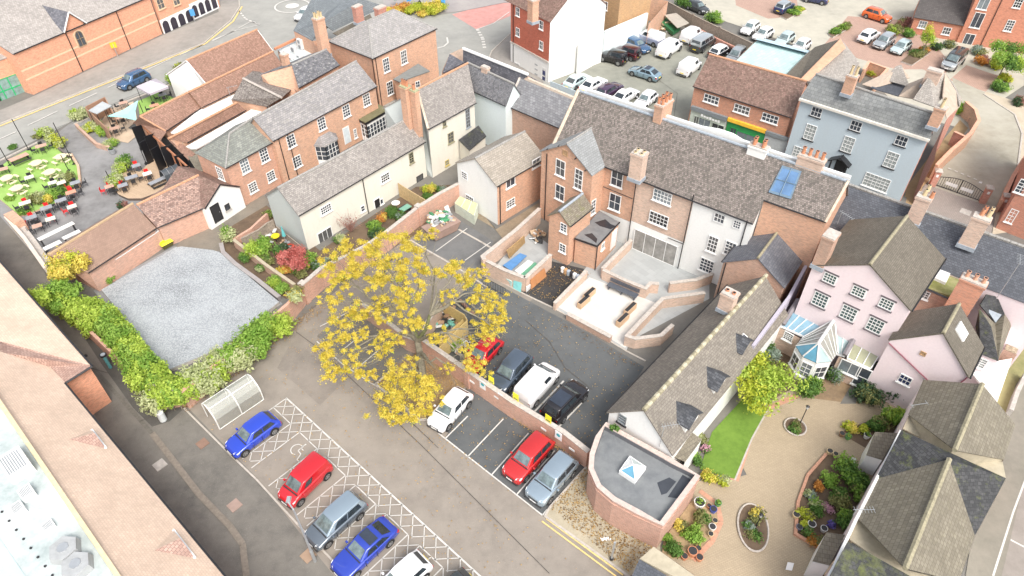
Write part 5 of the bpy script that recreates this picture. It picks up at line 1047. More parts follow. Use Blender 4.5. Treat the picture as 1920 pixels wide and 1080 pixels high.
b.slab([(1884,655,2.8),(1905,664,2.8),(1960,540,3.4),(1925,545,3.4)],tile('tile_buff',(.34,.28,.19),(.38,.31,.22),(.45,.38,.25),.3));b.wall([(1882,655,2.8),(1907,665,2.8)],B_OLD);b.done()
b=Bld('white_flat_roof','long white flat roof over the side passage of the pink house',(1860,720));b.slab([(1823,700,2.6),(1862,678,2.6),(1898,672,2.6),(1869,756,2.6),(1841,722,2.6)],MEM,.15);b.wall([(1898,672,2.5),(1869,756,2.5)],R_PK);b.done()
# ---- conservatory
b=Bld('conservatory','white framed glass conservatory with lean-to roofs on brick walls',(1550,650));ALL['cons']=b
cw=wf[0];cd,cn_=wf[1],pn;zw,ze2=3.6,2.5
def cp(u,v,z):return G(u,v,z)
GB=plain('blue_roof_glass',(.22,.36,.45),.12,0,.25,.8);GO=plain('olive_roof_glass',(.38,.38,.25),.2,0,.2,.8);GP=plain('pale_roof_glass',(.42,.55,.55),.12,0,.2,.8);GB2=plain('deep_blue_roof_glass',(.12,.33,.47),.12,0,.2,.8);GT=plain('grey_roof_glass',(.3,.3,.27),.2,0,.25,.8)
top0,top1,top2=cp(1496,571,3.7),cp(1603,620,3.7),cp(1660,648,3.7);lo0,lo1,lo1b,lo2=cp(1464,612,2.5),cp(1503,631,2.5),cp(1573,666,2.5),cp(1632,692,2.5)
t1b=cp(1610,624,3.7)
for q4,m,nb in(([lo0,cp(1508,632,2.5),cp(1560,602,3.7),top0],GB,4),([cp(1569,664,2.5),cp(1584,668,2.5),top1,cp(1565,604,3.7)],GP,2),([cp(1588,672,2.5),lo2,top2,t1b],GO,3)):
    b.slab(q4,m,.04,'glass_roof')
    for k in range(nb+1):b.mb('glazing_bar').cyl(q4[0]+(q4[1]-q4[0])*(k/nb)+Vector((0,0,.05)),q4[3]+(q4[2]-q4[3])*(k/nb)+Vector((0,0,.05)),.045,WHITE,4)
    b.mb('eave_beam').cyl(q4[0],q4[1],.09,WHITE,4);b.mb('eave_beam').cyl(q4[3],q4[2],.07,WHITE,4)
h0_,h1_=cp(1563,602,4.2),cp(1534,646,4.2);oc=[cp(1503,636,2.5),cp(1491,651,2.5),cp(1504,671,2.5),cp(1530,683,2.5),cp(1558,680,2.5),cp(1570,664,2.5)]
fa_=[([oc[0],oc[1],h1_,h0_],GT),([oc[1],oc[2],h1_],GB2),([oc[2],oc[3],h1_],GB2),([oc[3],oc[4],h1_],GP),([oc[4],oc[5],h0_,h1_],GT)]
for f_,m in fa_:b.slab([p+Vector((0,0,.15))for p in f_],m,.04,'lantern_roof')
lift=Vector((0,0,.2))
for k,p in enumerate(oc):b.mb('glazing_bar').cyl(p+lift,(h0_ if k in(0,5)else h1_)+lift,.06,WHITE,4)
for t in(.25,.5,.75):
    b.mb('glazing_bar').cyl(oc[0]+(oc[1]-oc[0])*t+lift,h0_+(h1_-h0_)*t+lift,.028,WHITE,4);b.mb('glazing_bar').cyl(oc[5]+(oc[4]-oc[5])*t+lift,h0_+(h1_-h0_)*t+lift,.028,WHITE,4)
b.mb('ridge_beam').cyl(h0_+lift,h1_+lift,.13,WHITE,6)
for p,q_,m in((oc[0],oc[1],0),(oc[1],oc[2],0),(oc[2],oc[3],1),(oc[3],oc[4],0)):
    b.mb('wall').face([Z(p,0),Z(q_,0),Z(q_,.6),Z(p,.6)],B_PALE if not m else WHITE);b.mb('frame').face([Z(p,.6),Z(q_,.6),Z(q_,2.6),Z(p,2.6)],WHITE);wl=wallof(p,q_);c_=(p+q_)/2;L4=(q_-p).length
    # projected window centre
    cpx=Z(c_,1.45);v_=cpx-CC;u_=PX+FOC*v_.dot(RT)/v_.dot(FW);vv_=PY-FOC*v_.dot(UPV)/v_.dot(FW);b.win((u_,vv_),L4*.8,1.4 if not m else 1.6,wl,2,2 if not m else 3,name='window' if not m else 'glazed_door')
for p,q_,kind in((cp(1462,614,2.45),cp(1500,634,2.45),'b'),(cp(1573,668,2.45),cp(1632,694,2.45),'g')):
    b.mb('wall').face([Z(p,0),Z(q_,0),Z(q_,2.45),Z(p,2.45)],B_PALE);wl=wallof(p,q_)
    if kind=='b':b.win((1478,631),.8,.9,wl,4,4)
    else:b.win((1593,690),1.6,1.3,wl,2,1);b.win((1616,707),1.0,2.1,wl,1,2,name='glazed_door')
b.mb('wall').face([Z(cp(1462,614,2.45),0),Z(top0,0),Z(top0,3.6),Z(cp(1462,614,2.45),2.45)],R_PK)
for(u0,v0),(u1,v1)in(((1497,562),(1468,608)),((1611,618),(1584,666))):b.mb('parapet#%d'%u0).cyl(cp(u0,v0,3.9),cp(u1,v1,2.9),.22,plain('lead_dark',(.22,.2,.21),.7),6)
b.slab([(1632,690,2.3),(1672,712,2.3),(1692,692,2.8),(1648,672,2.8)],T_DARK,.1,'tiled_roof');b.mb('wall').face([Z(G(1634,692,2.25),0),Z(G(1670,712,2.25),0),G(1670,712,2.25),G(1634,692,2.25)],B_PALE);b.win((1650,712),1.2,1.2,wallof((1634,692,2.25),(1670,712,2.25)),1,1,gm=plain('pale_blind',(.5,.55,.5),.6));b.done()
# purple boundary wall between long cottage and pink house
wallrun('boundary_wall','tall lilac-grey wall between the brown-roofed range and the pink house',[(1522,478,4.8),(1480,556,4.6),(1412,648,4.2)],4.6,render_('render_lilac',(.44,.41,.48),.1),.25,None)
# ---- bottom right roofs
b=Bld('hipped_tile_house','house with olive tile roof and mossy cream ridge on the right',(1790,780));ALL['rb1']=b
zr_,ze_=7.2,4.8
r1,r2=G(1842,720,zr_),G(1790,844,zr_);d_=(r2-r1).normalized()
for f_ in([(1731,712,ze_),(1703,777,ze_),(1790,844,zr_),(1842,720,zr_)],[(1842,720,zr_),(1790,844,zr_),(1882,862,ze_),(1904,796,ze_)]):b.slab(f_,T_OLIVE)
b.mb('ridge').tube([r1,r2],.17,RIDGE_CR,6);b.wall([(1733,713,4.7),(1705,777,4.7),(1692,806,4.7)],R_PK);b.wall([(1903,797,4.7),(1882,862,4.7)],B_OLD);b.wall([(1705,777,4.7),(1790,840,7.0),(1880,862,4.7)],plain('valley_render',(.42,.37,.27),.85,0,.15,2))
VAL=plain('valley_render',(.42,.37,.27),.85,0,.15,2)
b.slab([(1703,779,4.6),(1692,803,4.6),(1785,850,4.6),(1886,896,4.6),(1880,866,4.6),(1790,846,4.6)],VAL,.1,'valley');b.done()
b=Bld('cross_gabled_house','house with black mossy tiles and broad olive cross gable',(1740,930));ALL['rb2']=b
k1,k2=G(1780,861,7.3),G(1697,1066,7.3)
b.slab([(1690,806,6.9),(1642,898,4.8),(1780,861,7.3)],T_DARK);b.slab([(1690,806,6.9),(1780,861,7.3),(1828,1004,4.8),(1886,897,6.9)],T_DARK)
b.slab([(1642,898,4.8),(1607,970,4.8),(1697,1066,7.3),(1780,861,7.3)],T_OLIVE);b.slab([(1780,861,7.3),(1697,1066,7.3),(1798,1090,4.8),(1828,1004,4.8)],T_OLIVE)
b.mb('ridge').tube([k1,k2],.17,RIDGE_CR,6);b.wall([(1692,806,4.7),(1643,898,4.7),(1608,971,4.7),(1590,1012,4.7)],R_PK);b.wall([(1886,898,6.8),(1828,1005,4.7),(1799,1090,4.7)],R_WH)
b.slab([(1608,972,4.6),(1592,1010,4.6),(1720,1100,4.6),(1798,1092,4.6),(1697,1068,4.7)],VAL,.1,'valley')
b.mb('gutter').tube([G(1689,808,4.9),G(1606,972,4.9),G(1545,1100,4.9)],.1,WHITE,5)
for q4,w3 in(([(1641,810,2.8),(1625,853,2.2),(1655,862,2.2),(1684,812,2.8)],0),([(1550,998,2.8),(1524,1052,2.2),(1556,1060,2.2),(1585,1003,2.8)],1)):
    b.slab(q4,T_OLIVE,.1,'porch_roof#%d'%w3);P_=[G(*p)for p in q4];b.mb('porch#%d'%w3).hexa([Z(P_[1]+(P_[0]-P_[1])*.05,0),Z(P_[2]+(P_[3]-P_[2])*.05,0),Z(P_[3],0),Z(P_[0],0)],[P_[1]-Vector((0,0,.12)),P_[2]-Vector((0,0,.12)),P_[3]-Vector((0,0,.12)),P_[0]-Vector((0,0,.12))],WHITE)
b.done()
b=Bld('dark_mossy_house','house with black mossy tile roof at the lower right',(1620,1060));ALL['rb3']=b;T_DM=tile('tile_dark_moss',(.035,.037,.04),(.05,.05,.052),(.2,.2,.19),.4,.24,.2,.3,.8)
b.slab([(1590,1015,6.6),(1535,1120,4.8),(1700,1190,4.8),(1710,1082,6.6)],T_DM);b.wall([(1591,1013,4.7),(1535,1120,4.7)],R_PK);b.done()
b=Bld('wall_end_roof','small slate lean-to and buff wall top at the foot of the curved annexe',(1220,1060));b.slab([(1199,1048,2.4),(1180,1090,2.2),(1240,1120,2.2),(1255,1082,2.4)],T_STR);b.slab([(1200,1047,2.5),(1226,1025,2.5),(1310,1085,2.5),(1290,1095,2.5)],VAL,.3);b.wall([(1226,1024,2.4),(1311,1085,2.4)],B_PALE);b.wall([(1200,1048,2.3),(1182,1088,2.2)],B_PALE);b.done()
# ---- bottom left long building
b=Bld('long_salmon_building','long building with salmon tile slope and flat membrane roof',(100,850));ALL['bl']=b
ze_=4.6;zt_=7.6;bp,bn=planeof((123,718,ze_),(510,1185,ze_),(222,1082,zt_));OP=lambda u,v:onplane(u,v,bp,bn)
ap_,an_=planeof((0,490,ze_),(173,686,ze_),OP(0,640));OA=lambda u,v:onplane(u,v,ap_,an_)
b.slab([OA(-110,365),OA(173,686),OA(0,640),OA(-110,610)],T_PINKB)
b.slab([OA(0,640),G(173,686,ze_),G(123,718,ze_),OP(94,688),OP(0,659)],tile('tile_salmon_shaded',(.4,.25,.2),(.46,.31,.25),(.44,.38,.34),.4,.22,.18,.12))  # slope turned from the light: its shade is put into a browner tile colour
b.slab([OP(-110,640),OP(0,659),OP(94,688)],T_PINKB);b.slab([OP(-110,640),OP(94,688),OP(0,755),OP(-110,590)],T_PINKB);b.slab([OP(94,688),OP(123,718),OP(222,1082),OP(0,755)],T_PINKB);b.slab([OP(123,718),OP(510,1185),OP(310,1200),OP(222,1082)],T_PINKB)
b.mb('gutter').tube([G(-110,365,ze_),G(173,687,ze_),G(122,719,ze_),G(510,1187,ze_)],.09,BLACK,5)
b.mb('parapet').tube([G(-110,590,zt_),G(0,755,zt_),G(222,1082,zt_),G(310,1200,zt_)],.16,plain('parapet_buff',(.66,.54,.34),.85,0,.15,3),4)
b.wall([(-110,372,4.5),(165,683,4.5),(120,712,4.5),(505,1187,4.5)],B_HALL)
FM=ground_('membrane_pale',(.33,.39,.385),(.56,.6,.59),.3,.22,light=(.3,.34,.3));FG=plain('teal_panel',(.45,.58,.6),.3,0,.1,.5)
b.slab([(-110,595,7.4),(0,758,7.4),(222,1086,7.4),(300,1200,7.4),(-110,1200,7.4)],FM,.15,'flat_roof')
b.mb('skylight_strip').face([G(u,v,7.42)for u,v in((0,1010),(50,1084),(100,1180),(-60,1180),(-60,940))],FG)
for(u0,v0),(u1,v1),(u2,v2)in(((130,824),(199,841),(172,806)),((290,1032),(366,1047),(325,994))):
    z0_=lambda t:None
    pA_,pB_,pC_=OP(u0,v0),OP(u1,v1),OP(u2,v2);mb_=b.mb('gablet#%d'%u0);mid=(pB_+pC_)/2;mid.z+=.7
    mb_.face([pA_,pB_,mid],tile('tile_salmon_shaded',0));mb_.face([pA_,mid,pC_],T_PINKB);mb_.face([pB_,pC_,mid],WHITE);b.mb('fascia').cyl(pB_,pC_,.1,WHITE,4)  # one gablet side browner: its shading is painted in by the tile colour
b.done()
# ================= vehicles
WG=plain('windscreen_glass',(.12,.16,.165),.05,0,.5,2.5,1.0);CG=plain('car_glass',(.03,.04,.048),.05,0,.4,1.5,1.0);RUB=plain('tyre_rubber',(.018,.018,.018),.8);ALLOY=plain('alloy',(.45,.46,.47),.3,.8,.1);LENS=plain('headlight_lens',(.75,.77,.78),.1,0,.1);RED_L=plain('tail_light_red',(.45,.02,.02),.2);PLY=plain('plate_yellow',(.8,.6,.05),.5);PLW=plain('plate_white',(.8,.8,.78),.5);TRIM=plain('car_trim',(.03,.03,.032),.6)  # windscreen paler than the side glass: sky reflection put into its colour
# name: length, width, height, belt, [(x, z) bonnet start.. ], windscreen base/top, rear top/base, wheelbase offsets
KIND=dict(hatch=(4.05,1.76,1.46,.92,.80,1.05,1.75,3.45,3.95,.72,3.25),suv=(4.35,1.84,1.62,1.02,.92,1.10,1.78,3.85,4.25,.82,3.5),
 mpv=(4.3,1.8,1.62,.98,.86,.85,1.75,3.9,4.22,.78,3.45),saloon=(4.6,1.84,1.44,.94,.82,1.35,2.1,3.35,4.25,.85,3.65),estate=(4.6,1.82,1.46,.92,.82,1.3,2.05,4.1,4.5,.85,3.6),
 van=(4.5,1.86,1.86,1.12,.98,.7,1.5,4.4,4.48,.8,3.65),smallvan=(3.9,1.74,1.72,1.06,.92,.7,1.45,3.7,3.86,.7,3.2),bigvan=(5.1,1.94,1.98,1.18,1.05,.75,1.6,4.95,5.08,.9,4.0),jeep=(3.9,1.8,1.78,1.1,1.05,1.2,1.45,3.72,3.8,.7,3.15))
def carpaint(nm,c,met=.15):return plain('paint_'+nm,c,.22,met,.03,1,.6,1)
def cut(sec,zt):return sec
def car(name,label,c,f,kind,paint,group=None,cat='car',roofm=None,blank=False,extra=None,wheelm=None,z=.02):
    L,Wd,H,bz,hz,wb,wt,rt,rb,fx,rx=KIND[kind];hw=Wd/2
    p=G(c[0],c[1],.7);q=G(f[0],f[1],.7);a=math.atan2(q.y-p.y,q.x-p.x)+math.pi
    p.z=LAYTOP+z;R=root(name,label,cat,p,a,group) # local +x runs from front to rear
    wheel_r=.33 if kind not in('jeep','bigvan')else .38;mb=MB()
    def ring(x,zt,w,edge=.0):
        zb=.2 if wheel_r<.35 else .3;e=min(.09,(zt-zb)*.3)
        pts=[(w*.9,zb),(w*.985,zb+.14),(w,(zb+zt)*.52),(w*.975,zt-e),(w*.9,zt-.012),(w*.5,zt+.02+edge),(0,zt+.03+edge)]
        return[(x-L/2,y,z_)for y,z_ in pts]+[(x-L/2,-y,z_)for y,z_ in pts[-2::-1]]
    van=kind in('van','smallvan','bigvan')
    st=[(0.0,hz-.32,hw*.66),(.05,hz-.2,hw*.8),(.16,hz-.1,hw*.91),(.42,hz-.03,hw*.975),(wb*.7+.1,hz+.05,hw),(wb+.06,bz-.02,hw),(wt+.2,bz,hw),(L*.6,bz+.01,hw),(rb-.35,bz+.03,hw*.985),(rb,bz-.02 if kind!='saloon' else bz+.02,hw*.95),(L-.04,bz-.16,hw*.88),(L,bz-.4,hw*.8)]
    if kind=='saloon':st[8]=(rb-.3,bz+.03,hw*.98)
    rs=[ring(*s)for s in st];n=len(rs[0]);v=[q_ for r_ in rs for q_ in r_];fs=[]
    for i in range(len(rs)-1):
        for j in range(n-1):fs.append((i*n+j,(i+1)*n+j,(i+1)*n+j+1,i*n+j+1))
        fs.append((i*n+n-1,(i+1)*n+n-1,(i+1)*n,i*n))
    fs.append(tuple(range(n)));fs.append(tuple((len(rs)-1)*n+k for k in reversed(range(n))))
    def mesh(nm,v,fs,m,par,smooth=True,bev=0):
        me=bpy.data.meshes.new(nm);me.from_pydata([tuple(x)for x in v],[],fs);me.materials.append(m)
        if smooth:me.polygons.foreach_set('use_smooth',[True]*len(me.polygons))
        bm=bmesh.new();bm.from_mesh(me);bmesh.ops.recalc_face_normals(bm,faces=bm.faces);bm.to_mesh(me);bm.free()
        o=bpy.data.objects.new(nm,me);sc.collection.objects.link(o);o.parent=par
        if bev:k=o.modifiers.new('b','BEVEL');k.width=bev;k.segments=2;k.limit_method='ANGLE';k.angle_limit=.6
        return o
    mesh('body',v,fs,paint,R,True,.03)
    # cabin: painted shell with dark glass set into it
    tw=hw*(.72 if not van else .83);bw=hw*.91;mx=(wt+rt)/2
    cab=[(wb,0,bz-.05,bw*.9),(wt,1,H-.035,tw*.96),(mx,1,H,tw),(rt,1,H-.03,tw*.97),(rb,0,bz-.04,bw*.93)]
    Bt=[(wb-L/2,bw*.88,bz-.06),(wt-L/2+.15,bw,bz-.06),(mx-L/2,bw,bz-.06),(rt-L/2,bw,bz-.06),(rb-L/2,bw*.9,bz-.06)]
    Tp=[(wt-L/2,tw*.93,H-.05),(wt-L/2+.25,tw,H-.015),(mx-L/2,tw,H),(rt-L/2-.2,tw,H-.01),(rt-L/2,tw*.93,H-.05)]
    vv=[];
    for s in(1,-1):
        vv+=[(x,y*s,z_)for x,y,z_ in Bt]+[(x,y*s,z_)for x,y,z_ in Tp]
    vv+=[(x,0,z_+.035)for x,y,z_ in Tp]
    F=[]
    for k in range(4):F+=[(k,k+1,6+k,5+k),(10+k,15+k,16+k,11+k),(5+k,6+k,21+k,20+k),(15+k,20+k,21+k,16+k)]
    F+=[(0,5,20,15,10),(4,14,19,24,9)]
    cb=mesh('cabin',vv,F,paint if not roofm else roofm,R,True,.045)
    def P3(i):return Vector(vv[i])
    def quad(nm,cs,off,par=R,m=CG):
        nrm=(cs[1]-cs[0]).cross(cs[2]-cs[0]).normalized();ce=sum(cs,Vector())/len(cs)
        if nrm.dot(ce-Vector((0,0,.8)))<0:nrm=-nrm;cs=cs[::-1]
        return mesh(nm,[c_+nrm*off for c_ in cs],[tuple(range(len(cs)))],m,par,False)
    def bil(a,b,c_,d_,u0,u1,v0,v1):
        f_=lambda u,v_:(a*(1-u)+b*u)*(1-v_)+(d_*(1-u)+c_*u)*v_
        return[f_(u0,v0),f_(u1,v0),f_(u1,v1),f_(u0,v1)]
    quad('windscreen',bil(P3(0),P3(10),P3(15),P3(5),.07,.93,.2,.93),.03,R,WG)
    if not blank:quad('rear_window',bil(P3(4),P3(14),P3(19),P3(9),.08,.92,.22 if not van else .45,.9),.012)
    for s in(0,10):
        A_,B_,C_,D_=P3(0+s),P3(4+s),P3(9+s),P3(5+s)
        xs=((.13,.47),(.5,.88))if not van else((.13,.36),)
        if not blank and kind=='bigvan' and roofm:xs=((.13,.36),(.4,.64),(.67,.93))
        for u0,u1 in xs:
            cs=[]
            for u_,v_ in((u0,.2),(u1,.2),(u1,.84),(u0,.84)):
                x=(A_.x+.1)*(1-u_)+B_.x*u_;xt=D_.x*(1-u_)+C_.x*u_;yb,yt=vv[2+s][1],vv[7+s][1];t=v_
                cs.append(Vector((x*(1-t)+xt*t,yb*(1-t)+yt*t,(bz-.06)*(1-t)+(H-.01)*t)))
            quad('side_window',cs,.016)
    for x in(fx-L/2,rx-L/2):
        for s in(1,-1):
            w=MB();y0,y1=s*(hw-.2),s*(hw+.015);w.cyl((x,y0,wheel_r),(x,y1,wheel_r),wheel_r,RUB,18)
            wo=w.build('wheel',uv=False);wo.parent=R
            r_=MB();r_.cyl((x,y1-.02*s,wheel_r),(x,y1+.012*s,wheel_r),wheel_r*.66,wheelm or ALLOY,14);
            for k in range(5):
                t=2*math.pi*k/5;r_.cyl((x+.1*math.cos(t),y1+.014*s,wheel_r+.1*math.sin(t)),(x+wheel_r*.5*math.cos(t),y1+.014*s,wheel_r+wheel_r*.5*math.sin(t)),.03,TRIM,4)
            ro=r_.build('rim',uv=False);ro.parent=wo
            a_=MB();a_.cyl((x,s*(hw-.1),wheel_r+.03),(x,s*(hw+.004),wheel_r+.03),wheel_r*1.17,TRIM,18);ao=a_.build('wheel_arch',uv=False);ao.parent=R
    for s in(1,-1):
        h=MB();h.hexa([Vector((-L/2+a_[0],s*a_[1],a_[2]))for a_ in((.02,hw*.52,hz-.27),(.17,hw*.9,hz-.25),(.3,hw*.93,hz-.16),(.1,hw*.55,hz-.17))],[Vector((-L/2+a_[0],s*a_[1],a_[2]))for a_ in((.06,hw*.52,hz-.15),(.2,hw*.88,hz-.11),(.42,hw*.93,hz-.06),(.16,hw*.58,hz-.08))],LENS)
        h.P('headlight',R)
        t=MB();t.box(L/2-.26,L/2-.035,s*hw*.8-.1,s*hw*.8+.06,bz-.36,bz-.16,RED_L);t.P('tail_light',R)
        m_=MB();m_.box(wb-L/2+.28,wb-L/2+.42,s*(hw+.12)-.1,s*(hw+.12)+.06,bz-.04,bz+.1,paint if kind!='jeep' else TRIM);m_.build('mirror',uv=False,bevel=.02).parent=R
    g=MB();g.box(-L/2-.02,-L/2+.12,-hw*.45,hw*.45,hz-.38,hz-.26,TRIM);g.box(-L/2-.03,-L/2+.1,-hw*.78,hw*.78,.22,.36,TRIM);g.P('grille',R)
    g=MB();g.box(-L/2-.045,-L/2-.02,-.26,.26,.38,.49,PLW);g.P('number_plate',R)
    g=MB();g.box(L/2-.02,L/2+.03,-.26,.26,.52,.63,PLY);g.P('number_plate',R)
    g=MB();g.box(L/2-.1,L/2+.025,-hw*.8,hw*.8,.24,.42,TRIM);g.build('bumper',uv=False,bevel=.02).parent=R
    g=MB();g.box(wb-L/2-.03,wb-L/2+.04,-hw*.8,hw*.8,bz-.05,bz+.028,TRIM);g.P('windscreen_cowl',R)
    if not van:
        for s in(1,-1):
            for nm_,x in(('front_door_seam',.36),('rear_door_seam',.56)):g=MB();g.box(L*x-L/2-.012,L*x-L/2+.012,s*hw-.05,s*hw+.004,.3,bz-.08,TRIM);g.P(nm_,R)
    if kind=='jeep':g=MB();g.cyl((L/2,0,.95),(L/2+.2,0,.95),.34,RUB,16);g.cyl((L/2+.2,0,.95),(L/2+.22,0,.95),.2,ALLOY,12);g.P('spare_wheel',R)
    if extra:extra(R,L,hw,H,vv)
    return R
C_={k:carpaint(k,*v)for k,v in dict(blue=((.02,.06,.5),),navy=((.02,.03,.1),),royal=((.02,.05,.38),),red=((.55,.012,.02),),darkred=((.5,.02,.02),),silverblue=((.32,.4,.46),.5),steel=((.16,.19,.22),.5),white=((.8,.8,.8),0),black=((.012,.01,.012),),charcoal=((.05,.055,.055),.3),slate=((.09,.12,.16),.4),polar=((.25,.36,.43),.4),teal=((.55,.66,.66),.3),silver=((.45,.48,.49),.5),orange=((.7,.13,.02),),bluegrey=((.05,.12,.24),.3),lilac=((.35,.38,.5),.2),plum=((.06,.03,.07),),maroon=((.06,.01,.015),),tealdark=((.04,.14,.2),.3)).items()}
def glassroof(R,L,hw,H,vv):
    q=[Vector(vv[i])for i in(6,8,18,16)];ce=sum(q,Vector())/4;mb=MB();mb.face([ce+(p-ce)*.86+Vector((0,0,.055))for p in q],plain('roof_glass',(.03,.04,.06),.05,0,.3,1,1));mb.P('glass_roof',R)
def rails(R,L,hw,H,vv):
    for s in(0,10):
        mb=MB();mb.cyl(Vector(vv[6+s])+Vector((0,0,.05)),Vector(vv[8+s])+Vector((0,0,.05)),.025,ALLOY,5);mb.P('roof_rail',R)
BAYS='cars parked in the front car park';REAR='vehicles in the rear car park';NE='cars in the residents parking';CY='vehicles in the dark courtyard'
CARS=[
 ('parked_car','bright blue hatchback by the cycle shelter',(474,813),(440,838),'hatch','blue',BAYS,{}),
 ('parked_van','small red van in the hatched disabled bays',(572,902),(545,928),'smallvan','red',BAYS,dict(cat='van',blank=False)),
 ('parked_car','grey people carrier with pale blue roof next to the lamp post',(630,975),(598,1003),'mpv','steel',BAYS,dict(roofm='silverblue')),
 ('parked_car','royal blue coupe-like crossover with dark glass roof',(684,1027),(646,1062),'saloon','royal',BAYS,dict(extra=glassroof)),
 ('parked_car','white car cut off by the bottom edge of the photo',(752,1087),(715,1120),'hatch','white',BAYS,{}),
 ('parked_car','dark green car whose roof only just shows at the bottom edge',(838,1122),(805,1152),'hatch','charcoal',BAYS,{}),
 ('parked_car','white hatchback nearest the leaf-strewn tree bed',(844,766),(817,796),'hatch','white',BAYS,{}),
 ('parked_car','red small crossover with pale tailgate beside the empty bays',(991,857),(961,889),'suv','darkred',BAYS,{}),
 ('parked_car','pale blue-grey crossover in the last bay by the speckled apron',(1035,896),(1000,935),'suv','silverblue',BAYS,{}),
 ('parked_car','red hatchback half under the yellow branches',(905,663),(881,688),'hatch','red',CY,{}),
 ('parked_car','slate grey crossover between the red car and the white van',(957,696),(934,722),'suv','slate',CY,{}),
 ('parked_van','white panel van in the dark courtyard',(1007,721),(1033,692),'van','white',CY,dict(cat='van',blank=True)),
 ('parked_car','black crossover with reflecting glass roof in the courtyard',(1060,752),(1090,722),'suv','black',CY,dict(extra=glassroof)),
 ('parked_car','black boxy off-roader with spare wheel on its tailgate',(1150,108),(1128,102),'jeep','black',REAR,{}),
 ('parked_car','dark brown off-roader tucked behind the black one',(1176,99),(1155,92),'jeep','maroon',REAR,{}),
 ('parked_car','blue estate car between the off-roaders and the lilac van',(1194,84),(1213,93),'estate','bluegrey',REAR,{}),
 ('parked_van','lilac-grey van with white roof next to the rubbish heap',(1218,72),(1196,64),'van','lilac',REAR,dict(cat='van',roofm='white',blank=True)),
 ('parked_van','long white van in the middle of the rear car park',(1255,92),(1277,77),'bigvan','white',REAR,dict(cat='van',blank=True)),
 ('parked_van','white van farthest back against the brick wall',(1297,67),(1315,56),'van','white',REAR,dict(cat='van',blank=True)),
 ('parked_van','dark grey passenger van with pale roof',(1319,82),(1342,68),'bigvan','charcoal',REAR,dict(cat='van',roofm='silver')),
 ('parked_car','black car with white roof behind the shop row',(1351,96),(1370,85),'suv','black',REAR,dict(roofm='white')),
 ('parked_car','silver car mostly hidden by the turquoise roof',(1380,104),(1371,112),'mpv','silver',REAR,{}),
 ('parked_van','white van standing alone in front of the shop row roof',(1293,126),(1313,111),'van','white',REAR,dict(cat='van',blank=True)),
 ('parked_car','blue-grey fastback in the open middle of the rear car park',(1209,136),(1184,128),'saloon','polar',REAR,dict(extra=glassroof)),
 ('parked_car','pale teal saloon nearest the white town house',(1082,151),(1103,139),'saloon','teal',REAR,{}),
 ('parked_car','white saloon second in the row behind the dark roof',(1113,158),(1132,147),'saloon','white',REAR,{}),
 ('parked_car','plum coloured car with white bonnet between two white saloons',(1143,168),(1160,158),'estate','plum',REAR,{}),
 ('parked_car','white saloon seen over the ridge next to the plum car',(1173,179),(1191,168),'saloon','white',REAR,{}),
 ('parked_car','white car with blue windscreen next to the ridge chimney',(1211,187),(1196,199),'hatch','white',REAR,{}),
 ('parked_car','grey hatchback behind the timber fence',(1308,13),(1320,18),'hatch','charcoal',NE,{}),
 ('parked_car','white and red car parked beyond the fence',(1407,52),(1396,60),'hatch','white',NE,{}),
 ('parked_car','white car next to the red and white one by the fence',(1431,64),(1419,71),'hatch','white',NE,{}),
 ('parked_car','pale car in the middle of the row behind the turquoise roof',(1472,73),(1461,81),'hatch','teal',NE,{}),
 ('parked_car','white car at the right end of the row behind the turquoise roof',(1502,86),(1491,94),'hatch','white',NE,{}),
 ('parked_car','navy off-roader with pale roof beside the long planter',(1471,13),(1489,3),'suv','navy',NE,dict(roofm='silver')),
 ('parked_car','dark car cut off by the top edge of the photo',(1530,-3),(1514,-6),'hatch','navy',NE,{}),
 ('parked_car','orange crossover with dazzling bonnet',(1645,29),(1668,36),'suv','orange',NE,{}),
 ('parked_car','white crossover left of the silver one on the pink paving',(1630,67),(1647,57),'suv','white',NE,{}),
 ('parked_car','silver crossover between two pale cars on the pink paving',(1658,78),(1641,89),'suv','silver',NE,dict(extra=rails)),
 ('parked_car','pale silver-blue hatchback next to the planted bed',(1690,88),(1675,98),'hatch','teal',NE,{}),
 ('parked_van','dark roofed silver people van before the French windows',(1788,115),(1771,130),'bigvan','silver',NE,dict(cat='van',roofm='charcoal')),
 ('moving_car','blue crossover driving on the road past the brick hall',(250,150),(226,161),'suv','bluegrey',None,dict(extra=rails)),
 ('parked_car','small white car half hidden by the corner house roof',(572,26),(562,32),'hatch','white',None,{}),
]
for nm,lb,c,f,kd,pn_,grp,kw in CARS:
    kw=dict(kw)
    if 'roofm' in kw:kw['roofm']=C_[kw['roofm']]
    car(nm,lb,c,f,kd,C_[pn_],grp,**kw)
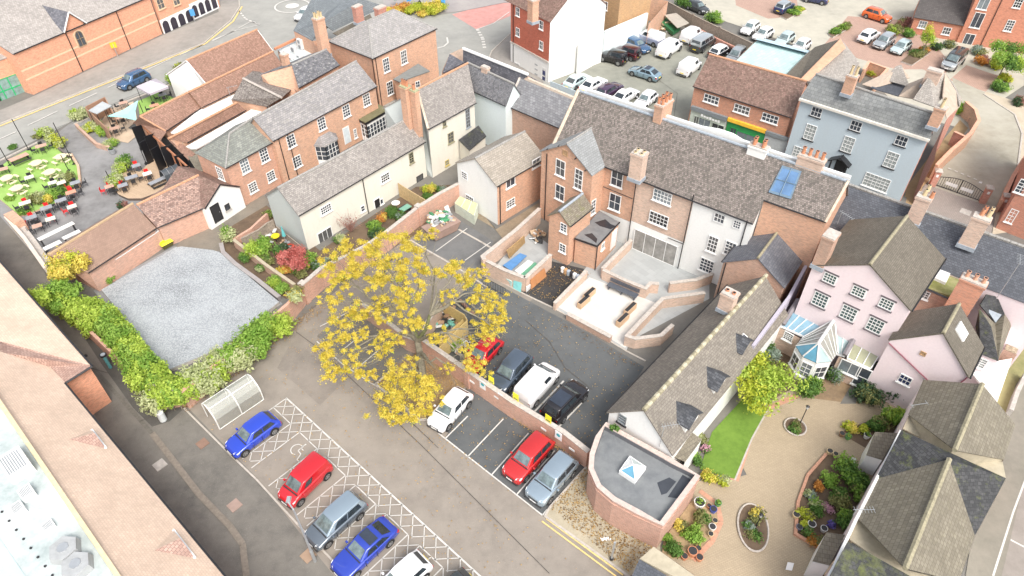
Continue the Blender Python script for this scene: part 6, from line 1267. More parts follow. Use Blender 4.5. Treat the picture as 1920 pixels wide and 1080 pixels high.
# ================= vegetation
def leaves(clumps,size=.16,m=None,soft=0,seed=1,aspect=.55,name='foliage'):
    """clumps: (x, y, z, rx, ry, rz, n). one leaf-clump mesh of many small bent quads"""
    r=np.random.default_rng(seed);V=[]
    for(x,y,z,rx,ry,rz,n)in clumps:
        n=int(n);d=r.normal(size=(n,3));d/=np.linalg.norm(d,axis=1)[:,None]
        rad=(r.random(n)**.45 if not soft else np.abs(r.normal(size=n))*soft)*(.8+.35*np.sin(d[:,0]*5+x)*np.cos(d[:,1]*6+y))
        c=d*rad[:,None]*np.array([rx,ry,rz])+np.array([x,y,z])
        nrm=d*.9+r.normal(size=(n,3))*.75+np.array([0,0,.35]);nrm/=np.linalg.norm(nrm,axis=1)[:,None]
        t=np.cross(nrm,r.normal(size=(n,3)));t/=np.linalg.norm(t,axis=1)[:,None];b=np.cross(nrm,t)
        s=size*(.6+.8*r.random(n))[:,None];t=t*s;b=b*s*aspect
        V.append(np.stack([c-t,c-b+nrm*s*.12,c+t,c+b+nrm*s*.12],1))
    V=np.concatenate(V).reshape(-1,3);nq=len(V)//4;me=bpy.data.meshes.new(name)
    me.vertices.add(len(V));me.vertices.foreach_set('co',V.ravel());me.loops.add(nq*4);me.loops.foreach_set('vertex_index',np.arange(nq*4));me.polygons.add(nq)
    me.polygons.foreach_set('loop_start',np.arange(0,nq*4,4));me.polygons.foreach_set('loop_total',np.full(nq,4));me.materials.append(m);me.update(calc_edges=True);me.validate()
    o=bpy.data.objects.new(name,me);sc.collection.objects.link(o);return o
LF={k:leaf('leaf_'+k,*v)for k,v in dict(yellow=((.56,.44,.04),(.86,.72,.15)),hedge=((.24,.38,.04),(.6,.72,.14)),hedgeg=((.14,.3,.035),(.4,.56,.12)),pale=((.34,.4,.16),(.68,.7,.42)),green=((.06,.15,.03),(.2,.34,.08)),dark=((.035,.08,.03),(.12,.18,.09)),lime=((.35,.44,.03),(.66,.66,.1)),olive=((.16,.17,.06),(.36,.37,.14)),red=((.5,.12,.1),(.72,.3,.26)),orange=((.5,.2,.04),(.72,.38,.1)),pink=((.55,.25,.35),(.75,.5,.55)),grey=((.18,.24,.18),(.4,.48,.4)),gold=((.6,.48,.06),(.85,.74,.2)),violet=((.12,.1,.36),(.28,.22,.55)),maple=((.3,.12,.1),(.48,.27,.22)),litter=((.3,.18,.07),(.6,.42,.18)),litterd=((.12,.07,.03),(.3,.18,.08))).items()}
BARK=plain('bark',(.2,.18,.13),.9,0,.35,4);BARKM=plain('bark_mossy',(.17,.18,.08),.9,0,.35,4);TWIG=plain('twig',(.3,.26,.2),.9)
SEED=[100]
def bush(lb,px,r,h=None,col='green',n=None,z=0,nm='shrub',cat='shrub',size=.13,group=None,stem=True,k=5):
    SEED[0]+=1;rr=random.Random(SEED[0]);h=h or r*1.3;p=G(px[0],px[1],z+h*.5);p.z=z;R=root(nm,lb,cat,p,0,group);n=n or int(1700*r*r+200);cl=[]
    for i in range(k):
        a=rr.random()*6.28;d=r*.5*rr.random()**.5;s=rr.uniform(.5,.75);cl.append((d*math.cos(a),d*math.sin(a),h*rr.uniform(.4,.62),r*s,r*s,h*rr.uniform(.35,.5),n/k))
    cols=col if isinstance(col,(list,tuple))else[col]
    for j,c in enumerate(cols):
        o=leaves([q for i,q in enumerate(cl)if i%len(cols)==j]or cl[:1],size,LF[c],seed=SEED[0]+j);o.parent=R
    if stem:
        s=MB();
        for i in range(3):a=i*2.1;s.cyl((0,0,0),(r*.3*math.cos(a),r*.3*math.sin(a),h*.55),.03,TWIG,5)
        s.P('stem',R)
    return R
# ---- big yellow tree over the car park
tb=G(792,712);TR=root('yellow_tree','large spreading tree with autumn yellow leaves and bare limbs','tree',tb)
def T3(u,v,z):return G(u,v,z)-tb
fork=T3(783,640,2.6);f2=T3(770,600,5.0);f3=T3(800,585,5.2)
tr=MB()
def limb(mb,pts,r0,r1,m):
    n=len(pts)-1
    for i in range(n):mb.cyl(pts[i],pts[i+1],r0+(r1-r0)*i/n,m,8,r0+(r1-r0)*(i+1)/n)
limb(tr,[Vector((0,0,0)),T3(791,690,.8),T3(787,662,1.8),fork],.34,.26,BARK)
tr.build('trunk',uv=False).parent=TR
CL=[(648,472,6.5,1.3),(690,468,7,1.4),(735,455,7.5,1.4),(620,500,6,1.2),(672,505,7,1.3),(715,490,7.5,1.5),(755,480,8,1.5),(640,530,6,1.1),(700,530,7,1.2),(745,520,8,1.3),(792,498,8,1.1),(800,440,6.5,.9),(775,545,7.5,1.1),(622,560,5.5,1.0),(665,585,5.5,1.2),(705,575,6,1.2),(640,605,5,1.2),(610,645,4.5,1.1),(620,680,4.3,1.1),(660,665,4.6,.8),(625,700,4,.6),(668,690,4.2,.9),(715,590,6.5,1.0),(735,637,5.3,.9),(720,660,4.8,.9),(680,628,5,.6),(770,590,6.6,.9),(785,610,6.4,.9),(755,565,7,1.0),(830,510,7.5,1.0),(852,505,7,1.0),(880,520,6.5,1.0),(905,505,6.5,.7),(895,545,6,1.0),(925,560,5.6,.9),(935,575,5.5,.8),(910,590,5.4,.9),(905,615,5.2,1.),(930,620,5.2,.9),(945,600,5,.5),(822,632,5,.7),(890,565,6,.7),(760,690,4.3,1.2),(745,715,4.2,1.2),(790,715,4.5,1.2),(730,745,3.9,1.1),(765,750,4,1.3),(800,740,4.2,1.0),(715,770,3.4,.8),(755,775,3.6,.9),(785,770,3.8,.8),(740,785,3.2,.6),(878,680,3.6,.9),(895,690,3.6,.7),(840,685,3.2,.5),(870,655,4.2,.5),(885,640,4.5,.5),(840,560,6.5,.7),(690,700,4,.7),(710,640,5,.7),(655,635,5,.9)]
cl=[];rr=random.Random(5)
for u,v,z,r in CL:
    p=T3(u,v,z)
    for k in range(15):q=Vector((rr.gauss(0,.56),rr.gauss(0,.56),rr.gauss(0,.24)))*r;s=r*rr.uniform(.15,.44);cl.append((p.x+q.x,p.y+q.y,p.z+q.z,s,s,s*.5,190*r*r+30))
leaves(cl,.062,LF['yellow'],.62,seed=3,name='crown').parent=TR
gcl=[c_ for i,c_ in enumerate(cl)if i%3==0];leaves([(x,y,z-.1,a*.9,b_*.9,c*.9,n*.35)for x,y,z,a,b_,c,n in gcl],.062,LF['lime'],.65,seed=4,name='crown').parent=TR
br=MB()
hubs=[(fork,T3(750,625,4.6),[(735,637,5.3),(705,655,5),(668,690,4.2),(622,680,4.3),(610,645,4.5),(660,665,4.6)]),
 (fork,T3(772,575,6.),[(745,520,8),(715,490,7.5),(690,468,7),(755,480,8),(792,498,8),(735,455,7.5)]),(fork,T3(745,585,5.6),[(705,575,6),(665,585,5.5),(640,605,5),(622,560,5.5),(672,505,7),(648,472,6.5),(620,500,6),(640,530,6)]),
 (fork,T3(806,590,5.6),[(830,510,7.5),(800,440,6.5),(852,505,7),(880,520,6.5),(905,505,6.5),(840,560,6.5)]),(T3(806,590,5.6),T3(850,565,6.0),[(895,545,6),(925,560,5.6),(910,590,5.4),(930,620,5.2)]),
 (fork,T3(820,625,4.8),[(905,615,5.2),(870,655,4.2),(878,680,3.6),(885,640,4.5)]),(T3(787,662,1.8),T3(778,690,3.6),[(760,690,4.3),(745,715,4.2),(790,715,4.5),(730,745,3.9),(765,750,4),(800,740,4.2),(715,770,3.4)]),(T3(787,662,1.8),T3(805,680,3),[(815,690,3.4),(840,685,3.2)])]
for i,(s_,h_,ends)in enumerate(hubs):
    mb=MB();limb(mb,[s_,(s_+h_)/2+Vector((rr.gauss(0,.15),rr.gauss(0,.15),.1)),h_],.19,.12,BARKM if i in(3,1)else BARK);mb.build('limb',uv=False).parent=TR
    for e in ends:
        e=T3(*e);m1=h_+(e-h_)*.4+Vector((rr.gauss(0,.25),rr.gauss(0,.25),rr.gauss(.2,.15)));m2=h_+(e-h_)*.72+Vector((rr.gauss(0,.2),rr.gauss(0,.2),rr.gauss(.05,.1)));limb(br,[h_,m1,m2,e],.085,.025,BARK)
        for k in range(5):d=Vector((rr.gauss(0,.7),rr.gauss(0,.7),rr.gauss(.1,.3)));limb(br,[m2,m2+d*.6,e+d],.028,.01,BARK)
br.build('branches',uv=False).parent=TR
# ---- hedges round the gravel yard
def hedge(lb,px,wd,h,col,z0=1.0,n=2100,size=.115,nm='hedge',seed=9):
    P_=[G(u,v,h)for u,v in px];o_=Vector((P_[0].x,P_[0].y,0));R=root(nm,lb,'hedge',o_);r=random.Random(seed);cs={}
    for a,b in zip(P_[:-1],P_[1:]):
        L=(b-a).length;k=max(2,int(L/.42))
        for i in range(k):
            p=a+(b-a)*(i/k)-o_;s=wd/2*r.uniform(.75,1.15);cs.setdefault(col[r.randrange(len(col))],[]).append((p.x+r.gauss(0,wd*.16),p.y+r.gauss(0,wd*.16),h*.6+r.gauss(0,.12)-.1,s*.85,s*.85,h*.43*r.uniform(.8,1.15),n*wd/2*.6))
    for j,(c,q)in enumerate(cs.items()):leaves(q,size,LF[c],seed=seed+j).parent=R
    s=MB()
    for p in P_[::1]:s.cyl(p-o_-Vector((0,0,h)),p-o_-Vector((0,0,.6)),.06,BARK,5)
    s.P('stems',R);return R
hedge('long bright green hedge on the wall along the dark passage',[(112,543),(168,568),(214,616),(258,668),(297,712)],2.8,2.9,['hedge','hedge','hedgeg'],seed=11)
hedge('variegated pale hedge at the bottom corner of the gravel yard',[(306,728),(348,706),(398,670),(428,650)],3.4,2.7,['pale','pale','hedge'],seed=21)
hedge('fresh green hedge along the car park wall',[(428,648),(474,617),(524,580)],3.3,2.6,['hedgeg','hedgeg','hedge'],seed=31)
hedge('rounded lime green end of the hedge over the dark passage',[(285,712),(318,722)],3.2,3.0,['hedge','lime','hedgeg'],seed=41,nm='shrub')
SEED[0]=200
def tree(lb,px,h,r,col,n=2600,nm='small_tree',size=.11,k=9,th=.1,group=None,z=0):
    """px = crown centre"""
    SEED[0]+=1;rr=random.Random(SEED[0]);p=G(px[0],px[1],h*.68);p.z=z;R=root(nm,lb,'tree',p,0,group);cl=[]
    for i in range(k):a=rr.random()*6.28;d=r*.62*rr.random()**.5;s=rr.uniform(.35,.6)*r;cl.append((d*math.cos(a),d*math.sin(a),h*rr.uniform(.5,.86),s,s,h*.17,n/k))
    cols=col if isinstance(col,(list,tuple))else[col]
    for j,c in enumerate(cols):leaves([q for i,q in enumerate(cl)if i%len(cols)==j],size,LF[c],seed=SEED[0]+j*7,name='crown').parent=R
    s=MB();s.cyl((0,0,0),(0,0,h*.45),th,BARK,7,th*.7);s.P('trunk',R);s=MB()
    for c in cl:s.cyl((0,0,h*.42),(c[0],c[1],c[2]),th*.45,BARK,5,.02)
    s.P('branches',R);return R
tree('golden leaved tree at the end of the pub garden wall',(128,498),4.6,2.4,['gold','gold','lime'],9000)
tree('bright green tree below the golden one',(110,548),4.0,2.3,['hedgeg','hedge'],9000)
tree('weeping yellow-green tree beside the bright lawn',(1418,710),3.8,3.4,['olive','hedge','lime','hedge'],10000,k=16)
bush('orange tipped shrub by the last dormer',(1408,672),.8,1.8,['gold','orange'],500)
for lb,px,r,h,c in[
 ('round dark green bush left of the conservatory door',(1528,735),1.5,1.6,['green','green','hedgeg']),('silvery small bush in the corner of the conservatory',(1563,705),.95,1.5,['grey','green']),('dark round bush right of the conservatory door',(1632,735),1.5,1.7,['dark','olive']),('blue-grey shrub at the pink wall',(1690,735),1.3,1.8,['grey','dark']),('dark climbing shrub under the pink window',(1675,705),.8,1.8,['dark','green']),('deep green shrub against the lilac wall',(1447,665),1.2,1.8,['green','grey']),('spiky green plant by the lilac wall end',(1435,640),.7,1.2,'green'),
 ('low yellow shrub beside the driveway bed',(1598,802),.75,.8,['lime','gold']),('small lime bush next to the low yellow shrub',(1622,805),.6,.8,'lime'),('leafy dark bush in the bed by the porch',(1645,795),1.0,1.2,['green','olive']),('tall light green bush at the bed corner',(1677,782),1.1,1.9,['hedgeg','hedge']),('clipped yellow dome at the foot of the lawn',(1330,893),.7,.8,['gold','lime']),('clipped yellow-green dome at the lawn corner',(1355,903),.65,.8,['lime','pale']),
 ('pink flowering plant at the lawn edge',(1323,843),.5,.8,['pink','green']),('green bush below the porch roof',(1308,862),.7,1.0,['green','hedgeg']),('straggly plants along the cottage wall',(1318,820),.6,.8,['olive','pale']),
 ('big dome shaped green shrub in the rose bed',(1592,885),1.5,1.5,['green','hedgeg','green']),('bright green shrub left in the rose bed',(1555,900),.9,1.0,'hedgeg'),('orange leaved shrub in the rose bed',(1537,910),.5,.8,'orange'),('silver grey plant in the rose bed',(1522,928),.6,.6,['grey','pale']),('loose olive green shrub in the middle of the rose bed',(1575,937),1.1,1.2,['olive','green']),('pale green cushion in the rose bed',(1535,945),.7,.6,['pale','hedgeg']),('dark green cushion in the rose bed',(1533,957),.6,.7,'green'),('pink flowering cushion in the rose bed',(1552,953),.45,.5,'pink'),('yellow-green shrub at the rose bed edge',(1512,960),.7,.8,['lime','olive']),('small lime shrub near the white pots',(1507,980),.45,.6,'lime'),('brown and green low shrub at the bed tip',(1520,1005),.85,.7,['olive','orange','green']),('light green shrub by the white gutter',(1610,925),.8,1.1,['hedgeg','olive']),('clipped green block hedge by the gutter',(1585,975),.9,1.2,['green','hedgeg']),('violet flowering plant in the rose bed',(1563,985),.4,.5,'violet'),('potted green shrub by the cross gabled roof',(1622,902),.6,.9,'green'),
 ('round shrub at the foot of the garden lamp',(1490,799),.75,.7,['green','olive']),('yellow-brown plant at the top of the oval bed',(1418,965),.7,.7,['olive','gold']),('grey-green plant on the left of the oval bed',(1402,985),.55,.6,['grey','green']),('mixed low plants at the foot of the oval bed',(1410,1005),.7,.5,['green','olive']),
 ('big bright green bush in the potted bed',(1300,1000),.95,.9,'hedgeg'),('olive shrub in the potted bed',(1315,970),.75,.9,['olive','green']),('dark green bush near the bottom of the potted bed',(1267,1033),.85,.9,'green'),('straw coloured plant in the potted bed',(1275,990),.7,.7,['olive','gold']),('small green plant beside the annexe corner',(1250,1008),.5,.6,'hedgeg'),
 # cottage garden
 ('feathery bright green shrub in the cottage garden',(487,463),1.5,2.0,['hedgeg','hedge']),('dark shrub behind the coral tree',(525,468),1.0,1.2,['dark','green']),('green shrub in front of the grey gable',(583,485),1.0,1.3,['hedgeg','green']),('blue-green shrub under the triple window',(605,495),1.1,1.1,['grey','green']),('yellow-green shrub above the garden wall',(570,505),1.3,1.0,['lime','olive','green']),('golden brown plant in the cottage garden',(535,508),1.0,.8,['gold','orange']),('olive cushion in the cottage garden',(503,487),1.0,.9,['olive','green']),
 ('pale green bush at the passage corner',(427,440),1.1,2.0,['pale','hedgeg']),('small green bush in the narrow raised bed',(460,482),.8,1.0,['green','hedgeg']),('darker bush in the narrow raised bed',(488,503),.7,.8,['green','pale']),('bright green bush low in the raised bed',(513,528),.95,1.1,['hedgeg','hedge']),('second bright green bush low in the raised bed',(528,540),.9,1.0,'hedgeg'),('dry yellow tangle on top of the wall',(552,552),1.1,.9,['gold','pale','olive']),
 ('orange shrub near the cottage back door',(716,410),.65,1.2,['orange','gold']),('green shrub beside the orange one',(697,423),1.0,1.2,['hedgeg','green']),('dark green shrub beside the bird bath',(732,398),.9,1.2,'green'),('grey-green shrub below the bird bath',(752,405),.8,.9,['grey','green']),('dark leafy tangle by the cottage path',(705,440),1.2,1.0,['green','dark']),('shrub with white flowers by the triple window',(640,445),.9,1.0,['pale','green']),('bright yellow shrub behind the panel fence',(803,352),.95,1.1,['lime','gold']),('grey leafy shrub next to the bright yellow one',(825,353),.7,.8,['grey','green']),('green shrub below the bright yellow one',(803,368),.8,.7,'green'),('plants against the terrace wall at the passage',(503,400),.7,1.0,['olive','hedgeg']),
 ('small bush at the foot of the salmon wall',(206,523),.6,.9,'hedgeg'),
 # pub garden
 ('pale round shrub in the roadside planter',(146,212),1.3,1.6,['pale','hedge']),('yellow-green shrub in the roadside planter',(176,235),1.2,1.2,['pale','lime']),('fresh green shrub in the curved planter',(194,245),1.1,1.3,['hedgeg','hedge']),('low yellow hedge along the curved planter',(165,240),1.0,.9,['lime','pale']),('pale shrub at the foot of the curved planter',(206,268),.9,1.1,['pale','hedge']),
 ('pale round shrub nearest the road at the lawn',(84,247),1.0,1.4,['pale','hedge']),('pale yellow shrub by the lawn fence',(97,260),1.0,1.2,['pale','lime']),('yellow shrub at the lawn fence post',(110,270),1.1,1.3,['lime','pale']),('low shrub on the road verge',(68,255),.7,.5,'olive'),('low green shrub on the road verge farther left',(24,275),.7,.5,'green'),
 ('pale olive shrub behind the round tables',(123,332),1.1,1.2,['pale','olive']),('pale shrub between the square tables',(70,370),1.1,1.2,['pale','olive']),('yellow flowering shrub between the square tables',(88,373),.8,1.2,['gold','lime']),('green shrub in the lawn border',(104,362),1.1,1.1,['hedgeg','green']),('pale round shrub on the timber deck corner',(222,313),1.2,1.6,['pale','hedge']),('second pale round shrub by the black post',(214,337),1.2,1.6,['pale','hedge']),('dark green shrub behind the pale round one',(235,303),1.1,1.5,['green','hedgeg']),('potted green shrub at the edge of the pub yard',(210,268),.7,1.0,'hedgeg'),
 ('small dark shrub at the pub wall',(228,384),.7,1.0,['maple','dark']),('green border plants beside the brick pier',(18,372),.7,.6,'hedgeg'),('green border plants below the square table',(45,395),.8,.6,['green','hedgeg']),
 ('large light green shrub beside the white pub gable',(330,145),1.6,1.8,['hedgeg','lime','hedge']),('olive top of the shrub by the white pub gable',(338,128),1.0,1.5,['olive','lime']),
 # north east
 ('planter shrubs beside the navy off-roader',(1487,22),1.3,.9,['hedgeg','green']),('second clump of planter shrubs beside the off-roader',(1499,17),1.0,.9,['hedgeg','lime']),('planter shrubs near the salmon roof',(1567,58),1.2,.9,['hedgeg','green']),('taller planter shrubs near the salmon roof',(1583,48),1.2,1.2,['olive','hedgeg']),('ivy on the timber fence',(1335,30),1.6,1.6,['hedgeg','green']),('ivy lower on the timber fence',(1320,45),1.3,1.4,['hedgeg','olive']),('leafy shrub beyond the timber fence',(1285,4),1.8,1.8,['hedgeg','green']),('low shrub beyond the timber fence',(1345,38),.9,1.0,'hedgeg'),
 ('pinkish shrub next to the orange car',(1700,42),1.5,1.6,['maple','olive']),('olive shrub between the cars and the apartments',(1678,55),1.4,1.4,['olive','hedge']),('green shrub behind the silver cars',(1700,62),1.3,1.2,['green','hedgeg']),('mixed shrubs next to the pale hatchback',(1718,100),1.4,.9,['olive','green']),('orange green shrub in the bed by the hatchback',(1733,93),1.0,.9,['orange','olive']),('spiky plant at the foot of the brick apartments',(1780,82),1.2,1.0,['olive','grey']),('dark green shrub under the apartment windows',(1757,86),1.2,1.1,['green','dark']),('spiky pale plant by the French window',(1835,95),1.4,1.1,['grey','olive']),('rust red shrub by the apartments',(1845,113),1.3,1.2,['maple','orange']),('lime green shrub near the rust one',(1868,120),1.3,1.2,['hedge','lime']),('green shrub at the lane corner',(1873,160),1.5,1.3,['green','hedgeg']),('lime plant beside the lane corner shrub',(1888,147),1.2,1.0,['lime','gold']),('dark shrub at the right edge by the lane',(1912,190),1.2,1.0,['dark','maple']),('bright bush inside the curved brick wall',(1802,203),1.0,1.6,['hedgeg','lime']),('grey bush inside the curved brick wall',(1827,225),.8,1.2,['green','grey']),('yellow-green bush in the walled court',(1638,133),1.3,1.2,['hedge','lime']),
 ('golden verge shrubs beyond the roundabout',(735,20),1.8,1.4,['gold','orange']),('golden shrubs on the verge by the signs',(770,14),2.2,1.6,['gold','lime','orange']),('golden leafy shrubs at the top edge',(815,14),2.4,1.8,['gold','lime']),('orange leafy shrub near the grey pavement',(795,24),1.4,.8,['gold','orange']),
 ('ivy on the yellow bin shed beside the tree',(855,645),.8,1.0,['hedgeg','lime']),('plant on the corner of the flat grey roof',(1152,803),.4,.5,'green')]:
    z=3.0 if 'flat grey roof' in lb else(2.0 if 'top of the wall' in lb else 0)
    bush(lb,px,r,h,c,z=z,size=.08 if r<1 else .1)
tree('coral red ornamental maple in the cottage garden',(548,484),2.2,1.7,['red'],5500,k=14,size=.08)
tree('yellow tipped tree in front of the brick apartments',(1745,62),5.0,1.5,['hedge','lime'],1500)
tree('leafy tree at the right edge below the apartments',(1895,100),5.5,3.0,['hedgeg','hedge','green'],9000)
bare=G(655,420,1.2);R=root('bare_shrub','nearly bare reddish climber on the cream wall','shrub',(bare.x,bare.y,0));mb=MB();rr=random.Random(3)
for k in range(60):
    a=rr.random()*6.28;e=Vector((math.cos(a)*rr.uniform(.3,1.7),math.sin(a)*rr.uniform(.1,.9),rr.uniform(.7,2.6)));mb.cyl((0,0,.2),e*.5+Vector((0,0,.3)),.015,plain('red_twig',(.35,.2,.16),.9),3);mb.cyl(e*.5+Vector((0,0,.3)),e,.01,plain('red_twig',0),3)
mb.P('stem',R);leaves([(0,0,1.5,1.6,.9,1.0,260)],.06,LF['maple'],seed=77).parent=R
# ---- fallen leaves: nobody could count them
def litter(lb,polys,n,m,size=.055,z=None,seed=1):
    r=np.random.default_rng(seed);Q=[]
    for px,k in polys:
        P_=np.array([[q.x,q.y]for q in(G(u,v)for u,v in px)])
        lo,hi=P_.min(0),P_.max(0);c=r.random((int(n*k)*3,2))*(hi-lo)+lo;ins=np.zeros(len(c),bool);j=len(P_)-1
        for i in range(len(P_)):
            a,b=P_[i],P_[j];cond=((a[1]>c[:,1])!=(b[1]>c[:,1]))&(c[:,0]<(b[0]-a[0])*(c[:,1]-a[1])/(b[1]-a[1]+1e-9)+a[0]);ins^=cond;j=i
        Q.append(c[ins][:int(n*k)])
    c=np.concatenate(Q);n=len(c);a=r.random(n)*6.28;s=size*(.6+.9*r.random(n));zz=(LAYTOP if z is None else z)+.012+r.random(n)*.03
    t=np.stack([np.cos(a)*s,np.sin(a)*s,r.normal(size=n)*.012],1);b=np.stack([-np.sin(a)*s*.6,np.cos(a)*s*.6,r.normal(size=n)*.012],1);cc=np.column_stack([c,zz])
    V=np.stack([cc-t,cc-b,cc+t,cc+b],1).reshape(-1,3);me=bpy.data.meshes.new('fallen_leaves');me.from_pydata(V.tolist(),[],[tuple(range(i,i+4))for i in range(0,len(V),4)]);me.materials.append(m)
    o=bpy.data.objects.new('fallen_leaves',me);sc.collection.objects.link(o);return tag(o,lb,'leaves',None,'stuff')
litter('fallen autumn leaves scattered over the car park and courtyard',[([(600,560),(560,640),(700,800),(960,900),(1090,870),(880,700),(760,600)],.35),([(704,720),(738,690),(800,650),(888,712),(800,785)],.5),([(590,576),(640,560),(470,690),(345,770),(350,755)],.5),([(885,700),(1100,866),(1085,880),(860,712)],.9),([(850,590),(905,520),(1205,690),(1110,850),(900,700)],.25),([(590,580),(350,765),(600,1000),(900,1080),(1100,1080),(1000,960),(800,780)],.25),([(975,550),(1035,495),(1110,515),(1045,575)],.1),([(1030,955),(1105,870),(1240,1010),(1180,1075)],.5)],2600,LF['litter'],.055,.2-.05)
litter('brown leaves drifted along the walls and kerbs',[([(885,702),(1102,868),(1098,878),(872,710)],1.2),([(592,572),(596,582),(350,778),(343,766)],1.2),([(1000,500),(1110,515),(1100,522),(1000,545)],.25),([(1030,955),(1105,870),(1240,1010),(1180,1075)],.7),([(1050,600),(1210,690),(1200,700),(1050,612)],.2)],1500,LF['litterd'],.045,.16,5)
# ================= walls, fences, furniture and small things
BT=B_WALL
wallrun('garden_wall','tall brick wall with stone coping from the white cottage down to the gravel yard',[(860,343),(822,363),(784,387),(725,433),(682,462),(645,480),(600,503),(567,532)],2.3,BT,.3,STONE,piers=(2,7))
wallrun('garden_wall','brick wall behind the hedge along the car park',[(568,534),(540,568),(470,628),(400,685),(338,735)],2.0,BT,.28,None)
wallrun('garden_wall','low brick wall under the hedge along the dark passage',[(118,575),(160,612),(215,665),(290,742),(338,735)],1.6,BT,.25,None)
wallrun('car_park_wall','long brick wall with grey coping between the bays and the courtyard',[(790,634),(877,694),(960,751),(1057,809),(1104,846)],2.0,BT,.3,STONE,piers=(1,))
wallrun('car_park_wall','lower brick wall behind the trunk of the yellow tree',[(674,565),(715,594),(760,629),(790,640)],1.7,B_OLD,.28,STONE)
wallrun('car_park_wall','short brick return wall beside the bin shed',[(825,565),(800,605),(790,634)],1.9,B_PALE,.25,STONE)
wallrun('store_wall','salmon brick yard wall with pale coping beside the empty bays',[(1012,390),(968,430),(905,480),(908,486)],1.9,B_PALE,.3,STONE)
wallrun('store_wall','brick wall of the material store facing the courtyard',[(912,488),(945,505),(984,520)],1.7,B_PALE,.28,STONE)
wallrun('store_wall','brick wall of the material store beside the black recess',[(984,521),(1033,476)],1.7,B_PALE,.28,STONE)
wallrun('patio_wall','low brick wall between the recess and the pale terrace',[(1040,568),(1100,507)],.9,B_PALE,.25,STONE)
wallrun('patio_wall','brick wall running from the house to the terrace corner',[(1184,449),(1130,503)],1.2,B_PALE,.25,STONE)
wallrun('patio_wall','brick retaining wall behind the slatted bench',[(1131,505),(1173,525),(1211,540),(1220,530),(1236,531)],1.2,B_PALE,.25,STONE)
wallrun('patio_wall','brick wall below the white rear elevation',[(1256,530),(1305,524),(1333,514),(1340,507)],1.2,B_PALE,.25,STONE)
wallrun('patio_wall','long low planter-like brick wall at the terrace front',[(1064,587),(1146,631)],.7,B_OLD,.3,STONE)
wallrun('patio_wall','angled brick wall dividing the terrace from the lower patio',[(1322,548),(1243,559),(1230,572),(1176,629),(1192,634),(1240,628),(1262,608)],1.2,B_PALE,.25,STONE)
wallrun('garden_wall','low brick garden wall on the passage side of the cottage garden',[(437,448),(470,428),(500,400)],.9,B_WALL,.25,None)
wallrun('raised_bed_wall','timber topped wall between the raised bed and the cottage garden',[(438,449),(500,497),(552,533)],1.0,B_OLD,.2,plain('sleeper',(.42,.36,.26),.85))
wallrun('raised_bed_wall','curved grey kerb wall at the edge of the gravel yard',[(414,455),(418,472),(440,493),(480,522),(523,556)],.5,plain('grey_kerb',(.24,.22,.22),.85),.3,plain('grey_kerb_top',(.32,.29,.28),.85))
wallrun('garden_fence','curved grey slatted fence around the cottage terrace',[(452,447),(485,430),(500,418),(512,412)],1.3,FENCE_T,.08,FENCE_T)
wallrun('garden_wall','salmon brick wall with white coping below the brown roof shed',[(302,427),(230,475),(168,513)],2.0,brick('brick_salmon',(.55,.32,.22),stain=.35),.3,WHITE)
wallrun('garden_wall','stained brick wall with peeling whitewash by the wheelie bins',[(372,390),(305,432)],1.6,brick('brick_whitewashed',(.55,.36,.27),(.7,.66,.6),.2),.2,None)
wallrun('pub_wall','low cream coped wall along the passage beside the pub garden',[(10,405),(45,445),(85,502)],1.3,R_CR,.25,plain('cream_coping',(.66,.56,.48),.8))
wallrun('stone_planter','stone filled planter behind the cream coped wall',[(38,422),(60,450),(88,490)],.8,STONE,.6,None)
wallrun('brick_pier','squat orange brick pier at the lawn corner',[(15,398),(35,415)],1.5,B_OR,.9,None)
wallrun('lawn_edging','curved tan edging of the artificial lawn',[(133,288),(146,310),(149,335),(147,350)],.3,plain('tan_edge',(.58,.4,.28),.8),.25,None)
wallrun('planter_wall','curved brick planter wall beside the pub entrance',[(142,232),(160,250),(180,268),(205,275)],.6,B_OLD,.3,None)
wallrun('planter_wall','dark planter wall at the edge of the lawn by the road',[(92,250),(108,275),(127,290)],.6,plain('dark_planter',(.16,.13,.12),.7),.2,None)
wallrun('smoking_shelter_wall','brown timber screen of the pub smoking shelter',[(160,200),(196,182),(208,205)],2.2,plain('brown_board',(.34,.2,.13),.8),.12,None)
wallrun('smoking_shelter_wall','long brown timber screen facing the curved planter',[(160,202),(200,240)],2.0,plain('brown_board',0),.12,None)
wallrun('white_boundary_wall','white painted boundary wall of the rear car park',[(1132,59),(1214,24)],4.0,R_PB,.3,None)
wallrun('white_boundary_wall','white wall stub beside the town house flank',[(1085,84),(1131,60)],4.2,R_WH,.3,None)
wallrun('boundary_fence','pale blue board fence before the teal saloon',[(1032,152),(1083,172)],1.5,plain('pale_blue_board',(.48,.56,.6),.7),.1,None)
wallrun('boundary_fence','weathered timber fence between the two car parks',[(1253,3),(1300,28),(1350,52),(1420,85)],2.3,FENCE_T,.1,FENCE_T,cat='fence',piers=(1,2),psz=.08)
wallrun('car_park_wall','low red brick wall under the timber fence',[(1300,48),(1345,72),(1405,100)],1.2,B_RED,.3,None)
wallrun('lane_wall','curved orange brick wall along the pale lane',[(1757,309),(1785,280),(1820,250),(1836,225),(1830,205),(1812,190)],1.9,B_OR,.3,plain('salmon_coping',(.68,.38,.26),.8))
wallrun('lane_wall','orange brick wall by the house at the right edge',[(1925,290),(1900,330),(1880,375)],1.6,B_OR,.3,plain('salmon_coping',0))
wallrun('court_wall','orange brick walls of the small court behind the blue house',[(1620,130),(1630,115),(1665,128),(1645,150)],1.9,B_OR,.25,plain('salmon_coping',0))
wallrun('court_wall','brick court wall with blue gate beside the lane wall',[(1790,246),(1812,256),(1818,250)],1.8,B_RED,.25,plain('salmon_coping',0))
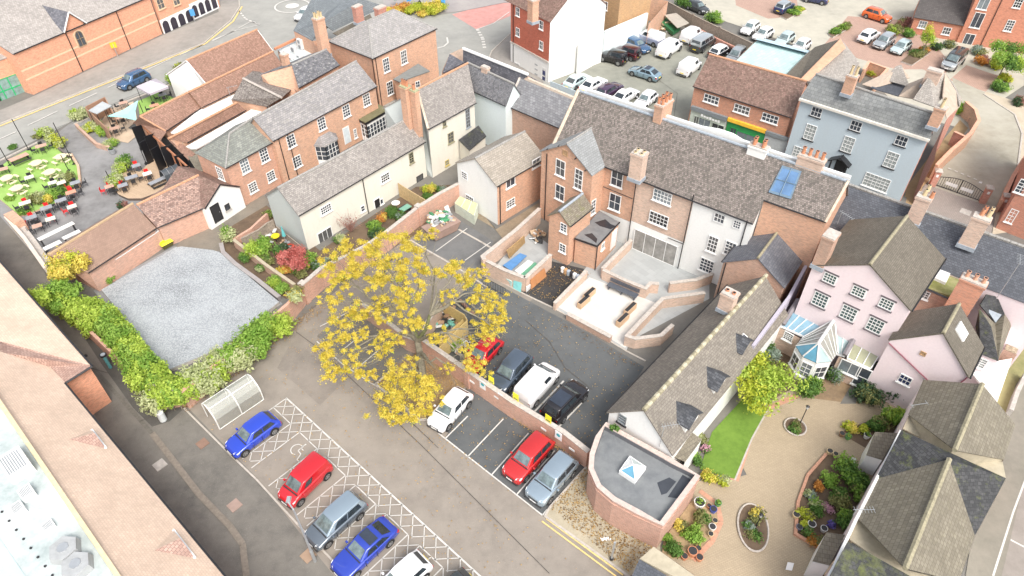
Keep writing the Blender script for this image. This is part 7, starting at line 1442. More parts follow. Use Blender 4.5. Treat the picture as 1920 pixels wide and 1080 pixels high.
wallrun('flower_bed_edge','red brick edging of the rose bed',[(1550,850),(1515,890),(1497,940),(1492,1000),(1535,1025)],.25,plain('red_paver',0),.2,None)
wallrun('right_wall','rough brick wall along the verge at the right edge',[(1925,700),(1908,735),(1897,768)],.8,CONC,.3,None)
sheet('garden_soil',[(1552,850),(1592,868),(1625,885),(1590,1000),(1535,1026),(1492,1000),(1497,940),(1515,890)],LAYTOP+.03,SOIL,'garden bed')
sheet('garden_soil',[(1300,935),(1335,945),(1348,975),(1330,1010),(1295,1050),(1240,1045),(1245,1010)],LAYTOP+.03,ground_('straw_soil',(.3,.2,.11),(.4,.29,.16),.4,.5),'garden bed')
strip('paving_edge',[(1312,920),(1345,945),(1352,978),(1335,1015),(1300,1050)],.35,plain('red_paver',0),LAYTOP+.036,None,'red brick arc around the potted bed','paving')
def oval(nm,lb,c,rx,ry,m,ang=0,h=.15,ed=None):
    p=G(*c);pts=[Vector((p.x+rx*math.cos(t)*math.cos(ang)-ry*math.sin(t)*math.sin(ang),p.y+rx*math.cos(t)*math.sin(ang)+ry*math.sin(t)*math.cos(ang),0))for t in[2*math.pi*k/28 for k in range(28)]]
    mb=MB();mb.prism(pts,0,LAYTOP+h*.5,m);o=mb.build(nm);tag(o,lb,'flower bed')
    e=MB();e.tube([Z(q,LAYTOP+h*.6)for q in pts]+[Z(pts[0],LAYTOP+h*.6)],.07,ed or STONE,5);q=e.build('edging');q.parent=o;return o
oval('oval_bed','oval stone edged bed in the driveway',(1411,990),1.0,1.75,SOIL,math.radians(-10));oval('round_bed','round stone edged bed around the garden lamp',(1490,802),.8,.8,SOIL)
# gravel flat sheet: pale stone chippings on the raised deck
GRV=ground_('grey_gravel',(.19,.205,.215),(.33,.35,.36),.6,.12,light=(.52,.54,.55),sscale=8,sth=.45)
P_=[G(u,v,.35)for u,v in((190,543),(312,695),(420,650),(523,566),(414,474),(400,469),(340,462),(328,464))];mb=MB();mb.prism([(p.x,p.y)for p in P_],0,.35,CONC,GRV);tag(mb.build('gravel_terrace'),'raised terrace of pale blue-grey chippings','terrace',None,'structure')
P_=[G(u,v,.1)for u,v in((-10,322),(22,297),(70,272),(98,268),(125,288),(146,312),(148,340),(112,378),(52,402),(38,405),(5,378),(-30,350))];mb=MB();mb.prism([(p.x,p.y)for p in P_],0,LAYTOP+.1,plain('tan_edge',0),TURF);tag(mb.build('artificial_lawn'),'bright artificial lawn of the pub garden','lawn',None,'structure')
P_=[G(u,v,.3)for u,v in((222,364),(240,372),(265,372),(292,362),(350,330),(368,322),(352,312),(330,308),(305,300),(290,296),(262,322),(240,318),(205,340))];mb=MB();DK=paving('deck_boards',(.5,.37,.25),2.0,.14,(.3,.2,.13),rot=30);mb.prism([(p.x,p.y)for p in P_],0,.3,plain('deck_edge',(.12,.09,.07)),DK);tag(mb.build('timber_deck'),'tan timber deck of the pub yard','deck',None,'structure')
sheet('timber_paving',[(205,205),(250,190),(258,226),(240,240),(262,250),(240,268),(210,262),(185,235)],LAYTOP+.01,ground_('tan_floor',(.5,.38,.27),(.58,.45,.33),.15),'deck','tan paved seating area by the sail');sheet('lawn',[(258,190),(300,172),(330,185),(262,215)],LAYTOP+.014,TURF,'lawn','artificial turf under the gazebo')
# ---- furniture prototypes
def rt_table():
    R=root('picnic_table','x','table');w=plain('pale_beech',(.72,.62,.42),.6,0,.08)
    t=MB();t.cyl((0,0,.72),(0,0,.77),.62,w,18);t.P('tabletop',R)
    l=MB();l.box(-.05,.05,-.6,.6,.3,.38,w);l.box(-.6,.6,-.05,.05,.3,.38,w);l.box(-.06,.06,-.06,.06,0,.72,w);l.P('frame',R)
    for k in range(4):
        a=math.radians(45+90*k);s=MB()
        for j in range(5):
            t0=a-.42+j*.168;s.hexa([Vector((math.cos(t)*r,math.sin(t)*r,.42))for t,r in((t0,.85),(t0,1.12),(t0+.168,1.12),(t0+.168,.85))][::-1][::-1],[Vector((math.cos(t)*r,math.sin(t)*r,.46))for t,r in((t0,.85),(t0,1.12),(t0+.168,1.12),(t0+.168,.85))],w)
        s.cyl((math.cos(a)*.98,math.sin(a)*.98,0),(math.cos(a)*.98,math.sin(a)*.98,.43),.04,w,5);s.P('bench_seat',R)
    return R
def sq_table(nm,m,x=.7,y=.7):
    R=root(nm,'x','table');t=MB();t.box(-x/2,x/2,-y/2,y/2,.71,.76,m);t.build('tabletop',uv=False,bevel=.01).parent=R
    for sx in(-1,1):
        for sy in(-1,1):l=MB();l.box(sx*(x/2-.07)-.025,sx*(x/2-.07)+.025,sy*(y/2-.07)-.025,sy*(y/2-.07)+.025,0,.71,TRIM);l.P('leg',R)
    return R
def chair(nm,m):
    R=root(nm,'x','chair');s=MB();s.box(-.22,.22,-.22,.22,.43,.47,m);s.P('seat',R);b_=MB();b_.box(-.22,.22,.19,.23,.47,.85,m);b_.P('backrest',R)
    for sx in(-1,1):
        for sy in(-1,1):l=MB();l.cyl((sx*.19,sy*.19,.43),(sx*.22,sy*.22,0),.018,m,4);l.P('leg',R)
    return R
first={}
def place(kind,mk,px,rz,lb,grp,z=None):
    p=G(*px,.7);p.z=(LAYTOP+.1 if z is None else z)
    if kind not in first:o=mk();first[kind]=o;o.location=p;o.rotation_euler=(0,0,rz);o['label']=lb
    else:o=copy_tree(first[kind],p,rz,lb)
    o['group']=grp;return o
for(u,v),lb in zip([(69,308),(115,296),(94,325),(14,336),(33,355)],['in the middle of the artificial lawn','nearest the curved lawn edge','right of the middle of the lawn','cut off by the left edge','in the lower part of the lawn']):place('rt',rt_table,(u,v),.3,'round pale wooden picnic table '+lb,'round picnic tables on the lawn')
TB=plain('brown_tabletop',(.52,.33,.25),.6);TG=plain('grey_tabletop',(.3,.31,.33),.5);TW=plain('pale_tabletop',(.66,.62,.52),.6);TO=plain('terracotta_tabletop',(.6,.3,.2),.6);TWH=plain('white_tabletop',(.75,.74,.7),.5)
CHK={'d':('dark_chair',TRIM,'dark chair'),'r':('red_chair',plain('red_plastic',(.65,.03,.03),.45),'red chair')}
TABS=[(78,276,TB,'pinkish table at the top corner of the lawn','dddd',1.2),(56,335,TW,'small pale square table among the round ones','dd',.9),(100,345,TW,'left of two pale square tables by the lawn border','dd',.9),(116,345,TW,'right of two pale square tables by the lawn border','dd',.9),(142,345,TG,'grey table at the curved edge of the yard','drdd',1.0),(134,363,TO,'terracotta table beside the lawn border','rddd',1.0),(115,378,TG,'dark grey table below the green shrub','dddd',1.1),(88,392,TG,'dark grey table between the lawn and the yard','rddd',1.1),(48,383,TW,'cream table with one red chair by the lawn corner','rdd',1.1),(60,410,TG,'grey table with red chairs near the brick pier','rrd',1.0),(96,413,TW,'small pink-topped table with a red chair','rd',.9),(71,426,TB,'small pinkish table beside the white booths','dd',.9),(136,390,TW,'lone pinkish table with red chairs in the yard','rrd',.9),(5,320,TB,'brown table cut off by the left edge','dd',1.2),(257,315,TG,'grey table beside the dark shrub','rd',.9),(278,330,TWH,'white table with a red chair on the deck','rdd',.9),(231,350,TG,'grey table with red chair near the black post','rdd',1.),(206,352,TB,'pink table off the deck edge','rrd',.9),(228,222,TB,'brown table near the turquoise sail','dddd',1.2),(215,243,TB,'dark pink table below the sail','dddd',1.2),(290,200,TO,'orange table at the brown roof edge','dd',1.1),(232,195,TB,'pinkish table beyond the sail','dd',1.0),(305,180,TG,'grey table under the pale gazebo','dddd',1.0),(248,337,TG,'long grey table at the deck edge','ddd',1.3)]
nC=0
for u,v,m,lb,ch,sz in TABS:
    key='t'+m.name+str(sz);rz=.6;z_=.3+.01 if 240<u<300 and v>300 else None
    o=place(key,(lambda m=m,sz=sz:sq_table('garden_table',m,sz,.7)),(u,v),rz,lb,'tables of the pub garden',z_)
    for k,c in enumerate(ch):
        a=rz+math.pi/2*k+math.pi;q=o.location+Vector((math.cos(a-math.pi/2),math.sin(a-math.pi/2),0))*(.62 if k%2==0 else sz/2+.3);nm,mm,cl_=CHK[c]
        side=['on the near side','on the right','on the far side','on the left'][k%4]
        if nm not in first:first[nm]=chair(nm,mm);cc_=first[nm]
        else:cc_=copy_tree(first[nm],(0,0,0),0)
        cc_.location=(q.x,q.y,o.location.z);cc_.rotation_euler=(0,0,a+math.pi+random.uniform(-.3,.3));cc_['label']=' '.join((cl_+' '+side+' of '+lb).split()[:16]);cc_['group']=cl_+'s of the pub garden'
def longtable(lb,a,b,wd,m,z=.75,nm='long_table',bench=True):
    p,q=G(*a,z),G(*b,z);d=(q-p);L=d.length;rz=math.atan2(d.y,d.x);c=(p+q)/2;R=root(nm,lb,'table',(c.x,c.y,LAYTOP),rz);t=MB();t.box(-L/2,L/2,-wd/2,wd/2,z-.06,z,m);t.P('tabletop',R)
    for s in(-1,1):l=MB();l.box(s*(L/2-.15)-.04,s*(L/2-.15)+.04,-wd/2+.05,wd/2-.05,0,z-.06,TRIM);l.P('leg',R)
    if bench:
        for s in(-1,1):l=MB();l.box(-L/2,L/2,s*(wd/2+.3)-.13,s*(wd/2+.3)+.13,.4,.44,TRIM);l.P('bench',R)
longtable('long brown table with chairs at the top of the lawn',(18,302),(52,288),.8,TB);longtable('long grey table with red seats on the deck',(280,346),(315,330),.6,TG);longtable('white slatted booth roof left of the yellow tree',(72,450),(138,418),.55,TWH,1.7,'booth_canopy',False);longtable('white bench canopy nearest the brown roof',(118,448),(150,433),.55,TWH,1.3,'booth_canopy',False);longtable('white bench canopy by the yellow tree',(82,468),(114,453),.6,TWH,1.3,'booth_canopy',False)
# curved dark pod on the deck
p=G(333,330,.3);R=root('dining_pod','dark arched metal pod on the timber deck','shelter',(p.x,p.y,.31),math.radians(48));mb=MB()
for k in range(8):
    t0,t1=math.pi*k/8,math.pi*(k+1)/8
    mb.hexa([(x,.75*math.cos(t)*r,1.3*math.sin(t)*r)for x,t,r in((-1.5,t0,1),(1.5,t0,1),(1.5,t1,1),(-1.5,t1,1))],[(x,.75*math.cos(t)*r,1.3*math.sin(t)*r)for x,t,r in((-1.5,t0,1.05),(1.5,t0,1.05),(1.5,t1,1.05),(-1.5,t1,1.05))],plain('pod_metal',(.07,.08,.09),.4))
mb.P('shell',R);mb=MB()
for k in range(6):mb.tube([(-1.5+.6*k,.82*math.cos(math.pi*j/8),1.42*math.sin(math.pi*j/8))for j in range(9)],.03,ALLOY,4)
mb.P('rib',R)
# gazebo, sail, posts
def poleset(R,pts,z,m=BLACK,nm='pole',r=.04):
    for p in pts:mb=MB();mb.cyl((p.x,p.y,0),(p.x,p.y,z),r,m,6);mb.build(nm,uv=False).parent=R
gz=[G(u,v,2.3)for u,v in((255,162),(280,176),(316,162),(292,147))];c=sum(gz,Vector())/4;R=root('gazebo','pale lilac gazebo canopy over the turf','gazebo',(c.x,c.y,0));q=[p-Vector((c.x,c.y,0))for p in gz];mb=MB();PC=plain('gazebo_cloth',(.46,.42,.46),.8,0,.05);ap_=Vector((0,0,3.1))
for k in range(4):mb.face([q[k],q[(k+1)%4],ap_],PC);mb.face([q[k]-Vector((0,0,.25)),q[(k+1)%4]-Vector((0,0,.25)),q[(k+1)%4],q[k]],PC)
mb.build('canopy').parent=R;poleset(R,q,2.3)
sl=[G(u,v,z)for u,v,z in((201,218,2.2),(259,188,3.2),(256,226,3.0))];c=sum(sl,Vector())/3;R=root('shade_sail','turquoise triangular shade sail','shade sail',(c.x,c.y,0));q=[p-Vector((c.x,c.y,0))for p in sl];mb=MB();TQ2=plain('turquoise_cloth',(.35,.72,.66),.7,0,.08,1);ce=sum(q,Vector())/3-Vector((0,0,.25))
for k in range(3):
    a,b=q[k],q[(k+1)%3];m_=(a+b)/2+(ce-(a+b)/2)*.22
    mb.face([a,m_,ce],TQ2);mb.face([m_,b,ce],TQ2)
mb.build('cloth').parent=R;poleset(R,q,3.0)
q=[G(u,v,2.5)for u,v in((166,207),(181,213),(209,198),(192,190))];c=sum(q,Vector())/4;R=root('smoking_shelter','small grey-roofed smoking shelter in the pub garden','shelter',(c.x,c.y,0));q=[p-Vector((c.x,c.y,0))for p in q];mb=MB();mb.hexa([p-Vector((0,0,.1))for p in q],q,plain('shelter_roof',(.42,.44,.44),.6));mb.build('roof').parent=R;poleset(R,q,2.4)
for i,(u,v,u2,v2,lb)in enumerate([(55,283,36,250,'black string-light post at the road side of the lawn'),(20,312,-2,282,'black string-light post left of the long table'),(130,290,109,248,'black string-light post by the planted lawn edge'),(140,310,134,290,'short black post at the curved lawn edge'),(130,322,120,304,'short black post beside the round table'),(275,308,268,288,'black post before the open door leaves'),(213,352,204,335,'black post at the deck shrub')]):
    p=G(u,v);z_=4.2 if i<3 else 2.2;R=root('light_post',lb,'post',(p.x,p.y,0),0,'black posts of the pub garden');mb=MB();mb.cyl((0,0,0),(0,0,z_),.045,BLACK,6);mb.P('pole',R);mb=MB();mb.box(-.15,.15,-.15,.15,0,.22,BLACK);mb.P('base',R)
# ---- cycle shelter
cs=[G(u,v,0)for u,v in((413,806),(495,750),(460,722),(378,775))];c=sum(cs,Vector())/4;d=(cs[1]-cs[0]).normalized();rz=math.atan2(d.y,d.x);Ls=(cs[1]-cs[0]).length;n=Vector((-d.y,d.x,0));Ws=1.9
p0=cs[0];c=p0+d*Ls/2+n*Ws/2;R=root('cycle_shelter','barrel-roofed clear cycle shelter with white metal hoops','cycle shelter',(c.x,c.y,LAYTOP),rz);WM=plain('white_metal',(.72,.72,.68),.5,0,.05)
PG=bpy.data.materials.new('cloudy_polycarbonate');PG.use_nodes=True;bs=PG.node_tree.nodes['Principled BSDF'];bs.inputs['Base Color'].default_value=(.6,.62,.56,1);bs.inputs['Roughness'].default_value=.3;bs.inputs['Alpha'].default_value=.32
prof=[(-Ws/2,0),(-Ws/2,1.1),(-Ws/2+.15,1.6),(-Ws/2+.55,2.0),(0,2.15),(Ws/2-.5,1.95),(Ws/2-.1,1.55)]
for k in range(3):mb=MB();x=-Ls/2+Ls*k/2;mb.tube([(x,y,z)for y,z in prof],.05,WM,6);mb.cyl((x,Ws/2-.1,1.55),(x,Ws/2-.1,0),.04,WM,6);mb.P('hoop',R)
for(y0,z0),(y1,z1)in zip(prof[:-1],prof[1:]):mb=MB();mb.hexa([(-Ls/2,y0,z0),(Ls/2,y0,z0),(Ls/2,y1,z1),(-Ls/2,y1,z1)],[(-Ls/2,y0,z0+.012),(Ls/2,y0,z0+.012),(Ls/2,y1,z1+.012),(-Ls/2,y1,z1+.012)],PG);mb.P('glazing_panel',R)
mb=MB();
for i in(0,3,6):y,z=prof[i];mb.cyl((-Ls/2,y,z+.02),(Ls/2,y,z+.02),.04,WM,5)
mb.P('rail',R)
# ---- lamp post, bins, totems
def lamp(lb,base,top,h,arm=None):
    p=G(*base);R=root('lamp_post',lb,'lamp post',(p.x,p.y,0));mb=MB();mb.cyl((0,0,0),(0,0,1.4),.11,GREYM,10);mb.cyl((0,0,1.4),(0,0,h),.085,GREYM,10,.05);mb.P('column',R)
    q=G(*top,h)-p;mb=MB();e=Vector((q.x,q.y,h));e=Vector((0,0,h))+(e-Vector((0,0,h))).normalized()*min(1.0,(e-Vector((0,0,h))).length);mb.cyl((0,0,h),e,.05,GREYM,6);mb.P('arm',R);mb=MB();mb.hexa([e+Vector(v_)for v_ in((-.14,-.1,-.05),(.14,-.1,-.05),(.14,.35,-.05),(-.14,.35,-.05))],[e+Vector(v_)for v_ in((-.1,-.08,.08),(.1,-.08,.08),(.1,.3,.08),(-.1,.3,.08))],GREYM);mb.P('lantern',R)
lamp('tall grey lamp post leaning across the kerb of the car park',(591,1052),(540,940),6.6)
p=G(1146,1050);R=root('lamp_post','slim pale post on the speckled apron','post',(p.x,p.y,0));mb=MB();mb.cyl((0,0,0),(0,0,2.4),.07,GREYM,8);mb.P('column',R);mb=MB();mb.cyl((0,0,0),(0,0,.3),.13,BLACK,8);mb.P('base',R)
def wheelbin(lb,px,m,s=1.0,rz=.4,z=0,grp=None):
    p=G(*px,.5);R=root('wheelie_bin',lb,'bin',(p.x,p.y,z),rz,grp);mb=MB();mb.hexa([(-.22*s,-.26*s,.08),(.22*s,-.26*s,.08),(.22*s,.26*s,.08),(-.22*s,.26*s,.08)],[(-.29*s,-.35*s,.95),(.29*s,-.35*s,.95),(.29*s,.35*s,.95),(-.29*s,.35*s,.95)],m);mb.build('bin_body',uv=False,bevel=.02).parent=R
    mb=MB();mb.box(-.31*s,.31*s,-.37*s,.39*s,.95,1.03,m);mb.build('lid',uv=False,bevel=.02).parent=R;mb=MB();mb.cyl((-.3*s,.3*s,.1),(.3*s,.3*s,.1),.1,RUB,8);mb.P('wheel',R)
GB_=plain('bin_grey',(.09,.1,.11),.5);wheelbin('grey wheelie bin nearer the salmon wall',(325,437),GB_,z=LAYTOP);wheelbin('grey wheelie bin nearer the white gable',(339,434),GB_,1.0,.2,z=LAYTOP)
p=G(312,458,.3);R=root('grit_bin','bright yellow grit bin against the salmon brick wall','grit bin',(p.x,p.y,LAYTOP),math.radians(50));YB=plain('grit_yellow',(.85,.7,.02),.5,0,.05);mb=MB();mb.hexa([(-.5,-.3,0),(.5,-.3,0),(.5,.3,0),(-.5,.3,0)],[(-.58,-.38,.5),(.58,-.38,.5),(.58,.38,.5),(-.58,.38,.5)],plain('grit_dark',(.1,.09,.03)));mb.P('bin_body',R);mb=MB();mb.hexa([(-.62,-.42,.5),(.62,-.42,.5),(.62,.42,.5),(-.62,.42,.5)],[(-.5,-.25,.72),(.5,-.25,.72),(.5,.34,.72),(-.5,.34,.72)],YB);mb.P('lid',R)
p=G(307,788);R=root('litter_bin','round pale litter bin in the dark passage','litter bin',(p.x,p.y,LAYTOP));mb=MB();mb.cyl((0,0,0),(0,0,.95),.27,plain('bin_pale',(.6,.63,.62),.5),14);mb.build('bin_body',uv=False,smooth=False).parent=R;mb=MB();mb.cyl((0,0,.95),(0,0,1.03),.29,WHITE,14,.2);mb.box(-.3,-.1,-.1,.1,.75,.87,BLACK);mb.P('lid',R)
p=G(208,690);R=root('street_totem','teal panelled post with round top in the dark passage','signpost',(p.x,p.y,LAYTOP));mb=MB();mb.cyl((0,0,0),(0,0,1.5),.14,plain('teal_panel_dark',(.1,.3,.32),.5),10);mb.P('column',R);mb=MB();mb.cyl((0,0,1.5),(0,0,1.62),.27,BLACK,14);mb.cyl((0,0,1.62),(0,0,1.64),.18,GREYM,12);mb.P('head',R)
# wall signs
def wsign(lb,px,z,w_,h_,m,a,b,post=True,dark=None,nm='sign'):
    wl=wallof(a,b);o,d,n=wl;c=G(px[0],px[1],z);R=root(nm,lb,'sign',(c.x,c.y,0),math.atan2(d.y,d.x));s=-1 if Vector((-d.y,d.x,0)).dot(n)>0 else 1
    mb=MB();mb.box(-w_/2,w_/2,-.015,.015,z-h_/2,z+h_/2,m);mb.P('panel',R)
    if dark:mb=MB();mb.cyl((0,-s*-.016,z+h_*.12),(0,-s*-.026,z+h_*.12),min(w_,h_)*.28,dark,12);mb.box(-w_*.35,w_*.35,.016 if s<0 else-.022,.022 if s<0 else-.016,z-h_*.38,z-h_*.22,dark);mb.P('emblem',R)
    if post:mb=MB();mb.box(-.03,.03,-.02,.02,1.9,z-h_/2,GREYM);mb.P('post',R)
YS=plain('sign_yellow',(.85,.78,.03),.5,0,.03);WA,WB=(877,694,2.0),(1104,846,2.0)
for px,lb in(((921,712),'yellow sign on the brick wall by the slate grey car'),((967,744),'yellow sign on the brick wall behind the white van'),((1028,785),'yellow sign on the brick wall behind the black car')):wsign(lb,px,2.45,.55,.75,YS,WA,WB,True,plain('sign_dark',(.12,.12,.1)))
for px,z,w_,h_,lb,dk in(((905,722),1.2,.6,.9,'white sign with blue disc near the tree bed',1),((1047,817),1.35,.6,.85,'white sign with teal disc behind the red crossover',1),((885,716),1.3,.5,.2,'narrow white plate nearest the tree bed',0),((931,745),.9,.5,.2,'narrow white plate behind the empty bays',0),((1019,805),1.0,.5,.2,'narrow white plate behind the red crossover',0),((1072,843),.9,.5,.2,'narrow white plate behind the blue-grey crossover',0),((938,741),1.3,.4,.3,'small white plate between the empty bays',0)):
    d=(G(*WB[:2],2)-G(*WA[:2],2));d.z=0;d.normalize();n=Vector((d.y,-d.x,0));o=G(*WA)+n*.17;c=onplane(px[0],px[1],o,n);R=root('wall_plate',lb,'sign',c,math.atan2(d.y,d.x));mb=MB();mb.box(-w_/2,w_/2,-.02,.02,-h_/2,h_/2,WHITE);mb.P('panel',R)
    if dk:mb=MB();mb.cyl((0,-.022,.08),(0,-.03,.08),.17,plain('sign_teal',(.03,.35,.4)),14);mb.P('emblem',R)
p=G(1135,1012,.02);R=root('ground_plate','small white notice lying on the speckled apron','sign',(p.x,p.y,.13),.1);mb=MB();mb.box(-.35,.35,-.12,.12,0,.02,WHITE);mb.P('panel',R)
p=G(222,108);R=root('road_sign','yellow direction sign on the pavement by the brick hall','road sign',(p.x,p.y,.06),.5);mb=MB();mb.cyl((0,0,0),(0,0,2),.05,GREYM,6);mb.P('post',R);mb=MB();mb.box(-.4,.4,-.03,.03,1.4,2.2,plain('sign_amber',(.85,.5,.03),.5));mb.P('panel',R)
for px,m,lb in(((366,42),plain('sign_blue',(.08,.3,.6),.5),'blue projecting sign on the corner of the hall'),((768,14),plain('sign_blue',0),'blue road sign by the golden shrubs'),((832,20),plain('sign_blue',0),'blue parking machine at the grey pavement'),((744,12),plain('sign_dark_green',(.02,.2,.12)),'dark green litter bin by the golden shrubs')):
    p=G(*px);R=root('street_sign',lb,'sign',(p.x,p.y,.06),.5);mb=MB();mb.cyl((0,0,0),(0,0,1.6),.05,GREYM,6);mb.P('post',R);mb=MB();mb.box(-.35,.35,-.08,.08,1.0,2.0,m);mb.P('panel',R)
# ---- bin shed (timber) with rubbish, brown plank, railings
def tfence(nm,lb,px,h,m,cat='fence'):return wallrun(nm,lb,px,h,m,.07,None,cat=cat)
YT=plain('yellow_timber',(.62,.47,.2),.75,0,.18,5)
tfence('timber_screen','yellow timber screen on the far side of the rubbish store',[(830,566),(871,590)],1.8,YT);tfence('timber_screen','yellow timber screen on the courtyard side of the rubbish store',[(871,591),(876,600),(820,655)],1.8,YT)
p=[G(u,v,1.5)for u,v in((826,618),(866,598),(872,615),(832,640))]
mb=MB();P_=[G(u,v,z)for u,v,z in((820,640,1.75),(868,598,1.75),(876,618,.5),(830,660,.5))];mb.hexa([q-Vector((0,0,.06))for q in P_],P_,YT);tag(mb.build('board_sheet'),'leaning yellow board on the rubbish store','board')
rr=random.Random(12)
def junk(lb,px,n,r,cols,h=.5,z=None,cat='rubbish'):
    p=G(*px,h/2);R=root('rubbish_heap',lb,cat,(p.x,p.y,LAYTOP if z is None else z));byc={}
    for k in range(n):
        c=rr.choice(cols);mb=byc.setdefault(c,MB());a=rr.random()*6.28;d=r*rr.random()**.6;M=Matrix.Translation((d*math.cos(a),d*math.sin(a),rr.uniform(.05,h*(1-d/r*.7))))@Matrix.Rotation(rr.random()*3.1,4,'Z')@Matrix.Rotation(rr.uniform(-.7,.7),4,'X');x,y,z_=rr.uniform(.08,.35),rr.uniform(.05,.22),rr.uniform(.01,.1);mb.box(-x,x,-y,y,-z_,z_,plain('junk_'+c,dict(white=(.7,.7,.68),brown=(.4,.26,.16),green=(.06,.25,.12),blue=(.12,.3,.5),grey=(.3,.31,.32),dark=(.06,.06,.06),tan=(.55,.42,.28),teal=(.2,.5,.42),red=(.5,.08,.05),orange=(.6,.25,.08))[c],.6),M)
    for c,mb in byc.items():mb.build(c+'_scraps',uv=False).parent=R
junk('heap of green and grey rubbish inside the timber screens',(842,600),60,1.6,['teal','grey','dark','white','brown'],.7);junk('white sacks and scraps behind the timber store',(870,645),30,1.1,['white','white','grey','brown'],.6);junk('heap of pale rubble and boards at the brick wall',(1247,47),70,2.2,['tan','white','brown','tan'],.9);junk('scrap items leaning in the store yard',(1005,440),24,1.1,['tan','brown','dark','white'],.6)
junk('flower pots and clutter on the cottage terrace',(527,440),20,1.4,['brown','grey','white','orange'],.4);junk('garden clutter under the grey gable',(545,460),20,1.2,['dark','red','grey','blue'],.5)
p=G(879,571);q=G(889,588);mb=MB();mb.cyl(G(862,563,.15),G(889,590,.15),.16,plain('bundle_brown',(.33,.19,.13),.8),7);tag(mb.build('wrapped_bundle'),'long brown bundle lying in the courtyard','bundle')
def railing(lb,a,b,h=1.0,n=8,m=BLACK):
    p,q=G(*a),G(*b);R=root('railing',lb,'railing',(p.x,p.y,LAYTOP));d=q-p;mb=MB();mb.cyl((0,0,h),d+Vector((0,0,h)),.025,m,5);mb.cyl((0,0,.15),d+Vector((0,0,.15)),.02,m,5);mb.P('rail',R);mb=MB()
    for k in range(n+1):t=d*(k/n);mb.cyl(t,t+Vector((0,0,h)),.018,m,4)
    mb.P('balusters',R)
railing('black railing below the wall of the material store',(906,535),(948,557),1.0,9);railing('black railing by the wrapped bundle',(850,575),(882,585),1.0,8);railing('black window-side railing behind the white wall',(1130,48),(1152,58),1.2,8)
# skip of rubble near the garden wall
p=G(828,430,.5);R=root('builders_skip','open skip heaped with white debris in the corner bays','skip',(p.x,p.y,LAYTOP),math.radians(40));mb=MB();mb.hexa([(-1.3,-.8,.1),(1.3,-.8,.1),(1.3,.8,.1),(-1.3,.8,.1)],[(-1.8,-.95,1.1),(1.8,-.95,1.1),(1.8,.95,1.1),(-1.8,.95,1.1)],plain('skip_rust',(.32,.22,.18),.7));mb.P('skip_body',R)
junk('white debris piled on the skip',(828,424),60,1.3,['white','white','grey','tan','green'],.5,LAYTOP+1.1,'debris')
mb=MB();P_=[G(u,v,z)for u,v,z in((833,388,1.6),(840,384,1.6),(848,405,.1),(841,409,.1))];mb.hexa([q-Vector((0,.05,0))for q in P_],P_,WHITE);tag(mb.build('white_board'),'narrow white board leaning on the brick garden wall','board')
# greenhouse box on the white cottage
c4=[G(u,v,1.5)for u,v in((852,376),(889,400),(896,382),(862,368))];c=sum(c4,Vector())/4;R=root('lean_to_greenhouse','pale green lean-to box with yellowed glazing at the white cottage','greenhouse',(c.x,c.y,0));q=[p-Vector((c.x,c.y,0))for p in c4];mb=MB();lo=[Z(p,0)for p in q];PGm=plain('pale_green_paint',(.62,.66,.55),.6);mb.hexa(lo,[q[0]-Vector((0,0,.3)),q[1]-Vector((0,0,.3)),q[2],q[3]],PGm);mb.build('box').parent=R;mb=MB()
for k in range(3):a,b,e,f=q[0]+(q[1]-q[0])*((k+.06)/3),q[0]+(q[1]-q[0])*((k+.94)/3),q[3]+(q[2]-q[3])*((k+.94)/3),q[3]+(q[2]-q[3])*((k+.06)/3);mb.face([a-Vector((0,0,.28)),b-Vector((0,0,.28)),e+Vector((0,0,.02)),f+Vector((0,0,.02))],plain('yellowed_glass',(.55,.52,.3),.3))
mb.build('glazing').parent=R
# panel fence, bird bath, terrace table, parasol
tfence('panel_fence','leaning yellow panel fence between the two cottage gardens',[(746,343),(770,358),(798,375)],1.7,plain('panel_timber',(.52,.38,.2),.75,0,.25,4));tfence('slatted_fence','horizontal grey slats under the grey cottage gable',[(518,424),(548,448),(570,466)],1.1,FENCE_T)
p=G(745,402);R=root('bird_bath','white round bird bath on a black stem','bird bath',(p.x,p.y,0));mb=MB();mb.cyl((0,0,0),(0,0,1.4),.04,BLACK,6);mb.P('stem',R);mb=MB();mb.cyl((0,0,1.4),(0,0,1.5),.35,TWH,14,.45);mb.P('bowl',R)
longtable('green garden table by the bird bath',(752,395),(768,385),.7,plain('green_table',(.2,.4,.3),.6),.7,'garden_table')
p=G(537,458);R=root('parasol','folded teal parasol on the cottage terrace','parasol',(p.x,p.y,0));mb=MB();mb.cyl((0,0,0),(0,0,2.3),.03,GREYM,6);mb.P('pole',R);mb=MB();mb.cyl((0,0,1.1),(0,0,2.25),.2,plain('teal_cloth',(.12,.42,.42),.8),8,.04);mb.P('folded_cloth',R)
mb=MB();q=G(516,442,.8);mb.cyl(q-Vector((0,0,.04)),q,.42,plain('yellow_disc',(.85,.65,.02),.5),14);mb.cyl(Z(q,0),q,.04,BLACK,5);tag(mb.build('yellow_table'),'small round bright yellow table on the cottage terrace','table')
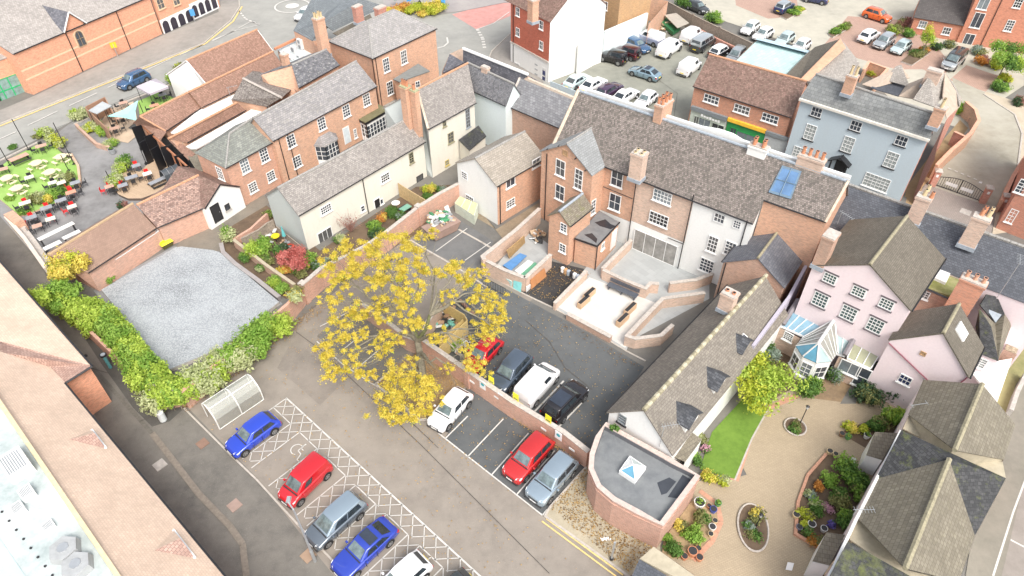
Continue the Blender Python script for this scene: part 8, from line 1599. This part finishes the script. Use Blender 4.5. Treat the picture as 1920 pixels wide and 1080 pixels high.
# planters and bench on the pale terrace
ZP=LAYTOP
for lb,a in(('timber planter box nearest the low wall, upper left',(1105,548)),('timber planter box left of the pair by the entrance',(1095,562)),('timber planter box upper right on the terrace',(1182,576)),('timber planter box lower right on the terrace',(1168,596))):
    p=G(a[0],a[1],.6);R=root('planter_box',lb,'planter',(p.x,p.y,ZP),math.radians(49),'planter boxes on the terrace');mb=MB();mb.box(-.75,.75,-.22,.22,0,.6,plain('planter_pine',(.55,.38,.24),.7));mb.P('box',R);mb=MB();mb.box(-.7,.7,-.17,.17,.59,.61,DARK);mb.P('soil',R)
p,q=G(1152,540,.3),G(1182,553,.3);c=(p+q)/2;R=root('slatted_bench','dark slatted bench against the terrace wall','bench',(c.x,c.y,ZP),math.atan2((q-p).y,(q-p).x));mb=MB();MG=plain('bench_grey',(.1,.11,.13),.6)
for k in range(5):mb.box(-1.5,1.5,-.3+.13*k,-.2+.13*k,.4,.45,MG)
mb.P('seat',R);mb=MB();
for k in range(3):mb.box(-1.5,1.5,.36,.4,.55+.15*k,.65+.15*k,MG)
mb.P('backrest',R)
for x in(-1.3,0,1.3):mb=MB();mb.box(x-.04,x+.04,-.28,.38,0,.4,MG);mb.P('leg',R)
# boards and barrel row near the black recess
def board(nm,lb,pts,m,th=.05):P_=[G(*p)for p in pts];mb=MB();n=(P_[1]-P_[0]).cross(P_[2]-P_[0]).normalized()*th;mb.hexa([q-n for q in P_],P_,m);return tag(mb.build(nm),lb,'board')
board('orange_gate','bright orange-brown timber gate leaning on the store wall',[(996,543,.05),(1025,518,.05),(1021,503,1.1),(995,525,1.1)],plain('orange_timber',(.5,.23,.1),.6));board('turquoise_board','larger turquoise board leaning on the store wall',[(962,540,.05),(976,548,.05),(978,529,1.1),(963,523,1.1)],plain('turquoise_paint',(.25,.62,.62),.6));board('turquoise_board','smaller pale turquoise sign board on the store wall',[(947,530,.1),(959,537,.1),(960,528,.8),(948,522,.8)],plain('pale_turquoise',(.5,.7,.68),.6));board('leaning_board','small white panel beside the orange gate',[(987,548,.05),(995,541,.05),(995,533,.8),(987,538,.8)],WHITE)
p,q=G(1055,506,.3),G(1083,520,.3);R=root('gas_bottles','row of striped white and black canisters by the turret','canisters',(p.x,p.y,LAYTOP));d=(q-p)
for k in range(6):mb=MB();o_=d*(k/5);mb.cyl(Z(o_,0),Z(o_,.5),.2,[WHITE,plain('crate_orange',(.5,.3,.15)),plain('crate_grey',(.35,.4,.45)),DARK,WHITE,plain('crate_grey',0)][k],10);mb.P('canister',R)
board('blue_pallet','blue plastic mesh bundle in the store yard',[(943,498,.3),(975,475,.3),(988,480,.3),(958,508,.3)],plain('blue_mesh',(.1,.25,.5),.6));board('pale_sheet','white sheet lying in the store yard',[(965,508,.3),(990,488,.3),(1000,492,.3),(980,518,.3)],TWH);board('green_pipe_bundle','bundle of green pipes in the store yard',[(977,514,.35),(1003,492,.35),(1008,496,.35),(985,520,.35)],plain('pipe_green',(.15,.4,.25),.5));board('plywood_sheet','plywood sheets leaning inside the store wall',[(955,485,.1),(985,455,.1),(983,442,1.5),(950,470,1.5)],TIMBER)
board('green_crates','green and grey containers beside the rubble heap',[(1235,38,.8),(1262,60,.8),(1275,52,.8),(1248,30,.8)],plain('container_green',(.03,.16,.06),.6),.5);board('corrugated_roof','rusty and grey corrugated roof panel behind the containers',[(1246,28,1.6),(1270,52,1.6),(1292,43,1.6),(1268,24,1.6)],plain('corrugated_grey',(.4,.36,.3),.6),.1)
# garden lamps, pots, urns
def glamp(lb,px,h=2.2):
    p=G(*px);R=root('garden_lamp',lb,'lamp',(p.x,p.y,LAYTOP));mb=MB();mb.cyl((0,0,0),(0,0,h),.04,BLACK,6);mb.P('post',R);mb=MB();mb.cyl((0,0,h),(0,0,h+.25),.09,plain('lamp_glass_pale',(.6,.62,.6),.3),6,.14);mb.cyl((0,0,h+.25),(0,0,h+.36),.16,BLACK,6,.03);mb.P('lantern',R)
glamp('black garden lamp in the round driveway bed',(1497,800));glamp('black garden lamp in the oval driveway bed',(1415,992),1.6)
POTS=[(1311,1047,TERRA,.26,'terracotta pot lowest in the potted bed'),(1283,1045,TERRA,.24,'terracotta pot left of the lowest one'),(1298,1036,TERRA,.34,'large terracotta bowl in the potted bed'),(1309,1030,TERRA,.22,'dark red pot above the large bowl'),(1340,978,BUFF,.2,'small buff pot at the brick arc'),(1335,990,TWH,.26,'white pot at the brick arc'),(1332,1003,BUFF,.2,'buff pot below the white one'),(1337,957,plain('blue_glaze',(.04,.08,.35),.3),.26,'blue glazed pot at the brick arc'),(1329,950,TERRA,.18,'small dark pot beside the blue one'),(1311,945,TWH,.4,'long white trough planted with green at the annexe wall'),(1346,945,plain('green_glaze',(.1,.3,.08),.5),.24,'round green topped pot by the driveway'),(1492,967,BUFF,.26,'tall buff pot at the rose bed edge'),(1521,985,TWH,.28,'white rimmed pot in the rose bed'),(1498,990,plain('grey_glaze',(.2,.2,.25)),.22,'grey pot at the rose bed corner'),(1544,993,TWH,.24,'pale pot near the porch roof'),(1555,848,BUFF,.24,'buff pot at the top of the rose bed'),(1566,853,BUFF,.2,'small buff pot next to the top one'),(1578,815,plain('brown_glaze',(.25,.15,.08)),.22,'brown pot by the low yellow shrub'),(1590,820,plain('green_glaze',0),.24,'green glazed pot beside the porch bed'),(1625,818,TWH,.26,'pale urn in the bed by the porch'),(210,283,GREYM,.4,'grey tub at the edge of the pub yard'),(502,425,BUFF,.3,'round buff pot inside the slatted fence'),(355,432,TERRA,.2,'terracotta pot by the passage bins'),(366,428,TERRA,.2,'second terracotta pot by the white gable'),(1631,873,DARK,.15,'small black pot on the driveway porch')]
for u,v,m,r,lb in POTS:
    p=G(u,v,r);R=root('plant_pot',lb,'plant pot',(p.x,p.y,LAYTOP+.03),0,'pots');mb=MB();mb.cyl((0,0,0),(0,0,r*1.5),r*.7,m,12,r);mb.P('pot_body',R);mb=MB();mb.cyl((0,0,r*1.5-.02),(0,0,r*1.5+.015),r*.84,DARK,12);mb.P('soil',R)
    if 'green' in lb or 'urn' in lb or 'tub' in lb:leaves([(0,0,r*1.7,r,r,r*.6,60)],.08,LF['hedgeg'],seed=int(u)).parent=R
for px,lb in(((1598,865),'white sign board in the rose bed'),((1481,1062),'white notice board on the brick paving')):board('notice_board',lb,[(px[0]-8,px[1]+6,.3),(px[0]+4,px[1]+8,.3),(px[0]+8,px[1]-6,.7),(px[0]-4,px[1]-8,.7)],WHITE,.02)
# gates
gp=[G(1752,348),G(1836,378)];R=root('iron_gates','arched black iron double gates across the lane','gate',gp[0]);d=gp[1]-gp[0];L=d.length;dn=d.normalized()
for s in(0,1):
    mb=MB();n=10
    for k in range(n+1):
        t=(k/n)*.5+s*.5;h=1.15+.55*math.sin(math.pi*t);q=d*t;mb.cyl(q+Vector((0,0,.1)),q+Vector((0,0,h)),.022 if 0<k<n else .05,BLACK,4)
        if k<n:t2=((k+1)/n)*.5+s*.5;q2=d*t2;mb.cyl(q+Vector((0,0,h)),q2+Vector((0,0,1.15+.55*math.sin(math.pi*t2))),.04,BLACK,4);mb.cyl(q+Vector((0,0,.15)),q2+Vector((0,0,.15)),.04,BLACK,4)
    mb.P('gate_leaf',R);mb=MB();q=d*(.32+.34*s);mb.box(-.6,.6,-.02,.02,.6,.95,WHITE,Matrix.Translation(q)@Matrix.Rotation(math.atan2(d.y,d.x),4,'Z'));mb.P('sign_plate',R)
for px,lb in(((1747,348),'brick gate pier beside the blue house'),((1841,380),'brick gate pier right of the iron gates'),((1873,395),'brick pier at the pedestrian gap')):
    p=G(*px);R=root('gate_pier',lb,'pier',(p.x,p.y,0),math.radians(-20));mb=MB();mb.box(-.3,.3,-.3,.3,0,1.9,B_RED);mb.build('shaft').parent=R;mb=MB();mb.box(-.38,.38,-.38,.38,1.9,2.0,STONE);mb.hexa([(-.36,-.36,2),(.36,-.36,2),(.36,.36,2),(-.36,.36,2)],[(-.1,-.1,2.2),(.1,-.1,2.2),(.1,.1,2.2),(-.1,.1,2.2)],STONE);mb.build('cap').parent=R;mb=MB();mb.box(-.12,.12,-.33,-.3,1.3,1.6,WHITE);mb.P('number_plaque',R)
# planter kerbs in the residents parking
for px,lb in(([(1463,30),(1475,36),(1512,18),(1503,12),(1488,15)],'kerbed planter beside the navy off-roader'),([(1553,64),(1562,70),(1598,49),(1590,43),(1570,48)],'kerbed planter near the salmon roof'),([(1690,115),(1710,122),(1745,98),(1728,88),(1712,96)],'kerbed bed beside the pale hatchback')):
    P_=[G(u,v,.2)for u,v in px];mb=MB();mb.prism([(q.x,q.y)for q in P_],0,.24,CONC,SOIL);tag(mb.build('planter_bed'),lb,'planter')
# aerials
def aerial(lb,base,zb,h,ang=0,n=7):
    p=G(*base,zb);R=root('aerial',lb,'aerial',p,math.radians(ang));mb=MB();mb.cyl((0,0,0),(0,0,h),.025,GREYM,5);mb.P('mast',R);mb=MB();mb.cyl((-.2,0,h),(1.1,0,h),.018,GREYM,4)
    for k in range(n):x=-.1+1.15*k/(n-1);mb.cyl((x,-.22,h),(x,.22,h),.012,GREYM,4)
    mb.P('antenna',R)
aerial('television aerial on the white gable of the brown-roofed range',(1236,838),3.4,2.4,10);aerial('television aerial beside the tall chimney of the main house',(1570,420),9.5,1.2,-60);aerial('television aerial on the far right slate roof',(1868,560),7.5,3.6,60);aerial('television aerial on the gutter of the cross gabled house',(1600,965),5.0,.6,0);aerial('thin aerial on the olive tiled roof',(1707,768),5.0,.5,10,2);aerial('television aerial above the white roof strip of the pub',(435,190),3.2,1.8,30);aerial('television aerial on the pub chimney',(538,125),5,2.0,150,3)
# roof plant on the long salmon building and AC units
def acunit(lb,px,z,s=(1.0,.5,.8),rz=.8,m=None,vents=1):
    p=G(*px,z);R=root('air_conditioner',lb,'air conditioner',(p.x,p.y,z),rz);mb=MB();mb.box(-s[0]/2,s[0]/2,-s[1]/2,s[1]/2,.06,s[2],m or plain('ac_white',(.68,.69,.68),.5,0,.05));mb.build('casing',uv=False,bevel=.02).parent=R
    for k in range(vents):mb=MB();zc=s[2]*(k+.55)/vents;mb.cyl((0,-s[1]/2-.01,zc),(0,-s[1]/2-.03,zc),min(s[0],s[2]/vents)*.36,plain('fan_grey',(.25,.26,.27)),14);mb.P('fan',R)
for px,lb,s,v in(((552,100),'left white air conditioner on the plant roof',(.9,.4,1.0),1),((565,92),'twin-fan white air conditioner on the plant roof',(.9,.4,1.4),2),((585,98),'slim white unit at the right of the plant roof',(.4,.4,1.1),1),((562,108),'low grey unit on the plant roof',(.8,.5,.4),1),((547,112),'low white unit on the plant roof',(.5,.5,.4),1)):acunit(lb,px,3.4,s,-.7,None,v)
for px,lb,s in(((36,878),'large white roof unit with grey louvres',(2.0,1.3,.7)),((54,928),'small white vent box below the louvred unit',(.9,.7,.4)),((38,958),'second small white vent box',(.8,.6,.4)),((92,988),'pale square hatch on the flat roof',(.6,.6,.2))):
    p=G(*px,7.4);R=root('roof_unit',lb,'roof unit',(p.x,p.y,7.41),math.radians(-42));mb=MB();mb.box(-s[0]/2,s[0]/2,-s[1]/2,s[1]/2,0,s[2],WHITE);mb.P('casing',R);mb=MB()
    for k in range(8):y=-s[1]*.4+s[1]*.8*k/8;mb.box(-s[0]*.4,s[0]*.4,y,y+s[1]*.05,s[2],s[2]+.02,plain('louvre_grey',(.28,.3,.31)))
    mb.P('louvre',R)
for px,lb in(((125,1035),'upper grey hexagonal roof housing'),((148,1065),'lower grey hexagonal roof housing')):
    p=G(*px,7.4);R=root('roof_housing',lb,'roof housing',(p.x,p.y,7.41),.2);mb=MB();mb.cyl((0,0,0),(0,0,.5),.85,plain('housing_grey',(.36,.37,.37),.6),6,.75);mb.P('casing',R);mb=MB();mb.cyl((0,0,.5),(0,0,.55),.3,GREYM,8);mb.P('cap',R)
mb=MB()
for k in range(14):p=G(4+k*13.5,960+k*17,7.42);mb.cyl(p,p+Vector((0,0,.06)),.07,DARK,6)
tag(mb.build('roof_fixings'),'line of small dark fixings along the pale flat roof','roof fixings',None,'stuff')
# a person at the golden verge
p=G(788,20);R=root('person','person in dark clothes walking past the golden shrubs','person',(p.x,p.y,.08),.4)
me=bpy.data.meshes.new('body');J=[(0,0,.95),(0,0,1.2),(0,0,1.42),(0,.01,1.55),(0,.02,1.7),(.09,0,.9),(.1,.14,.5),(.1,.05,.06),(.1,.2,.03),(-.09,0,.9),(-.1,-.1,.5),(-.1,-.3,.1),(-.1,-.18,.05),(.2,0,1.4),(.26,-.08,1.12),(.25,.05,.9),(-.2,0,1.4),(-.26,.08,1.12),(-.25,.2,.95)]
E_=[(0,1),(1,2),(2,3),(3,4),(0,5),(5,6),(6,7),(7,8),(0,9),(9,10),(10,11),(11,12),(2,13),(13,14),(14,15),(2,16),(16,17),(17,18)];me.from_pydata(J,E_,[]);o=bpy.data.objects.new('body',me);sc.collection.objects.link(o);o.parent=R;o.modifiers.new('s','SKIN');RD=[.15,.14,.16,.06,.1,.1,.07,.045,.04,.1,.07,.045,.04,.07,.05,.035,.07,.05,.035]
for v_,r_ in zip(me.skin_vertices[0].data,RD):v_.radius=(r_,r_*.85)
me.skin_vertices[0].data[0].use_root=True;o.modifiers.new('u','SUBSURF').levels=1;me.materials.append(plain('dark_clothes',(.03,.03,.04),.8))
